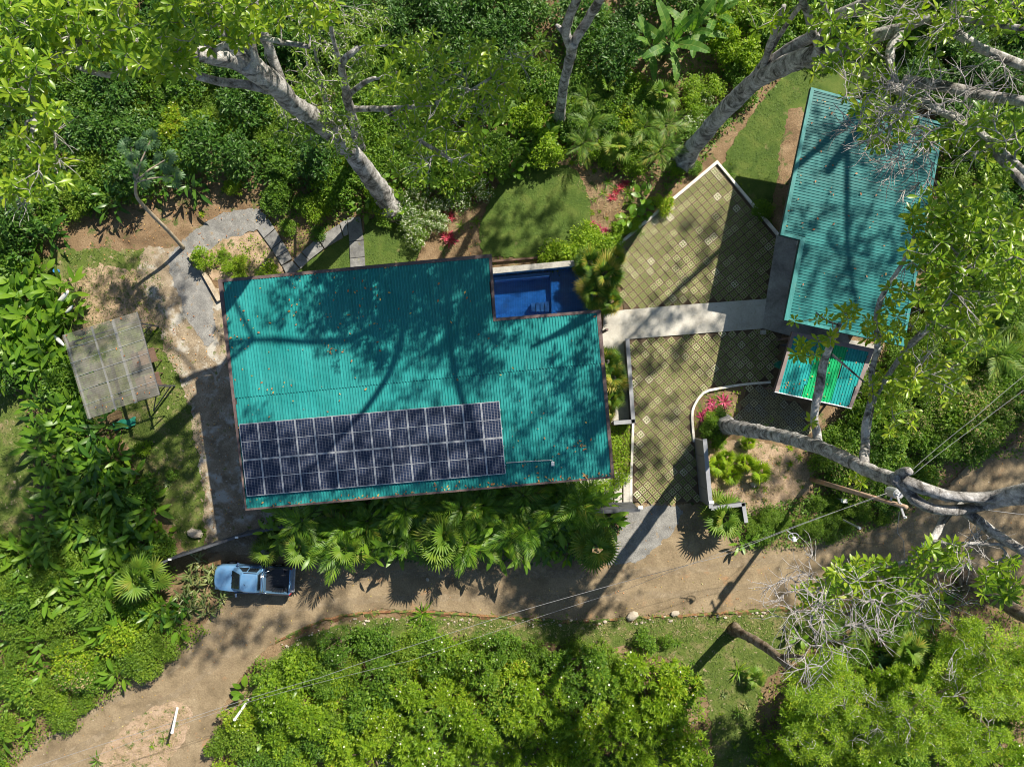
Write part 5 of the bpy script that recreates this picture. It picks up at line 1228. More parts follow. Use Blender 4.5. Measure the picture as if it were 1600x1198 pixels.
# fallen leaves lying on the roofs
def roof_litter(name, poly, pln, n, up=.09, sz=.14, bias=None):
    xy = [(p.x, p.y) for p in poly]; xs = [p[0] for p in xy]; ys = [p[1] for p in xy]; L = []
    cl_ = [(random.uniform(min(xs), max(xs)), random.uniform(min(ys), max(ys)), random.uniform(.2, 1.6)) for _ in range(max(3, n//12))]
    while len(L) < n:
        c_ = random.choice(cl_)
        x, y = (random.gauss(c_[0], c_[2]), random.gauss(c_[1], c_[2])) if random.random() < .6 else (random.uniform(min(xs), max(xs)), random.uniform(min(ys), max(ys)))
        if inside(x, y, xy): L.append((x, y, pln(x, y)+up))
    if bias: L += bias
    m = len(L); a = rnd(m, 0, 6.283); d = np.stack([np.cos(a), np.sin(a), rnd(m, -.1, .3)], 1); up_ = np.stack([RNG.normal(size=m)*.3, RNG.normal(size=m)*.3, np.ones(m)], 1)
    o = leaves_obj(name, (*scatter(leaf_t(sz, sz*.5, 3, .5, .3, .1), np.array(L), d, up_, rnd(m, .5, 1.5)), np.zeros(m*0))[:3], MT['litter']); return tag(o, kind='stuff')
edge = []
a_, b_ = inner[4], inner[5]
for _ in range(110): t_ = random.random()**1.6; p = a_.lerp(b_, t_); edge.append((p.x, p.y+abs(random.gauss(0, .12))+.02, p.z+.06))
roof_litter('fallen_leaves', inner, pl, 260, bias=edge); roof_litter('fallen_leaves', inner2, pl2, 90); roof_litter('fallen_leaves', i3, pl3, 60, sz=.12)
roof_litter('fallen_leaves', o4, pl4, 22, .13)
# stones along the bank and in the drive
def stones(name, poly_px, n, s0, s1, mat, z=.03):
    V, F = [], []
    q = poly_px; xs = [p[0] for p in q]; ys = [p[1] for p in q]; k = 0
    while k < n:
        x, y = random.uniform(min(xs), max(xs)), random.uniform(min(ys), max(ys))
        if not inside(x, y, q): continue
        k += 1; p = P(x, y, z); s = random.uniform(s0, s1)*random.uniform(.6, 1.3); b = len(V); a0 = random.random()*6
        for zz, rr in ((0, .9), (.35, 1.0), (.62, .6)):
            for j in range(5): a = a0+j*1.2566+random.uniform(-.3, .3); r = s*rr*random.uniform(.7, 1.15); V.append((p.x+r*math.cos(a), p.y+r*math.sin(a)*.8, z+zz*s-.02))
        for r_ in (0, 1):
            for j in range(5): F.append((b+r_*5+j, b+r_*5+(j+1) % 5, b+r_*5+5+(j+1) % 5, b+r_*5+5+j))
        F.append(tuple(b+10+j for j in range(5)))
    return tag(mesh_obj(name, V, F, mat), kind='stuff')
MT['stone'] = mat_noise('pale_stone', [(.3, (.25, .21, .16)), (.7, (.50, .45, .37))], 1.3, .9, .4, 20, fine=(12, .2))
stones('bank_stones', [(430, 1008), (560, 962), (800, 968), (1000, 964), (1240, 950), (1290, 934), (1290, 944), (1240, 960), (1000, 975), (800, 980), (560, 975), (440, 1020)], 170, .03, .13, MT['stone'], .0)
stones('road_stones', ROAD, 1100, .015, .05, MT['stone'], -.03)
stones('yard_stones', [(235, 400), (300, 402), (345, 465), (395, 800), (420, 860), (345, 860), (318, 780), (300, 650), (250, 520)], 500, .02, .07, MT['stone'], -.04)
for k, (x, y, s) in enumerate([(988, 962, .34), (1055, 958, .24), (305, 833, .42), (1177, 757, .2), (668, 905, .12)]):
    p = P(x, y, .1); V, F = [], []
    for j in range(7):
        ph = math.pi*j/6
        for i in range(9): th = 2*math.pi*i/9; r = s*math.sin(ph)*(1+.22*math.sin(th*2+k)+random.uniform(-.1, .1)); V.append((r*math.cos(th)*1.2, r*math.sin(th), s*.6*math.cos(ph)))
    for j in range(6):
        for i in range(9): F.append((j*9+i, (j+1)*9+i, (j+1)*9+(i+1) % 9, j*9+(i+1) % 9))
    o = mesh_obj('rock', V, F, MT['stone']); o.location = (p.x, p.y, .1)
    tag(o, ['large grey rock on the red bank at the lower road edge', 'small pale rock on the red bank right of the larger grey one', 'pale rock in the grass at the corner of the shaded gravel yard', 'pale rock on the bare bed near the gate wall', 'tiny pale rock lying on the road'][k], 'rock')

# named plants ---------------------------------------------------------------
for x, y, s, sp in ((1052, 62, 1.12, .2), (1082, 48, 1.0, 1.4), (1020, 70, .9, 2.6), (1120, 20, .85, .9)): big('banana', x, y, s, spin=sp)
for x, y, s in ((922, 412, .75), (945, 428, .9), (930, 455, .8), (955, 470, .62), (962, 402, .55)): big('fangold', x, y, s)
for x, y, s in ((948, 565, .7), (958, 590, .75), (955, 622, .65), (948, 640, .5)): big('fangold', x, y, s, h=1.8)
for x, y, s in ((1150, 790, .95), (900, 835, .8)): pass
big('fan', 1132, 808, 1.15, h=1.5); big('fan', 215, 905, 1.15, h=2.4); big('fan', 205, 925, .8, h=2.0)
for x, y, s in ((1135, 715, .85), (1165, 722, 1.0), (1188, 738, 1.1), (1145, 742, .8), (1170, 690, .7), (1122, 728, .9)): big('fanbright', x, y, s)
for x, y, s in ((1006, 310, 1.0), (985, 340, .9), (1008, 328, .7)): big('broad', x, y, s)
for x, y in ((700, 336), (697, 369), (703, 374)): put('red', x, y, 1.25)
for x, y in ((962, 300), (970, 292), (956, 308), (978, 285)): put('red', x, y, .9)
for x, y in ((935, 356), (945, 360), (926, 350)): put('pink', x, y, .7)
for x, y, s in ((1133, 628, 1.15), (1125, 638, .9), (1105, 645, 1.0), (1114, 640, 1.1), (1098, 652, .8), (1112, 628, .8)): put('pink', x, y, s)
for x, y in ((370, 405), (340, 415), (355, 385), (447, 360), (1230, 745), (1122, 765), (1140, 775), (312, 415)): put('red', x, y, .42)
for x, y in ((1000, 365), (985, 318), (1140, 270), (980, 300), (720, 352), (743, 345), (905, 250)): put('strap', x, y, random.uniform(.6, .9))
# clearing plants and bed edges
area([(290, 270), (420, 280), (420, 330), (330, 345), (300, 330)], 26, [('smallplant', 3), ('palebush', 1), ('strap', 1)], keep=.35, smin=.5, smax=.9)
put('brightbush', 364, 293, .62)
area([(305, 395), (400, 368), (438, 425), (350, 440)], 15, [('smallplant', 5), ('palebush', 2), ('brightbush', 1)], keep=.7, smin=.35, smax=.8)
area([(415, 285), (450, 290), (540, 330), (545, 345), (480, 395), (455, 400), (420, 345)], 22, [('smallplant', 4), ('bush', 1), ('brightbush', 1), ('strap', 1)], keep=.75, smin=.4, smax=.9)
area([(1090, 618), (1165, 604), (1165, 625), (1100, 635), (1088, 680)], 12, [('smallplant', 1)], smin=.3, smax=.5, keep=.7)
area([(1100, 655), (1130, 655), (1140, 668), (1120, 690), (1090, 690)], 14, [('smallplant', 3)], smin=.4, smax=.6, keep=.7)
area([(1130, 690), (1270, 700), (1270, 760), (1200, 800), (1115, 785)], 24, [('smallplant', 3), ('strap', 1), ('palebush', 1)], keep=.45, smin=.45, smax=.9)
for x, y in ((1205, 655), (1195, 665), (1235, 700), (1250, 715), (1235, 725)): put('smallplant', x, y, .9)
area([(700, 315), (750, 325), (745, 400), (690, 395)], 20, [('smallplant', 2), ('strap', 1)], keep=.35, smin=.4, smax=.7)
area([(865, 225), (1000, 270), (1000, 380), (930, 375), (912, 290)], 19, [('smallplant', 3), ('strap', 2), ('palebush', 2), ('brightbush', .5)], keep=.6, smin=.45, smax=.9)
area([(772, 404), (905, 392), (905, 400), (772, 412)], 10, [('smallplant', 1)], smin=.35, smax=.5)
area([(868, 395), (925, 370), (950, 372), (960, 395), (930, 402), (885, 425), (868, 415)], 17, [('smallplant', 2), ('strap', 1), ('brightbush', 1)], smin=.7, smax=1.0)
area([(965, 380), (1030, 330), (1060, 300), (1040, 290), (990, 330), (960, 360)], 20, [('smallplant', 2), ('brightbush', 2)], smin=.5, smax=.8)
area([(1080, 270), (1112, 245), (1100, 238), (1075, 255)], 14, [('smallplant', 1)], smin=.5, smax=.7)
area([(1130, 262), (1205, 360), (1215, 350), (1140, 250)], 12, [('smallplant', 1), ('bush', .3)], smin=.35, smax=.55)
area([(130, 430), (230, 420), (250, 560), (250, 620), (300, 760), (240, 760), (230, 640), (130, 500)], 30, [('smallplant', 1)], keep=.25, smin=.4, smax=.7)
for x, y, k, s in ((222, 700, 'brightbush', .5), (262, 755, 'palebush', .9), (270, 740, 'bush', .35), (313, 830, 'strap', .9), (1060, 1005, 'strap', .7), (1155, 1050, 'strap', 1.3), (1175, 1065, 'strap', 1.1), (455, 1015, 'smallplant', .7), (255, 1155, 'strap', .8), (238, 1165, 'smallplant', .9), (265, 1162, 'smallplant', .8), (150, 1190, 'strap', 1.0), (660, 960, 'strap', 1.5), (648, 975, 'strap', 1.1), (670, 978, 'strap', 1.2)): put(k, x, y, s)

# jungle above the house
area([(-30, 140), (60, 150), (110, 230), (215, 250), (200, 310), (100, 335), (20, 400), (-30, 400)], 44, [('darkbush', 2), ('bush', 3), ('finebush', 2)])
area([(60, 120), (420, 110), (425, 240), (330, 250), (230, 240), (120, 230)], 42, [('bush', 4), ('finebush', 2), ('darkbush', 2), ('fern', .8), ('tuftdark', 1)])
area([(250, 140), (380, 140), (400, 230), (270, 230)], 46, [('tuft', 2), ('brightbush', 1)], smin=.6, smax=.85)
area([(110, 260), (310, 250), (300, 300), (170, 320), (120, 325)], 30, [('helidark', 3), ('broad', 1)], smin=.7, smax=1.0)
area([(20, 330), (90, 330), (60, 390), (0, 400)], 36, [('darkbush', 1), ('helidark', 1)])
area([(425, 130), (560, 130), (640, 320), (600, 340), (560, 325), (430, 280)], 38, [('bush', 3), ('brightbush', 3), ('darkbush', 1), ('fern', 1), ('broad', .6)])
area([(440, -20), (870, -20), (870, 110), (700, 130), (560, 90), (440, 100)], 44, [('darkbush', 5), ('bush', 1), ('fern', .6)])
area([(560, 90), (700, 130), (860, 100), (870, 240), (830, 255), (770, 280), (700, 290), (620, 290), (560, 200)], 38, [('bush', 3), ('fern', 1.3), ('brightbush', 2), ('broad', 1.3), ('pinn', .5)])
area([(625, 300), (690, 285), (760, 275), (755, 305), (700, 318), (690, 350), (685, 395), (640, 400), (630, 350)], 26, [('flowerbush', 1)], smin=.55, smax=.85)
area([(780, 160), (870, 150), (880, 235), (830, 250), (790, 240)], 30, [('broad', 3), ('heli', 1), ('brightbush', 1)], smin=.7, smax=1.0)
area([(890, 20), (1000, 20), (990, 100), (900, 110)], 44, [('darkbush', 3), ('bush', 1), ('fern', 1)])
area([(880, 110), (1000, 110), (1060, 140), (1060, 230), (1000, 260), (900, 230)], 30, [('pinn', 2), ('fan', 2), ('brightbush', 2), ('bush', 2), ('fern', 1)], smin=.7, smax=1.0)
area([(1060, 130), (1200, 70), (1200, 110), (1120, 190), (1070, 235)], 27, [('brightbush', 3), ('bush', 2), ('smallplant', 2), ('flowerbush', .6)], smin=.5, smax=.85)
area([(1120, -10), (1260, -10), (1220, 80), (1130, 90)], 38, [('brightbush', 2), ('tanbush', 1), ('bush', 2)])
area([(990, -30), (1120, -30), (1120, 10), (990, 10)], 44, [('darkbush', 1)])
# right-hand side
area([(1230, -30), (1620, -30), (1620, 60), (1400, 40), (1240, 60)], 44, [('darkbush', 3), ('bush', 2), ('brightbush', .6)])
area([(-30, -30), (440, -30), (430, 110), (-30, 140)], 50, [('darkbush', 3), ('bush', 1)])
area([(1380, 40), (1620, 60), (1620, 330), (1490, 330), (1480, 180), (1400, 120)], 42, [('darkbush', 3), ('bush', 2), ('finebush', 1)])
area([(1425, 540), (1380, 560), (1340, 650), (1300, 690), (1270, 720), (1290, 760), (1420, 790), (1480, 740), (1530, 700), (1620, 650), (1620, 330), (1480, 340), (1470, 420)], 37, [('bush', 4), ('finebush', 4), ('tanbush', 1.2), ('orangebush', 1)], smin=.75, smax=1.1)
area([(1410, 620), (1560, 570), (1600, 680), (1480, 730), (1420, 700)], 42, [('tanbush', 3), ('finebush', 1)], smin=.7, smax=1.0)
for x, y in ((1345, 735), (1322, 728), (1370, 728), (1400, 720), (1310, 745)): put('orangebush', x, y, .7)
big('pinn', 1560, 555, 1.2); big('pinn', 1475, 595, 1.0); big('pinn', 1590, 500, 1.0)
area([(1150, 820), (1175, 800), (1280, 780), (1420, 800), (1400, 812), (1320, 838), (1250, 850), (1170, 848)], 24, [('finebush', 4), ('bush', 1)], smin=.4, smax=.65)
big('heli', 1165, 848, .7); big('broad', 1115, 805, .55)
# front planting below the long roof
area([(420, 800), (520, 800), (560, 790), (960, 775), (985, 800), (965, 835), (925, 862), (800, 872), (600, 868), (450, 866), (400, 850)], 27, [('helidark', 1.5), ('pinndark', 4), ('heli', 4), ('fan', .8), ('broad', .8)], smin=.95, smax=1.25, hx=(.8, 2.2))
area([(540, 785), (960, 765), (960, 790), (540, 805)], 28, [('pinndark', 2), ('broad', 2), ('heli', 2)], smin=.85, smax=1.15, hx=(1.6, 2.6))
area([(830, 835), (960, 820), (930, 866), (840, 872)], 20, [('heli', 1)], smin=.75, smax=.95, hx=(.3, 1.2))
big('fan', 480, 848, .9, h=2.6); big('fan', 500, 835, .8, h=2.6); big('fan', 415, 862, .8, h=1.8); big('fan', 850, 815, .8); big('fan', 428, 842, .8, h=1.8)
# truck side
area([(285, 880), (340, 870), (352, 920), (340, 955), (290, 975), (270, 930)], 20, [('varieg', 1)], smin=.75, smax=1.0)
area([(225, 930), (285, 935), (300, 985), (250, 1000)], 32, [('helidark', 1), ('heli', 1)], smin=.7, smax=.95)
area([(200, 830), (270, 820), (290, 850), (230, 880)], 28, [('broad', 2), ('bush', 1)], smin=.7, smax=.9)
# left slope of paddle leaves
area([(-20, 425), (60, 425), (115, 455), (90, 520), (90, 570), (-20, 600)], 27, [('heli', 3), ('broad', 3)], smin=1.15, smax=1.5)
area([(30, 570), (110, 560), (140, 650), (180, 700), (230, 770), (235, 850), (60, 850), (70, 760), (50, 680)], 26, [('heli', 6), ('helidark', 1), ('bush', .4)], smin=1.0, smax=1.35)
area([(-20, 840), (200, 850), (240, 900), (170, 960), (-20, 930)], 30, [('heli', 5), ('finebush', 2), ('bush', .6)], smin=1.0, smax=1.35)
area([(-20, 930), (170, 960), (250, 950), (310, 985), (235, 1040), (170, 1085), (80, 1145), (20, 1198), (-20, 1220)], 35, [('finebush', 5), ('brightbush', 1.5), ('heli', 2), ('bush', 1.5), ('broad', .6), ('tanbush', .3)], smin=.65, smax=1.15)
area([(-20, 480), (40, 600), (-20, 600)], 36, [('bush', 1), ('darkbush', 1)])
# feet of the big trunks
for x, y, k, s in ((1110, 655, 'brightbush', .5), (1111, 672, 'bush', .55), (1122, 688, 'brightbush', .5), (1130, 646, 'bush', .4), (1108, 676, 'smallplant', .8), (1140, 650, 'smallplant', .7), (1098, 668, 'smallplant', .7), (600, 338, 'bush', .55), (632, 318, 'brightbush', .5), (590, 322, 'brightbush', .6), (628, 338, 'smallplant', .9), (1056, 262, 'brightbush', .55), (1084, 262, 'bush', .4), (1050, 245, 'broad', .5), (866, 196, 'brightbush', .45), (886, 196, 'bush', .4), (872, 205, 'smallplant', .8)): (put if k in KIND else big)(k, x, y, s)
area([(1100, 1060), (1195, 1060), (1200, 1200), (1125, 1200)], 26, [('smallplant', 2), ('strap', 1.5), ('palebush', 1), ('bush', .8)], keep=.6, smin=.5, smax=1.0)
area([(920, 985), (1150, 975), (1130, 1050), (1020, 1015)], 27, [('smallplant', 2), ('strap', 1), ('bush', .5)], keep=.35, smin=.4, smax=.7)
# bottom thicket
area([(395, 1055), (470, 1015), (560, 1000), (700, 1000), (930, 1010), (1010, 1040), (900, 1060), (760, 1080), (600, 1060), (430, 1090)], 33, [('finebush', 3), ('brightbush', 3), ('bush', 2), ('tuftdark', 1)], smin=.75, smax=1.05)
area([(335, 1120), (400, 1070), (470, 1040), (560, 1060), (620, 1110), (560, 1210), (335, 1210)], 33, [('brightbush', 5), ('finebush', 3), ('broad', 1), ('bush', 1.5), ('heli', .7), ('tuft', 1)], smin=.7, smax=1.2)
area([(560, 1110), (650, 1060), (760, 1080), (900, 1060), (1010, 1040), (1085, 1080), (1110, 1210), (560, 1210)], 37, [('tuft', 7), ('tuftdark', 1.5), ('flowerbush', .3), ('bush', 1), ('finebush', .8), ('tanbush', .3)], smin=.7, smax=1.25)
area([(1200, 1120), (1290, 1040), (1480, 1040), (1620, 1100), (1620, 1220), (1190, 1220)], 38, [('tuft', 5), ('tuftdark', 1.5), ('bush', 1), ('broad', .5)], smin=.75, smax=1.2, keep=.9)
area([(1215, 1060), (1250, 980), (1310, 950), (1480, 930), (1500, 1040), (1300, 1040), (1240, 1090)], 36, [('fern', 1.5), ('bush', 2), ('pinn', 1), ('broad', 1), ('tuftdark', 1)], smin=.7, smax=1.0)
area([(1480, 960), (1620, 990), (1620, 1080), (1500, 1050)], 40, [('tuft', 2), ('tuftdark', 1)], keep=.5, smin=.7, smax=.95)
for x, y, s in ((1405, 1040, 1.5), (1440, 1060, 1.3), (1415, 1070, 1.0)): big('umb', x, y, s, n=12)
big('fan', 1420, 1015, 1.0); big('fan', 1180, 1060, .6, h=1.2)
undergrowth('outer_jungle', [[(-160, -160), (1760, -160), (1760, -62), (-160, -62)], [(-160, -62), (-62, -62), (-62, 1300), (-160, 1300)], [(1682, -62), (1780, -62), (1780, 640), (1682, 640)], [(-62, 1252), (300, 1292), (1700, 1292), (1700, 1380), (-62, 1380)]], 14, .42, .2, MT['leaf_dark'], 1.6)

# ---------------------------------------------------------------- tall trees
PR['ros'] = [proto(leaves_obj('leaf_cluster', with_mi(rosette_geo(10, .44, .15, (-.15, 1.1), .3, .2, .66, 4)), MT['leaf_canopy'])) for _ in range(6)]
PR['rosT'] = [proto(leaves_obj('leaf_cluster', with_mi(merge([(*rosette_geo(9, .30, .085, (-.1, 1.2), .3, .1, .6, 2), 0) if k == 0 else (lambda g, o: (g[0]+o, g[1], g[2], 0))(rosette_geo(8, .28, .08, (-.1, 1.1), .3, .1, .6, 2), np.array([.26*math.cos(k*1.3), .26*math.sin(k*1.3), random.uniform(-.08, .12)])) for k in range(6)])[:3]), MT['leaf_bright'])) for _ in range(4)]
PR['rosS'] = [proto(leaves_obj('leaf_cluster', with_mi(rosette_geo(9, .31, .11, (-.15, 1.0), .3, .2, .66, 3)), MT['leaf_small'])) for _ in range(4)]
def W(x, y, z, r=None):
    k = FPX/(CAM_H-z); return (800+x*k, 599-y*k, z) if r is None else (800+x*k, 599-y*k, z, r)
def WB(x, y, z, rx, ry, n, dz=1.0):
    k = FPX/(CAM_H-z); return (800+x*k, 599-y*k, rx*k, ry*k, n, z-dz, z+dz)
def tall_tree(name, label, limbs, blobs, bark, twigbark, clusters='ros', cs=1.0, cap=290, bare=None, dens=1.75, twig_r=.0085, rough=.10, cat='tree', leafn=1, group='tall trees above the house', maxr=.07):
    """limbs: paths of (px,py,z,radius) in the photograph, first the trunk; blobs: (px,py,rx,ry,n,z0,z1) of leaf clusters; bare: the same, leafless twigs"""
    base = P(*limbs[0][0][:3]); t = thing(name, label, cat, (0, 0, 0), group=group)
    nodes, nr = [], []
    for li, L in enumerate(limbs):
        pts = [(*P(x, y, z), r) for x, y, z, r in L]; q = catmull(pts, .45)
        ps = [Vector(a[:3])+(Vector((random.uniform(-1, 1), random.uniform(-1, 1), 0))*.05*a[3]*2 if 0 < i < len(q)-1 else Vector()) for i, a in enumerate(q)]; rs = [max(.02, a[3]) for a in q]
        if li == 0:
            for i in range(min(4, len(rs))): rs[i] *= 1+.5*(1-i/4)**2.2
        V, F = tube_geo(ps, rs, 14 if max(rs) > .15 else 9, rough)
        mesh_obj('trunk' if li == 0 else 'branch', V, F, bark, t, smooth=True)
        st = len(ps)//3 if li == 0 else 0
        nodes += [tuple(p) for p in ps[st:]]; nr += rs[st:]
    targets = []
    for fl, BL in ((1, blobs), (0, bare or [])):
        for (cx, cy, rx, ry, n, z0, z1) in BL:
            for _ in range(int(n*(dens if fl else 1))):
                a = random.uniform(0, 6.283); q = math.sqrt(random.random()); z = random.uniform(z0, z1); targets.append((P(cx+rx*q*math.cos(a), cy+ry*q*math.sin(a), z), fl))
    nl = len(nodes); cap_n = nl+len(targets)*14; NA = np.zeros((cap_n, 3)); NA[:nl] = nodes; par = [-1]*nl; cnt = nl
    order = sorted(targets, key=lambda T: min((T[0]-Vector(nodes[k])).length for k in range(0, nl, 4))); tips = []
    for T, fl in order:
        d = np.linalg.norm(NA[:cnt]-np.array(T), axis=1); j = int(d.argmin()); a = Vector(NA[j]); D = T-a; ln = D.length
        k = min(10, max(2, int(ln/.35))); off = Vector((random.uniform(-1, 1), random.uniform(-1, 1), random.uniform(-.3, .9)))*ln*.16; p0 = j
        for s in range(1, k+1):
            u = s/k; p = a+D*u+off*math.sin(math.pi*u)+Vector((random.uniform(-1, 1), random.uniform(-1, 1), random.uniform(-1, 1)))*(.05 if s < k else 0)
            NA[cnt] = p; par.append(p0); p0 = cnt; cnt += 1
        tips.append((p0, j, fl))
    w = np.zeros(cnt)
    for i in range(cnt-1, nl-1, -1): w[i] += .35; w[par[i]] += w[i]
    V, F = [], []
    for i in range(nl, cnt):
        a, b = Vector(NA[par[i]]), Vector(NA[i]); r1 = min(maxr, twig_r*(1+.62*w[i]**.55)); r0 = min(maxr, twig_r*(1+.62*w[par[i]]**.55)) if par[i] >= nl else r1*1.15
        d = b-a
        if d.length < 1e-4: continue
        d.normalize(); u = d.orthogonal().normalized(); v = d.cross(u); b0 = len(V)
        for (p, r) in ((a, r0), (b, r1)):
            for k in range(5): an = 1.2566*k; V.append(p+(u*math.cos(an)+v*math.sin(an))*r)
        for k in range(5): F.append((b0+k, b0+(k+1) % 5, b0+5+(k+1) % 5, b0+5+k))
    # bare forked ends
    for ti, j, fl in tips:
        if fl: continue
        p = Vector(NA[ti]); dd = (p-Vector(NA[par[ti]])).normalized()
        for _ in range(random.randint(2, 4)):
            q = p; d = (dd+Vector((random.uniform(-1, 1), random.uniform(-1, 1), random.uniform(-.5, .6)))*.8).normalized(); r = .019
            for s in range(4):
                e = q+d*random.uniform(.14, .32); b0 = len(V); u = d.orthogonal().normalized(); v = d.cross(u)
                for (pp, rr) in ((q, r), (e, r*.75)):
                    for k in range(4): an = 1.5708*k; V.append(pp+(u*math.cos(an)+v*math.sin(an))*rr)
                for k in range(4): F.append((b0+k, b0+(k+1) % 4, b0+4+(k+1) % 4, b0+4+k))
                q = e; r *= .78; d = (d+Vector((random.uniform(-1, 1), random.uniform(-1, 1), random.uniform(-.4, .6)))*.45).normalized()
    if V: tag(mesh_obj('twigs', [tuple(v) for v in V], F, twigbark, t), kind='stuff')
    Ms = []
    for ti, j, fl in tips:
        if not fl: continue
        p = Vector(NA[ti]); dd = (p-Vector(NA[par[ti]])).normalized()
        for c in range(leafn):
            up = (Vector((0, 0, 1))+dd*.5+Vector((random.uniform(-1, 1), random.uniform(-1, 1), 0))*.55).normalized()
            s = cs*random.uniform(.72, 1.18); Ms.append(Matrix.Translation(p+(Vector((random.uniform(-1, 1), random.uniform(-1, 1), random.uniform(-.5, .5)))*.35 if c else Vector())) @ up.to_track_quat('Z', 'Y').to_matrix().to_4x4() @ Matrix.Rotation(random.uniform(0, 6.28), 4, 'Z') @ Matrix.Scale(s, 4))
    src = PR[clusters]
    def seen(M): p = M.translation; k = FPX/(CAM_H-p.z); return abs(p.x*k) < 830 and abs(p.y*k) < 630
    Ms.sort(key=lambda M: (not seen(M), -M.translation.z)); main, rest = Ms[:cap], Ms[cap:]
    main = [M for M in Ms[:cap] if seen(M)]; rest = [M for M in Ms if not any(M is q for q in main)] if len(main) < len(Ms) else []
    for M in main: inst('leaf_cluster', random.choice(src), t, matrix=M)
    if rest:
        pv_ = []
        for M in rest:
            me = random.choice(src).data; n = len(me.vertices); co = np.empty(n*3, np.float32); me.vertices.foreach_get('co', co); co = co.reshape(-1, 3)
            Mn = np.array(M); W = co @ Mn[:3, :3].T+Mn[:3, 3]; f = np.empty(len(me.polygons)*3, np.int32); me.polygons.foreach_get('vertices', f) if False else me.loops.foreach_get('vertex_index', f)
            rb = np.empty(n, np.float32); me.attributes['rib'].data.foreach_get('value', rb); pv_.append((W, f.reshape(-1, 3), rb, 0))
        tag(leaves_obj('crown', merge(pv_), src[0].data.materials[0], t), kind='stuff')
    print(name, len(main), len(rest)); return t

bp, bt = MT['bark_pale'], MT['bark_twig']
# upper left giant: two separate trees share that corner
tall_tree('broadleaf_tree', 'tallest pale-barked tree with big leaf clusters, its trunk rising from beside the slab path',
  [[(612, 322, 0, .85), (585, 285, 3, .62), (555, 245, 7, .55), (510, 200, 11, .5), (462, 165, 15, .46), (425, 130, 18, .46), (385, 95, 20, .42)],
   [(425, 130, 18, .46), (370, 95, 20, .42), (310, 85, 21.5, .30), (262, 75, 22.5, .22), (200, 60, 23.5, .16), (130, 60, 24.5, .12), (60, 75, 25, .10)],
   [(385, 95, 20, .38), (350, 60, 21, .22), (330, 20, 22, .18), (300, -40, 23, .14)],
   [(400, 105, 19.5, .30), (393, 70, 20.5, .22), (388, 35, 21, .20), (380, -10, 22, .18), (375, -60, 23, .14)],
   [(455, 165, 15, .3), (440, 130, 16, .24), (420, 75, 17.5, .22), (402, 20, 19, .2), (395, -40, 20, .16)],
   [(425, 140, 17, .26), (385, 133, 18.5, .20), (330, 125, 20, .18), (275, 107, 21, .16), (235, 100, 22, .13), (170, 118, 23.5, .11), (120, 105, 24.5, .09)],
   [(330, 80, 22, .13), (352, 70, 22.6, .11), (390, 58, 23, .10), (440, 66, 23, .10), (484, 73, 23, .09)],
   [(130, 62, 24.5, .12), (60, 110, 25, .12), (30, 128, 25.2, .11), (45, 145, 25.3, .12), (58, 170, 25.5, .11), (50, 205, 26, .07)], [(60, 110, 25, .1), (15, 130, 25.4, .10), (-20, 132, 26, .08)]],
  [(60, 50, 90, 70, 60, 24, 27), (200, 45, 110, 60, 70, 24, 27), (330, 30, 90, 45, 45, 23, 26), (450, 15, 80, 30, 26, 22, 25), (40, 190, 60, 70, 30, 24, 27), (60, 270, 55, 40, 22, 24, 26), (20, 300, 30, 25, 7, 24, 26), (230, 90, 80, 30, 20, 24, 26), (20, 120, 50, 40, 14, 25, 27),
   (-60, 100, 60, 120, 40, 24, 27), (150, -60, 250, 50, 60, 24, 27), (400, -70, 160, 60, 36, 22, 26)],
  bp, bt, dens=1.35, cs=1.2, bare=[(60, 230, 40, 40, 10, 24, 26), (30, 300, 30, 25, 8, 24, 25.5), (90, 95, 60, 40, 8, 24, 25), (440, 50, 40, 30, 4, 22, 24)])
tall_tree('broadleaf_tree', 'spreading tree with yellow-green leaf clusters and white twigs above the white-flowering shrubs',
  [[(566, 240, 0, .35), (552, 190, 7, .3), (540, 140, 11, .24), (535, 100, 14, .18), (560, 75, 15, .13)],
   [(548, 170, 8.5, .2), (600, 170, 11, .14), (660, 165, 14, .12), (720, 150, 16, .09), (770, 120, 17, .06)],
   [(600, 170, 11, .13), (650, 215, 13, .11), (690, 240, 15, .09), (720, 260, 16, .06)],
   [(542, 150, 10.5, .16), (575, 126, 12.5, .12), (592, 122, 13, .09), (620, 113, 14, .07)], [(540, 120, 12.5, .12), (520, 60, 15, .1), (515, 10, 17, .08)]],
  [(700, 110, 100, 55, 62, 15, 18.5), (640, 160, 60, 50, 30, 14, 17), (740, 160, 60, 45, 26, 15, 18), (700, 240, 75, 55, 46, 14, 17.5), (770, 110, 35, 50, 16, 15, 18), (630, 240, 35, 45, 14, 13, 16), (640, 70, 60, 25, 14, 15, 18), (820, 110, 30, 40, 7, 15, 17), (850, 90, 15, 40, 4, 15, 17)],
  bp, bt, cs=1.05, dens=1.2, bare=[(700, 160, 70, 40, 10, 16, 18), (690, 230, 60, 50, 14, 15.5, 17.5), (760, 140, 40, 30, 6, 16, 18), (800, 80, 20, 30, 3, 16, 18), (540, 5, 30, 12, 5, 15, 17)])
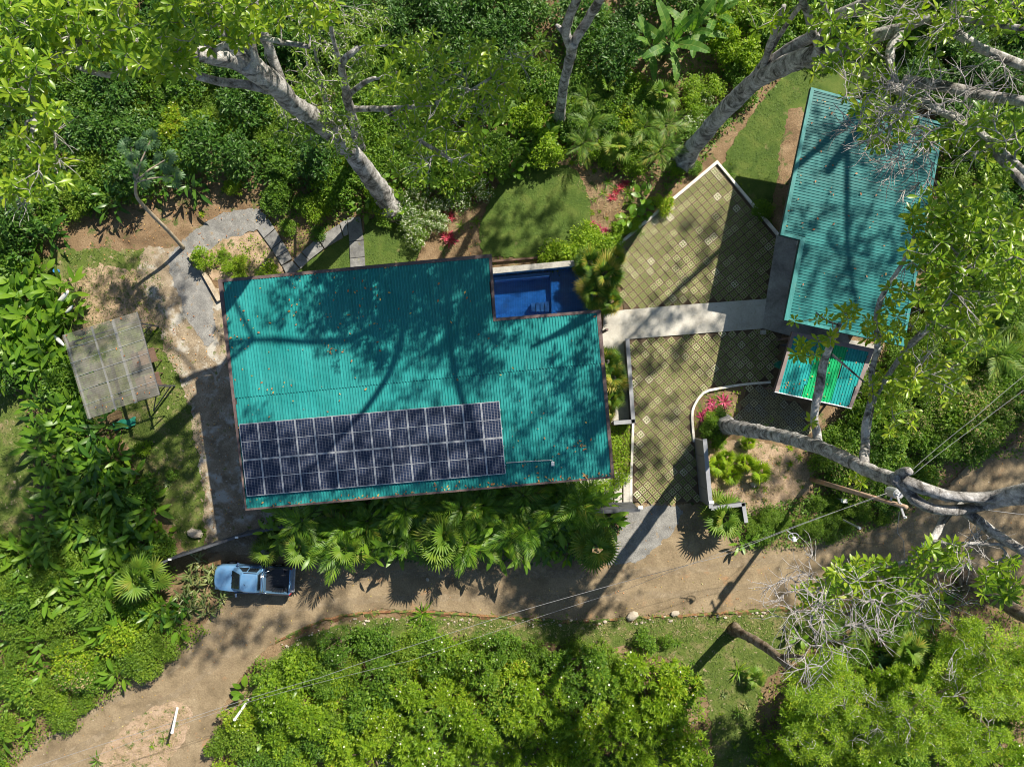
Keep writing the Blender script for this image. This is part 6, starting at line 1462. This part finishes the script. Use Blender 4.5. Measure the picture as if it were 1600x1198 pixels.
tall_tree('small_leaved_tree', 'slim tree with small starry leaf clusters in front of the massive leaning trunk',
  [[(520, 200, 0, .22), (510, 160, 6, .17), (500, 120, 10, .12), (490, 60, 13, .08)], [(512, 170, 5, .12), (480, 190, 9, .08), (450, 185, 12, .05)], [(512, 165, 6, .1), (540, 200, 9, .08), (550, 225, 11, .05)]],
  [(475, 150, 55, 45, 50, 11, 14), (520, 90, 60, 50, 50, 11, 15), (560, 60, 50, 45, 30, 11, 14), (530, 210, 40, 35, 40, 10, 13), (460, 200, 35, 30, 24, 10, 12.5), (590, 30, 30, 20, 12, 11, 13), (500, 40, 50, 30, 22, 12, 14)],
  bp, bt, clusters='rosS', cs=1.0, twig_r=.010)
tall_tree('broadleaf_tree', 'pale smooth trunk forked in two at the top photo edge above the round lawn',
  [[(874, 188, 0, .42), (877, 160, 2.5, .30), (884, 118, 6, .30), (893, 82, 8.5, .30), (897, 64, 9.8, .29)],
   [(894, 78, 8.8, .28), (884, 52, 10.5, .26), (890, 25, 12, .24), (905, -10, 14, .22), (915, -60, 16.5, .18), (900, -150, 21, .12)],
   [(897, 66, 9.6, .27), (915, 38, 11, .25), (930, 12, 12.3, .24), (945, -15, 14, .22), (975, -80, 17.5, .18), (1020, -170, 22, .12)],
   [(915, -60, 16.5, .15), (840, -140, 20, .12), (760, -190, 23, .08)],
   [W(8, 22, 27, .15), W(12, 28, 26, .12), W(15, 32, 25, .08)], [W(-1, 22, 30, .12), W(-6, 26, 28, .1), W(-12, 26, 27, .07)],
   [(900, -150, 21, .2), W(3, 19, 26, .2), W(-1, 22, 30, .14), W(-6, 24, 33, .08)], [(900, -150, 21, .2), W(5, 17.5, 26, .2), W(4, 16, 30, .15), W(1, 13.8, 33, .08)],
   [(1020, -170, 22, .2), W(9, 19, 27, .2), W(13, 18, 31, .15), W(17, 16, 34, .08)], [(1020, -170, 22, .2), W(8, 22, 27, .2), W(10, 26, 31, .12), W(14, 29, 33, .08)], [W(-1, 22, 30, .12), W(-6, 19, 32, .1), W(-10, 17.5, 33, .07)], [(884, 54, 10.4, .2), (874, 44, 10.8, .14), (870, 40, 11, .10)]],
  [(900, -150, 150, 90, 130, 20, 25), (1060, -170, 140, 90, 110, 20, 25), (790, -170, 70, 60, 40, 20, 24), (900, -70, 60, 25, 12, 18, 21), (1180, -120, 80, 70, 60, 21, 25), (820, -300, 200, 80, 90, 21, 26),
   WB(-6, 17.5, 33, 3.5, 2.0, 60), WB(-1, 16.5, 32, 3, 1.8, 50), WB(3, 16, 32, 3.2, 2.0, 60), WB(1, 12.5, 35.5, 4, 1.6, 45), WB(8, 12.5, 35.5, 3, 1.6, 36), WB(9, 17, 32, 3, 2.4, 55), WB(14, 16.5, 33, 3, 2, 50), WB(12.5, 23, 32, 3.0, 3, 55), WB(18, 17, 33, 2.8, 2.2, 45), WB(22, 14, 33, 2.6, 2, 36), WB(14, 29, 33, 3.5, 2.5, 45), WB(16, 31, 25, 3.5, 2.8, 60), WB(13, 36, 25, 3, 2.5, 40), WB(-9, 28, 27, 3.5, 2.2, 40), WB(-14, 24, 27, 3, 2, 34), WB(-5, 15.5, 33, 3, 1.4, 40)],
  MT['bark_pale'], bt, cs=1.25, bare=[])
# upper right giant
tall_tree('broadleaf_tree', 'massive pale leaning trunk from the paver corner, branching over the straight ribbed roof',
  [[(1068, 250, 0, .70), (1082, 232, 1.5, .58), (1112, 195, 5, .52), (1150, 155, 9, .50), (1190, 120, 12.5, .48), (1235, 98, 15.5, .46), (1290, 82, 18, .40), (1330, 70, 19.5, .34)],
   [(1330, 70, 19.5, .32), (1365, 58, 20.5, .28), (1410, 45, 21.5, .24), (1440, 32, 22, .20), (1500, 30, 23, .12), (1600, 45, 25, .1)],
   [(1180, 125, 12, .35), (1215, 92, 14, .32), (1262, 60, 16.5, .28), (1300, 30, 18.5, .28), (1360, 5, 20.5, .26), (1400, -30, 22, .2)],
   [(1262, 100, 17, .2), (1300, 98, 18.5, .20), (1345, 110, 20, .22), (1400, 140, 21.5, .18), (1450, 165, 22, .14), (1520, 200, 23, .12), (1570, 240, 24, .11), (1610, 275, 25, .1)],
   [(1415, 50, 21.5, .2), (1395, 70, 21.6, .18), (1390, 95, 21.8, .15), (1400, 130, 22, .12)],
   [(1480, 40, 22.5, .16), (1530, 75, 23, .17), (1610, 108, 24, .17), (1680, 140, 25, .14)],
   [(1410, 125, 21.6, .2), (1460, 133, 22, .22), (1530, 147, 22.8, .2), (1610, 160, 24, .18)],
   [(1545, 225, 23.2, .15), (1580, 265, 24, .16), (1620, 310, 25, .14)],
   [(1285, 83, 18, .2), (1270, 50, 19.5, .18), (1262, 20, 21, .15), (1245, -20, 22.5, .1)], [(1285, 78, 18, .17), (1292, 40, 20, .14), (1285, 0, 21.5, .10), (1270, -50, 23, .08)],
   [(1190, 118, 12.6, .2), (1202, 75, 15, .17), (1212, 45, 17, .15), (1225, 10, 19, .1)], [(1160, 142, 10, .16), (1190, 100, 13, .14), (1222, 50, 16, .12), (1260, -5, 19, .1)]],
  [(1310, 40, 60, 45, 26, 20, 23), (1320, 100, 60, 40, 26, 20, 23), (1370, 150, 60, 45, 34, 20.5, 23), (1390, 190, 45, 40, 22, 21, 23), (1370, 215, 25, 20, 6, 21, 23), (1440, 40, 60, 35, 16, 22, 24), (1520, 20, 70, 30, 26, 22, 25), (1590, 30, 40, 30, 12, 23, 25),
   (1460, 215, 55, 30, 20, 21, 23.5), (1540, 215, 50, 40, 26, 22, 25), (1590, 190, 30, 30, 10, 22, 25), (1480, 75, 50, 20, 8, 22, 24), (1600, 250, 30, 30, 8, 23, 25), (1200, 20, 40, 30, 8, 19, 22), (1400, -50, 150, 50, 40, 22, 26), (1600, -40, 90, 50, 22, 23, 26), (1680, 150, 60, 120, 40, 22, 26)],
  bp, bt, dens=.85, cs=1.12, bare=[(1400, 190, 85, 65, 46, 23, 25), (1450, 150, 80, 45, 30, 23.2, 25), (1420, 255, 45, 45, 20, 22.5, 24), (1350, 120, 40, 40, 10, 22, 24), (1500, 20, 90, 30, 24, 22.5, 24.5), (1540, 110, 50, 40, 14, 23, 25), (1350, 200, 30, 12, 6, 21, 22), (1540, 200, 50, 40, 12, 23, 25), (1380, 20, 30, 30, 6, 22, 24)], maxr=.07)
tall_tree('broadleaf_tree', 'tall pale tree just beyond the upper edge, casting broken shade over the straight ribbed roof',
  [[W(33, 31, 0, .7), W(33, 31, 10, .5), W(33.5, 31.5, 20, .4), W(34, 32, 27, .3)], [W(33.5, 31.5, 20, .28), W(29, 29, 25, .2), W(25, 26, 29, .12)], [W(33.5, 31.5, 20, .28), W(37, 34, 25, .2), W(40, 36, 29, .12)], [W(34, 32, 25, .2), W(36, 28, 28, .15), W(38, 26, 30, .1)]],
  [WB(26, 25, 30, 3.5, 2.5, 60), WB(31, 22, 31, 3, 2, 45), WB(30, 29, 29, 3, 2.5, 50), WB(37, 30, 30, 3.5, 3, 70), WB(40, 36, 29, 3.5, 3, 60), WB(34, 36, 29, 3, 2.5, 45), WB(22, 29, 30, 2.5, 2, 30), WB(42, 30, 29, 2.5, 2.5, 35), WB(37, 24, 31, 2, 1.6, 24)],
  bp, bt, cs=1.3, dens=1.3)
tall_tree('broadleaf_tree', 'tall pale tree beyond the right edge, shading the far end of the dirt road',
  [[W(49, 13, 0, .7), W(49, 13, 10, .5), W(48.5, 13.5, 18, .4), W(48, 14, 24, .3)], [W(48.5, 13.5, 18, .28), W(44, 11, 23, .2), W(41, 9, 26, .12)], [W(48, 14, 22, .25), W(53, 17, 26, .15)]],
  [WB(44, 11, 27, 4, 3.5, 120), WB(49, 15, 28, 4, 3.5, 120), WB(53, 19, 28, 4, 3, 80), WB(42, 16, 28, 3, 2.5, 50), WB(50, 9, 26, 3.5, 2.5, 80), WB(47, 5, 25, 3, 2, 60), WB(43.5, 12, 30, 4, 3.5, 120), WB(51, 13, 30, 4, 3.5, 120), WB(39, 20, 31, 2.5, 2, 40)],
  bp, bt, cs=1.35, dens=1.4)
# right-hand tree leaning from the flower bed
tall_tree('broadleaf_tree', 'grey trunk leaning right from the crimson flower bed and forking over the shaded road',
  [[(1132, 664, .0, .52), (1150, 668, 3, .48), (1185, 674, 7.4, .42), (1225, 682, 11.2, .38), (1270, 695, 14.9, .345), (1320, 716, 18.2, .31), (1370, 740, 20.8, .29), (1408, 752, 22.6, .28)],
   [(1405, 750, 22.4, .26), (1440, 762, 23, .24), (1480, 774, 23.4, .22), (1505, 776, 23.6, .20), (1550, 776, 23.8, .22), (1605, 766, 25, .24), (1700, 755, 27, .18)],
   [(1405, 752, 22.4, .25), (1430, 780, 22.7, .23), (1460, 795, 23, .21), (1490, 797, 23.2, .20), (1540, 790, 23.3, .18), (1600, 780, 24.8, .18), (1680, 790, 26, .14)],
   [(1495, 790, 22.7, .22), (1530, 815, 23.3, .2), (1565, 840, 24, .19), (1610, 868, 25, .17), (1680, 920, 26.5, .13)],
   [(1485, 797, 22.4, .17), (1472, 815, 22.6, .15), (1460, 838, 22.8, .13), (1445, 852, 23, .12), (1432, 868, 23, .09), (1390, 885, 22.6, .07), (1330, 905, 22, .06), (1280, 935, 21.5, .05), (1265, 980, 21.5, .04)],
   [(1448, 845, 23, .09), (1500, 848, 23.5, .07), (1560, 850, 24, .06), (1620, 855, 25, .05)],
   [(1278, 697, 15.4, .22), (1277, 680, 14.6, .22), (1272, 650, 15.6, .19), (1281, 600, 16.4, .21), (1290, 560, 17.2, .17), (1303, 525, 18, .13), (1312, 506, 18.4, .10)],
   [(1350, 725, 19.8, .20), (1352, 690, 18.3, .19), (1352, 660, 18.8, .15), (1362, 620, 19.3, .13), (1362, 580, 19.8, .12), (1371, 545, 20.2, .12), (1370, 490, 21, .12), (1385, 450, 21.6, .1), (1410, 412, 22.2, .08), (1428, 370, 23, .06)],
   [(1352, 690, 18.3, .15), (1365, 628, 19, .11), (1395, 575, 20, .11), (1425, 535, 21, .14), (1470, 490, 22, .12), (1500, 418, 23, .09)],
   [(1300, 554, 17.4, .06), (1325, 575, 17.8, .05), (1352, 598, 18.6, .04)], [(1312, 508, 18.3, .05), (1290, 500, 18.8, .035), (1275, 488, 19.2, .03)], [(1404, 742, 22.4, .2), (1416, 736, 22.8, .17), (1421, 738, 23, .15)]],
  [(1500, 320, 70, 40, 34, 22, 24.5), (1560, 340, 50, 50, 30, 22, 25), (1455, 360, 40, 40, 22, 21.5, 24), (1500, 400, 90, 40, 44, 21.5, 24.5), (1560, 440, 50, 50, 26, 22, 24.5), (1470, 470, 50, 40, 22, 21, 23.5), (1510, 520, 50, 45, 20, 21, 23.5), (1400, 470, 20, 30, 6, 21, 23), (1380, 520, 25, 20, 10, 20, 22), (1430, 580, 40, 40, 14, 20, 22.5), (1480, 600, 40, 40, 12, 20, 22),
   (1400, 640, 30, 40, 8, 19, 21), (1280, 500, 12, 12, 2, 18.8, 19.4), (1322, 490, 14, 18, 4, 19, 20), (1262, 545, 22, 20, 6, 18.5, 19.5), (1290, 530, 10, 8, 2, 18.6, 19.2), (1352, 515, 15, 18, 4, 19, 20), (1365, 595, 15, 20, 5, 19, 20), (1240, 505, 5, 5, 1, 19, 19.4), (1352, 745, 25, 15, 4, 18.4, 19.4), (1270, 655, 6, 6, 1, 16, 16.5),
   (1370, 900, 80, 25, 30, 21, 23.5), (1330, 930, 80, 30, 34, 20.5, 23), (1400, 930, 70, 35, 30, 20.5, 23), (1300, 885, 15, 10, 2, 21.5, 22), (1255, 930, 12, 10, 3, 21, 22), (1470, 870, 40, 18, 12, 22, 24), (1470, 855, 25, 10, 6, 22, 24), (1560, 920, 30, 30, 12, 23, 25), (1570, 890, 30, 20, 7, 23, 25), (1450, 960, 30, 20, 5, 21, 22), (1680, 420, 60, 150, 50, 22, 26), (1690, 850, 60, 100, 30, 23, 26)],
  bp, bt, dens=1.4, cs=1.12, bare=[(1285, 990, 80, 70, 34, 22.5, 24), (1250, 920, 50, 35, 18, 22.5, 24), (1340, 950, 90, 50, 34, 22.8, 24.5), (1450, 935, 60, 30, 22, 21.5, 23.5), (1530, 860, 50, 30, 16, 23, 24.5), (1480, 440, 70, 70, 14, 22, 24), (1440, 560, 50, 60, 10, 20.5, 22.5), (1275, 870, 10, 12, 3, 21, 22)], maxr=.07)
# smaller trees
def small_tree(label, limbs, blobs, key='rosT', cs=1.0, bark='bark_brown', bare=None): return tall_tree('small_leaved_tree', label, limbs, blobs, MT[bark], MT['bark_twig'], clusters=key, cs=cs, bare=bare, twig_r=.007, group='lower trees of the thickets')
small_tree('brown rough trunk rising from the grass verge below the road into lime foliage', [[(1147, 983, 0, .34), (1170, 995, 3.2, .30), (1198, 1012, 6.3, .27), (1232, 1040, 9.2, .22), (1262, 1070, 11.4, .15)], [(1215, 1025, 7.8, .14), (1250, 1025, 10, .1), (1290, 1040, 12, .06)]],
  [(1270, 1075, 45, 30, 30, 10, 12.5), (1300, 1040, 40, 20, 14, 11, 13)], cs=.95)
small_tree('thick brown trunk rising at a slant to the right edge below the forked limbs', [[(1507, 905, 0, .50), (1535, 923, 2.0, .46), (1570, 944, 4.4, .44), (1620, 972, 7.4, .38), (1700, 1020, 11.6, .28)]],
  [(1700, 1030, 60, 60, 60, 10, 13)], cs=1.0)
small_tree('open lime-leaved tree with bare forked branches near the lower right photo corner', [[(1450, 1020, 0, .2), (1480, 1060, 5, .16), (1520, 1110, 9, .12), (1545, 1140, 11, .08)], [(1500, 1085, 7, .1), (1535, 1030, 9, .08), (1540, 980, 10, .05)], [(1490, 1070, 6, .1), (1450, 1090, 8, .08), (1400, 1120, 10, .05)]],
  [(1540, 1000, 60, 35, 55, 8, 10.5), (1500, 1040, 40, 40, 30, 8, 10), (1560, 1080, 50, 40, 40, 9, 11.5), (1440, 1110, 50, 40, 36, 8, 11), (1500, 1160, 80, 35, 60, 9, 12)], cs=.95, bare=[(1520, 1060, 50, 50, 14, 8.5, 11), (1440, 1110, 40, 40, 8, 8.5, 11)])
small_tree('lime-leaved tree with twiggy crown below the brown trunk of the verge', [[(1300, 1060, 0, .2), (1320, 1100, 5, .15), (1345, 1140, 8, .1)], [(1310, 1080, 3, .12), (1290, 1120, 7, .08), (1270, 1150, 8, .05)]],
  [(1310, 1090, 60, 40, 50, 6, 9), (1360, 1140, 60, 40, 50, 7, 10), (1270, 1160, 50, 30, 36, 6, 9)], cs=.95, bare=[(1350, 1120, 40, 40, 12, 8, 9.5), (1400, 1100, 30, 30, 6, 8, 9)])
# leaning umbrella-leaved tree on the bare slope
p = P(287, 388, 0)
tr_ = thing('umbrella_leaf_tree', 'leaning bare-stemmed tree with grey-green umbrella leaves above the curved gravel path', 'tree', (0, 0, 0))
st_ = [P(287, 388, -.1), P(262, 360, 2.4), P(235, 333, 4.4), P(214, 308, 6.2), P(212, 285, 7.6)]; q_ = catmull([(*a, r) for a, r in zip(st_, (.15, .13, .12, .10, .08))], .4)
V, F = tube_geo([a[:3] for a in q_], [a[3] for a in q_], 9, .06); mesh_obj('trunk', V, F, MT['timber'], tr_, smooth=True)
for (cx, cy, z) in ((205, 230, 8.4), (235, 220, 8.8), (258, 250, 8.3), (215, 255, 8.2), (270, 275, 7.8), (222, 275, 7.8)):
    e = P(cx, cy, z); V, F = tube_geo([st_[-1], st_[-1].lerp(e, .5)+Vector((0, 0, .2)), e], [.06, .045, .03], 6); mesh_obj('branch', V, F, MT['timber'], tr_)
    for i in range(9):
        a = i*2.4+random.random(); el = random.uniform(-.2, .9); M = Matrix.Translation(e) @ Matrix.Rotation(a, 4, 'Z') @ Matrix.Rotation(-el, 4, 'Y') @ Matrix.Scale(random.uniform(.7, .95), 4); inst('leaf', random.choice(LV['umb']), tr_, matrix=M)
# pale dead leaf stalks beside the shelter
for k, (a, b, w, lb) in enumerate([((91, 475, .9), (110, 455, 1.6), .20, 'long white curled dead leaf sheath lying above the shelter among paddle leaves'), ((105, 489, .8), (117, 478, 1.2), .13, 'small bluish dead leaf sheath just above the shelter corner'), ((84, 523, .8), (103, 540, 1.0), .16, 'pale curled dead leaf sheath poking from the shelter upper left corner'), ((57, 545, .8), (69, 562, .6), .14, 'grey dead leaf sheath left of the shelter among paddle leaves')]):
    a, b = P(*a), P(*b); d = (b-a); n_ = Vector((-d.y, d.x, 0)).normalized(); V, F = [], []
    for i in range(9):
        t = i/8; r = w*math.sin(math.pi*(.08+.84*t))**.7
        for j in range(5): an = -1.2+2.4*j/4; V.append(a+d*t+n_*r*math.sin(an)+Vector((0, 0, r*.9*(math.cos(an)-1)+.25)))
    for i in range(8):
        for j in range(4): F.append((i*5+j, (i+1)*5+j, (i+1)*5+j+1, i*5+j+1))
    o = mesh_obj('dead_leaf_sheath', [tuple(v) for v in V], F, MT['white'], smooth=True); m = o.modifiers.new('s', 'SOLIDIFY'); m.thickness = .03; tag(o, lb, 'dead leaf')

# ---------------------------------------------------------------- utility pole, wires, posts
pole = thing('utility_pole', 'tall leaning-looking timber utility pole with grey transformer above the roadside creeper', 'utility pole', (0, 0, 0))
pb, pt = P(1268, 749, 0), P(1416, 792, 11.6)
mb = MB(); mb.tube([pb-Vector((0, 0, .3)), pb.lerp(pt, .5), pt], [.17, .145, .12], 12); mb.build('pole_shaft', MT['pole_wood'], pole, smooth=True)
q = pb.lerp(pt, .86)+Vector((.2, .55, .1)); mb = MB(); mb.tube([q-Vector((0, 0, .55)), q-Vector((0, 0, .48)), q+Vector((0, 0, .45)), q+Vector((0, 0, .55))], [.26, .30, .30, .2], 14); tx = mb.build('transformer', MT['steel'], pole)
mb = MB(); mb.tube([q+Vector((.14, .1, .5)), q+Vector((.14, .1, .8))], [.05, .03], 6); mb.tube([q+Vector((-.14, .1, .5)), q+Vector((-.14, .1, .8))], [.05, .03], 6); mb.build('bushing', MT['white'], tx)
mb = MB(); mb.tube([q+Vector((0, 0, -.1)), pb.lerp(pt, .86)], .06, 6); mb.build('bracket', MT['steel'], pole)
q = pb.lerp(pt, .95); mb = MB(); mb.box((0, 0, 0), (1.5, .1, .1), Matrix.Translation(q) @ Matrix.Rotation(1.9, 4, 'Z')); mb.build('crossarm', MT['steel'], pole)
for s in (-.65, 0.1, .65):
    c = q+Matrix.Rotation(1.9, 3, 'Z') @ Vector((s, 0, .05)); mb = MB(); mb.tube([c, c+Vector((0, 0, .12)), c+Vector((0, 0, .2))], [.03, .06, .03], 7); mb.build('insulator', MT['white'], pole)
def wire(name, label, pts, r=.014, sag=.0, cat='wire'):
    q = [P(*p) for p in pts]; full = []
    for a, b in zip(q, q[1:]):
        for i in range(12): t = i/12; full.append(a.lerp(b, t)-Vector((0, 0, sag*4*t*(1-t))))
    full.append(q[-1]); V, F = tube_geo(full, r, 5); return tag(mesh_obj(name, V, F, MT['wire'], smooth=True), label, cat)
wire('power_line', 'upper of two pale power lines crossing the road towards the lower left', [(1386, 770, 10.2), (1130, 868, 8.6), (800, 958, 7.5), (500, 1058, 6.5), (300, 1120, 6), (60, 1195, 5.6), (-60, 1235, 5.6)], .012, .2)
wire('power_line', 'lower of two pale power lines crossing the lower left thicket', [(1386, 773, 9.4), (1200, 838, 7.2), (980, 920, 6.2), (640, 1032, 5.4), (385, 1097, 5.0), (150, 1180, 4.8), (-40, 1250, 4.8)], .009, .25)
wire('power_line', 'upper of two taut lines from the trunk fork to the right edge', [(1423, 736, 11.2), (1520, 655, 11.6), (1640, 555, 12)], .012, .1)
wire('power_line', 'lower of two taut lines from the trunk fork to the right edge', [(1426, 742, 10.9), (1530, 662, 11.3), (1645, 578, 12)], .012, .1)
wire('power_line', 'short thin line running level to the right edge below the forked trunk', [(1530, 795, 10.5), (1610, 805, 11), (1690, 812, 11)], .016, .0)
wire('cable', 'loose dark cable hanging from the roadside creeper over the dirt road', [(1405, 800, 3.0), (1403, 820, 2), (1402, 832, 1.2), (1412, 845, .5), (1413, 870, .2)], .022, .0, 'cable')
t = thing('street_lamp', 'small curled lamp bracket hanging over the shaded road edge below the power lines', 'lamp'); c0 = P(1240, 838, 7.0); mb = MB()
mb.tube([P(1230, 829, 7.4), P(1238, 834, 7.2), c0], .035, 6); mb.build('arm', MT['steel'], t)
mb = MB(); mb.tube([c0+Vector((.32*math.cos(a), .22*math.sin(a), 0)) for a in [i*.5 for i in range(13)]], .022, 5); mb.build('cable_coil', MT['steel'], t)
mb = MB(); mb.tube([c0+Vector((0, -.02, .05)), c0+Vector((.05, -.25, 0))], [.10, .14], 8); mb.build('lamp_head', MT['white'], t)
t = thing('short_post', 'thin dark metal post with white tip rising from the roadside creeper', 'post'); mb = MB(); mb.tube([P(1318, 812, .8), P(1342, 824, 2.8)], .06, 8); mb.build('post_shaft', MT['steel'], t); mb = MB(); mb.tube([P(1341.5, 823.7, 2.78), P(1344, 825, 2.95)], .09, 8); mb.build('cap', MT['white'], t)
t = thing('meter_box', 'small white box standing in the creeper left of the utility pole top', 'box', tuple(P(1319, 782, 1.4))); mb = MB(); mb.box((0, 0, 0), (.3, .26, .34)); mb.build('box_body', MT['white'], t, bevel=.02); mb = MB(); mb.box((0, 0, -.8), (.07, .07, 1.25)); mb.build('post', MT['steel'], t)
for (a, b, lb) in (((385, 1097, 0.3), (367, 1123, 2.6), 'leaning white post at the edge of the thicket under the power line'), ((274, 1105, 0.1), (269, 1143, 2.2), 'leaning white post standing in the dry grass of the road island')):
    t = thing('white_post', lb, 'post'); mb = MB(); a_, b_ = P(*a), P(*b); mb.tube([a_-Vector((0, 0, .4)), b_], .085, 8); mb.build('post_shaft', MT['white'], t); mb = MB(); mb.tube([b_, b_+(b_-a_).normalized()*.06], [.11, .10], 8); mb.build('cap', MT['white'], t)
p = P(86, 423, .3); mb = MB(); mb.tube([(p.x, p.y, 0), (p.x, p.y, .35)], [.16, .14], 10); tag(mb.build('bucket', mat_plain('blue_plastic', (.03, .18, .45), .5)), 'small blue bucket on the grass at the upper end of the paddle leaves', 'bucket')
t = thing('hose_reel', 'small dark coiled hose lying by the shelter brackets', 'hose', tuple(P(233, 517, .1))); mb = MB(); mb.tube([(.25*math.cos(a)*(1-.02*i), .25*math.sin(a)*(1-.02*i), .02*(i % 3)) for i, a in enumerate([k*.5 for k in range(30)])], .02, 5); mb.build('coil', MT['black'], t)

write_labels()
for o in PROTO: bpy.data.objects.remove(o)
print('objects', len(S.objects), 'tris(unique)', sum(len(m.polygons) for m in bpy.data.meshes))
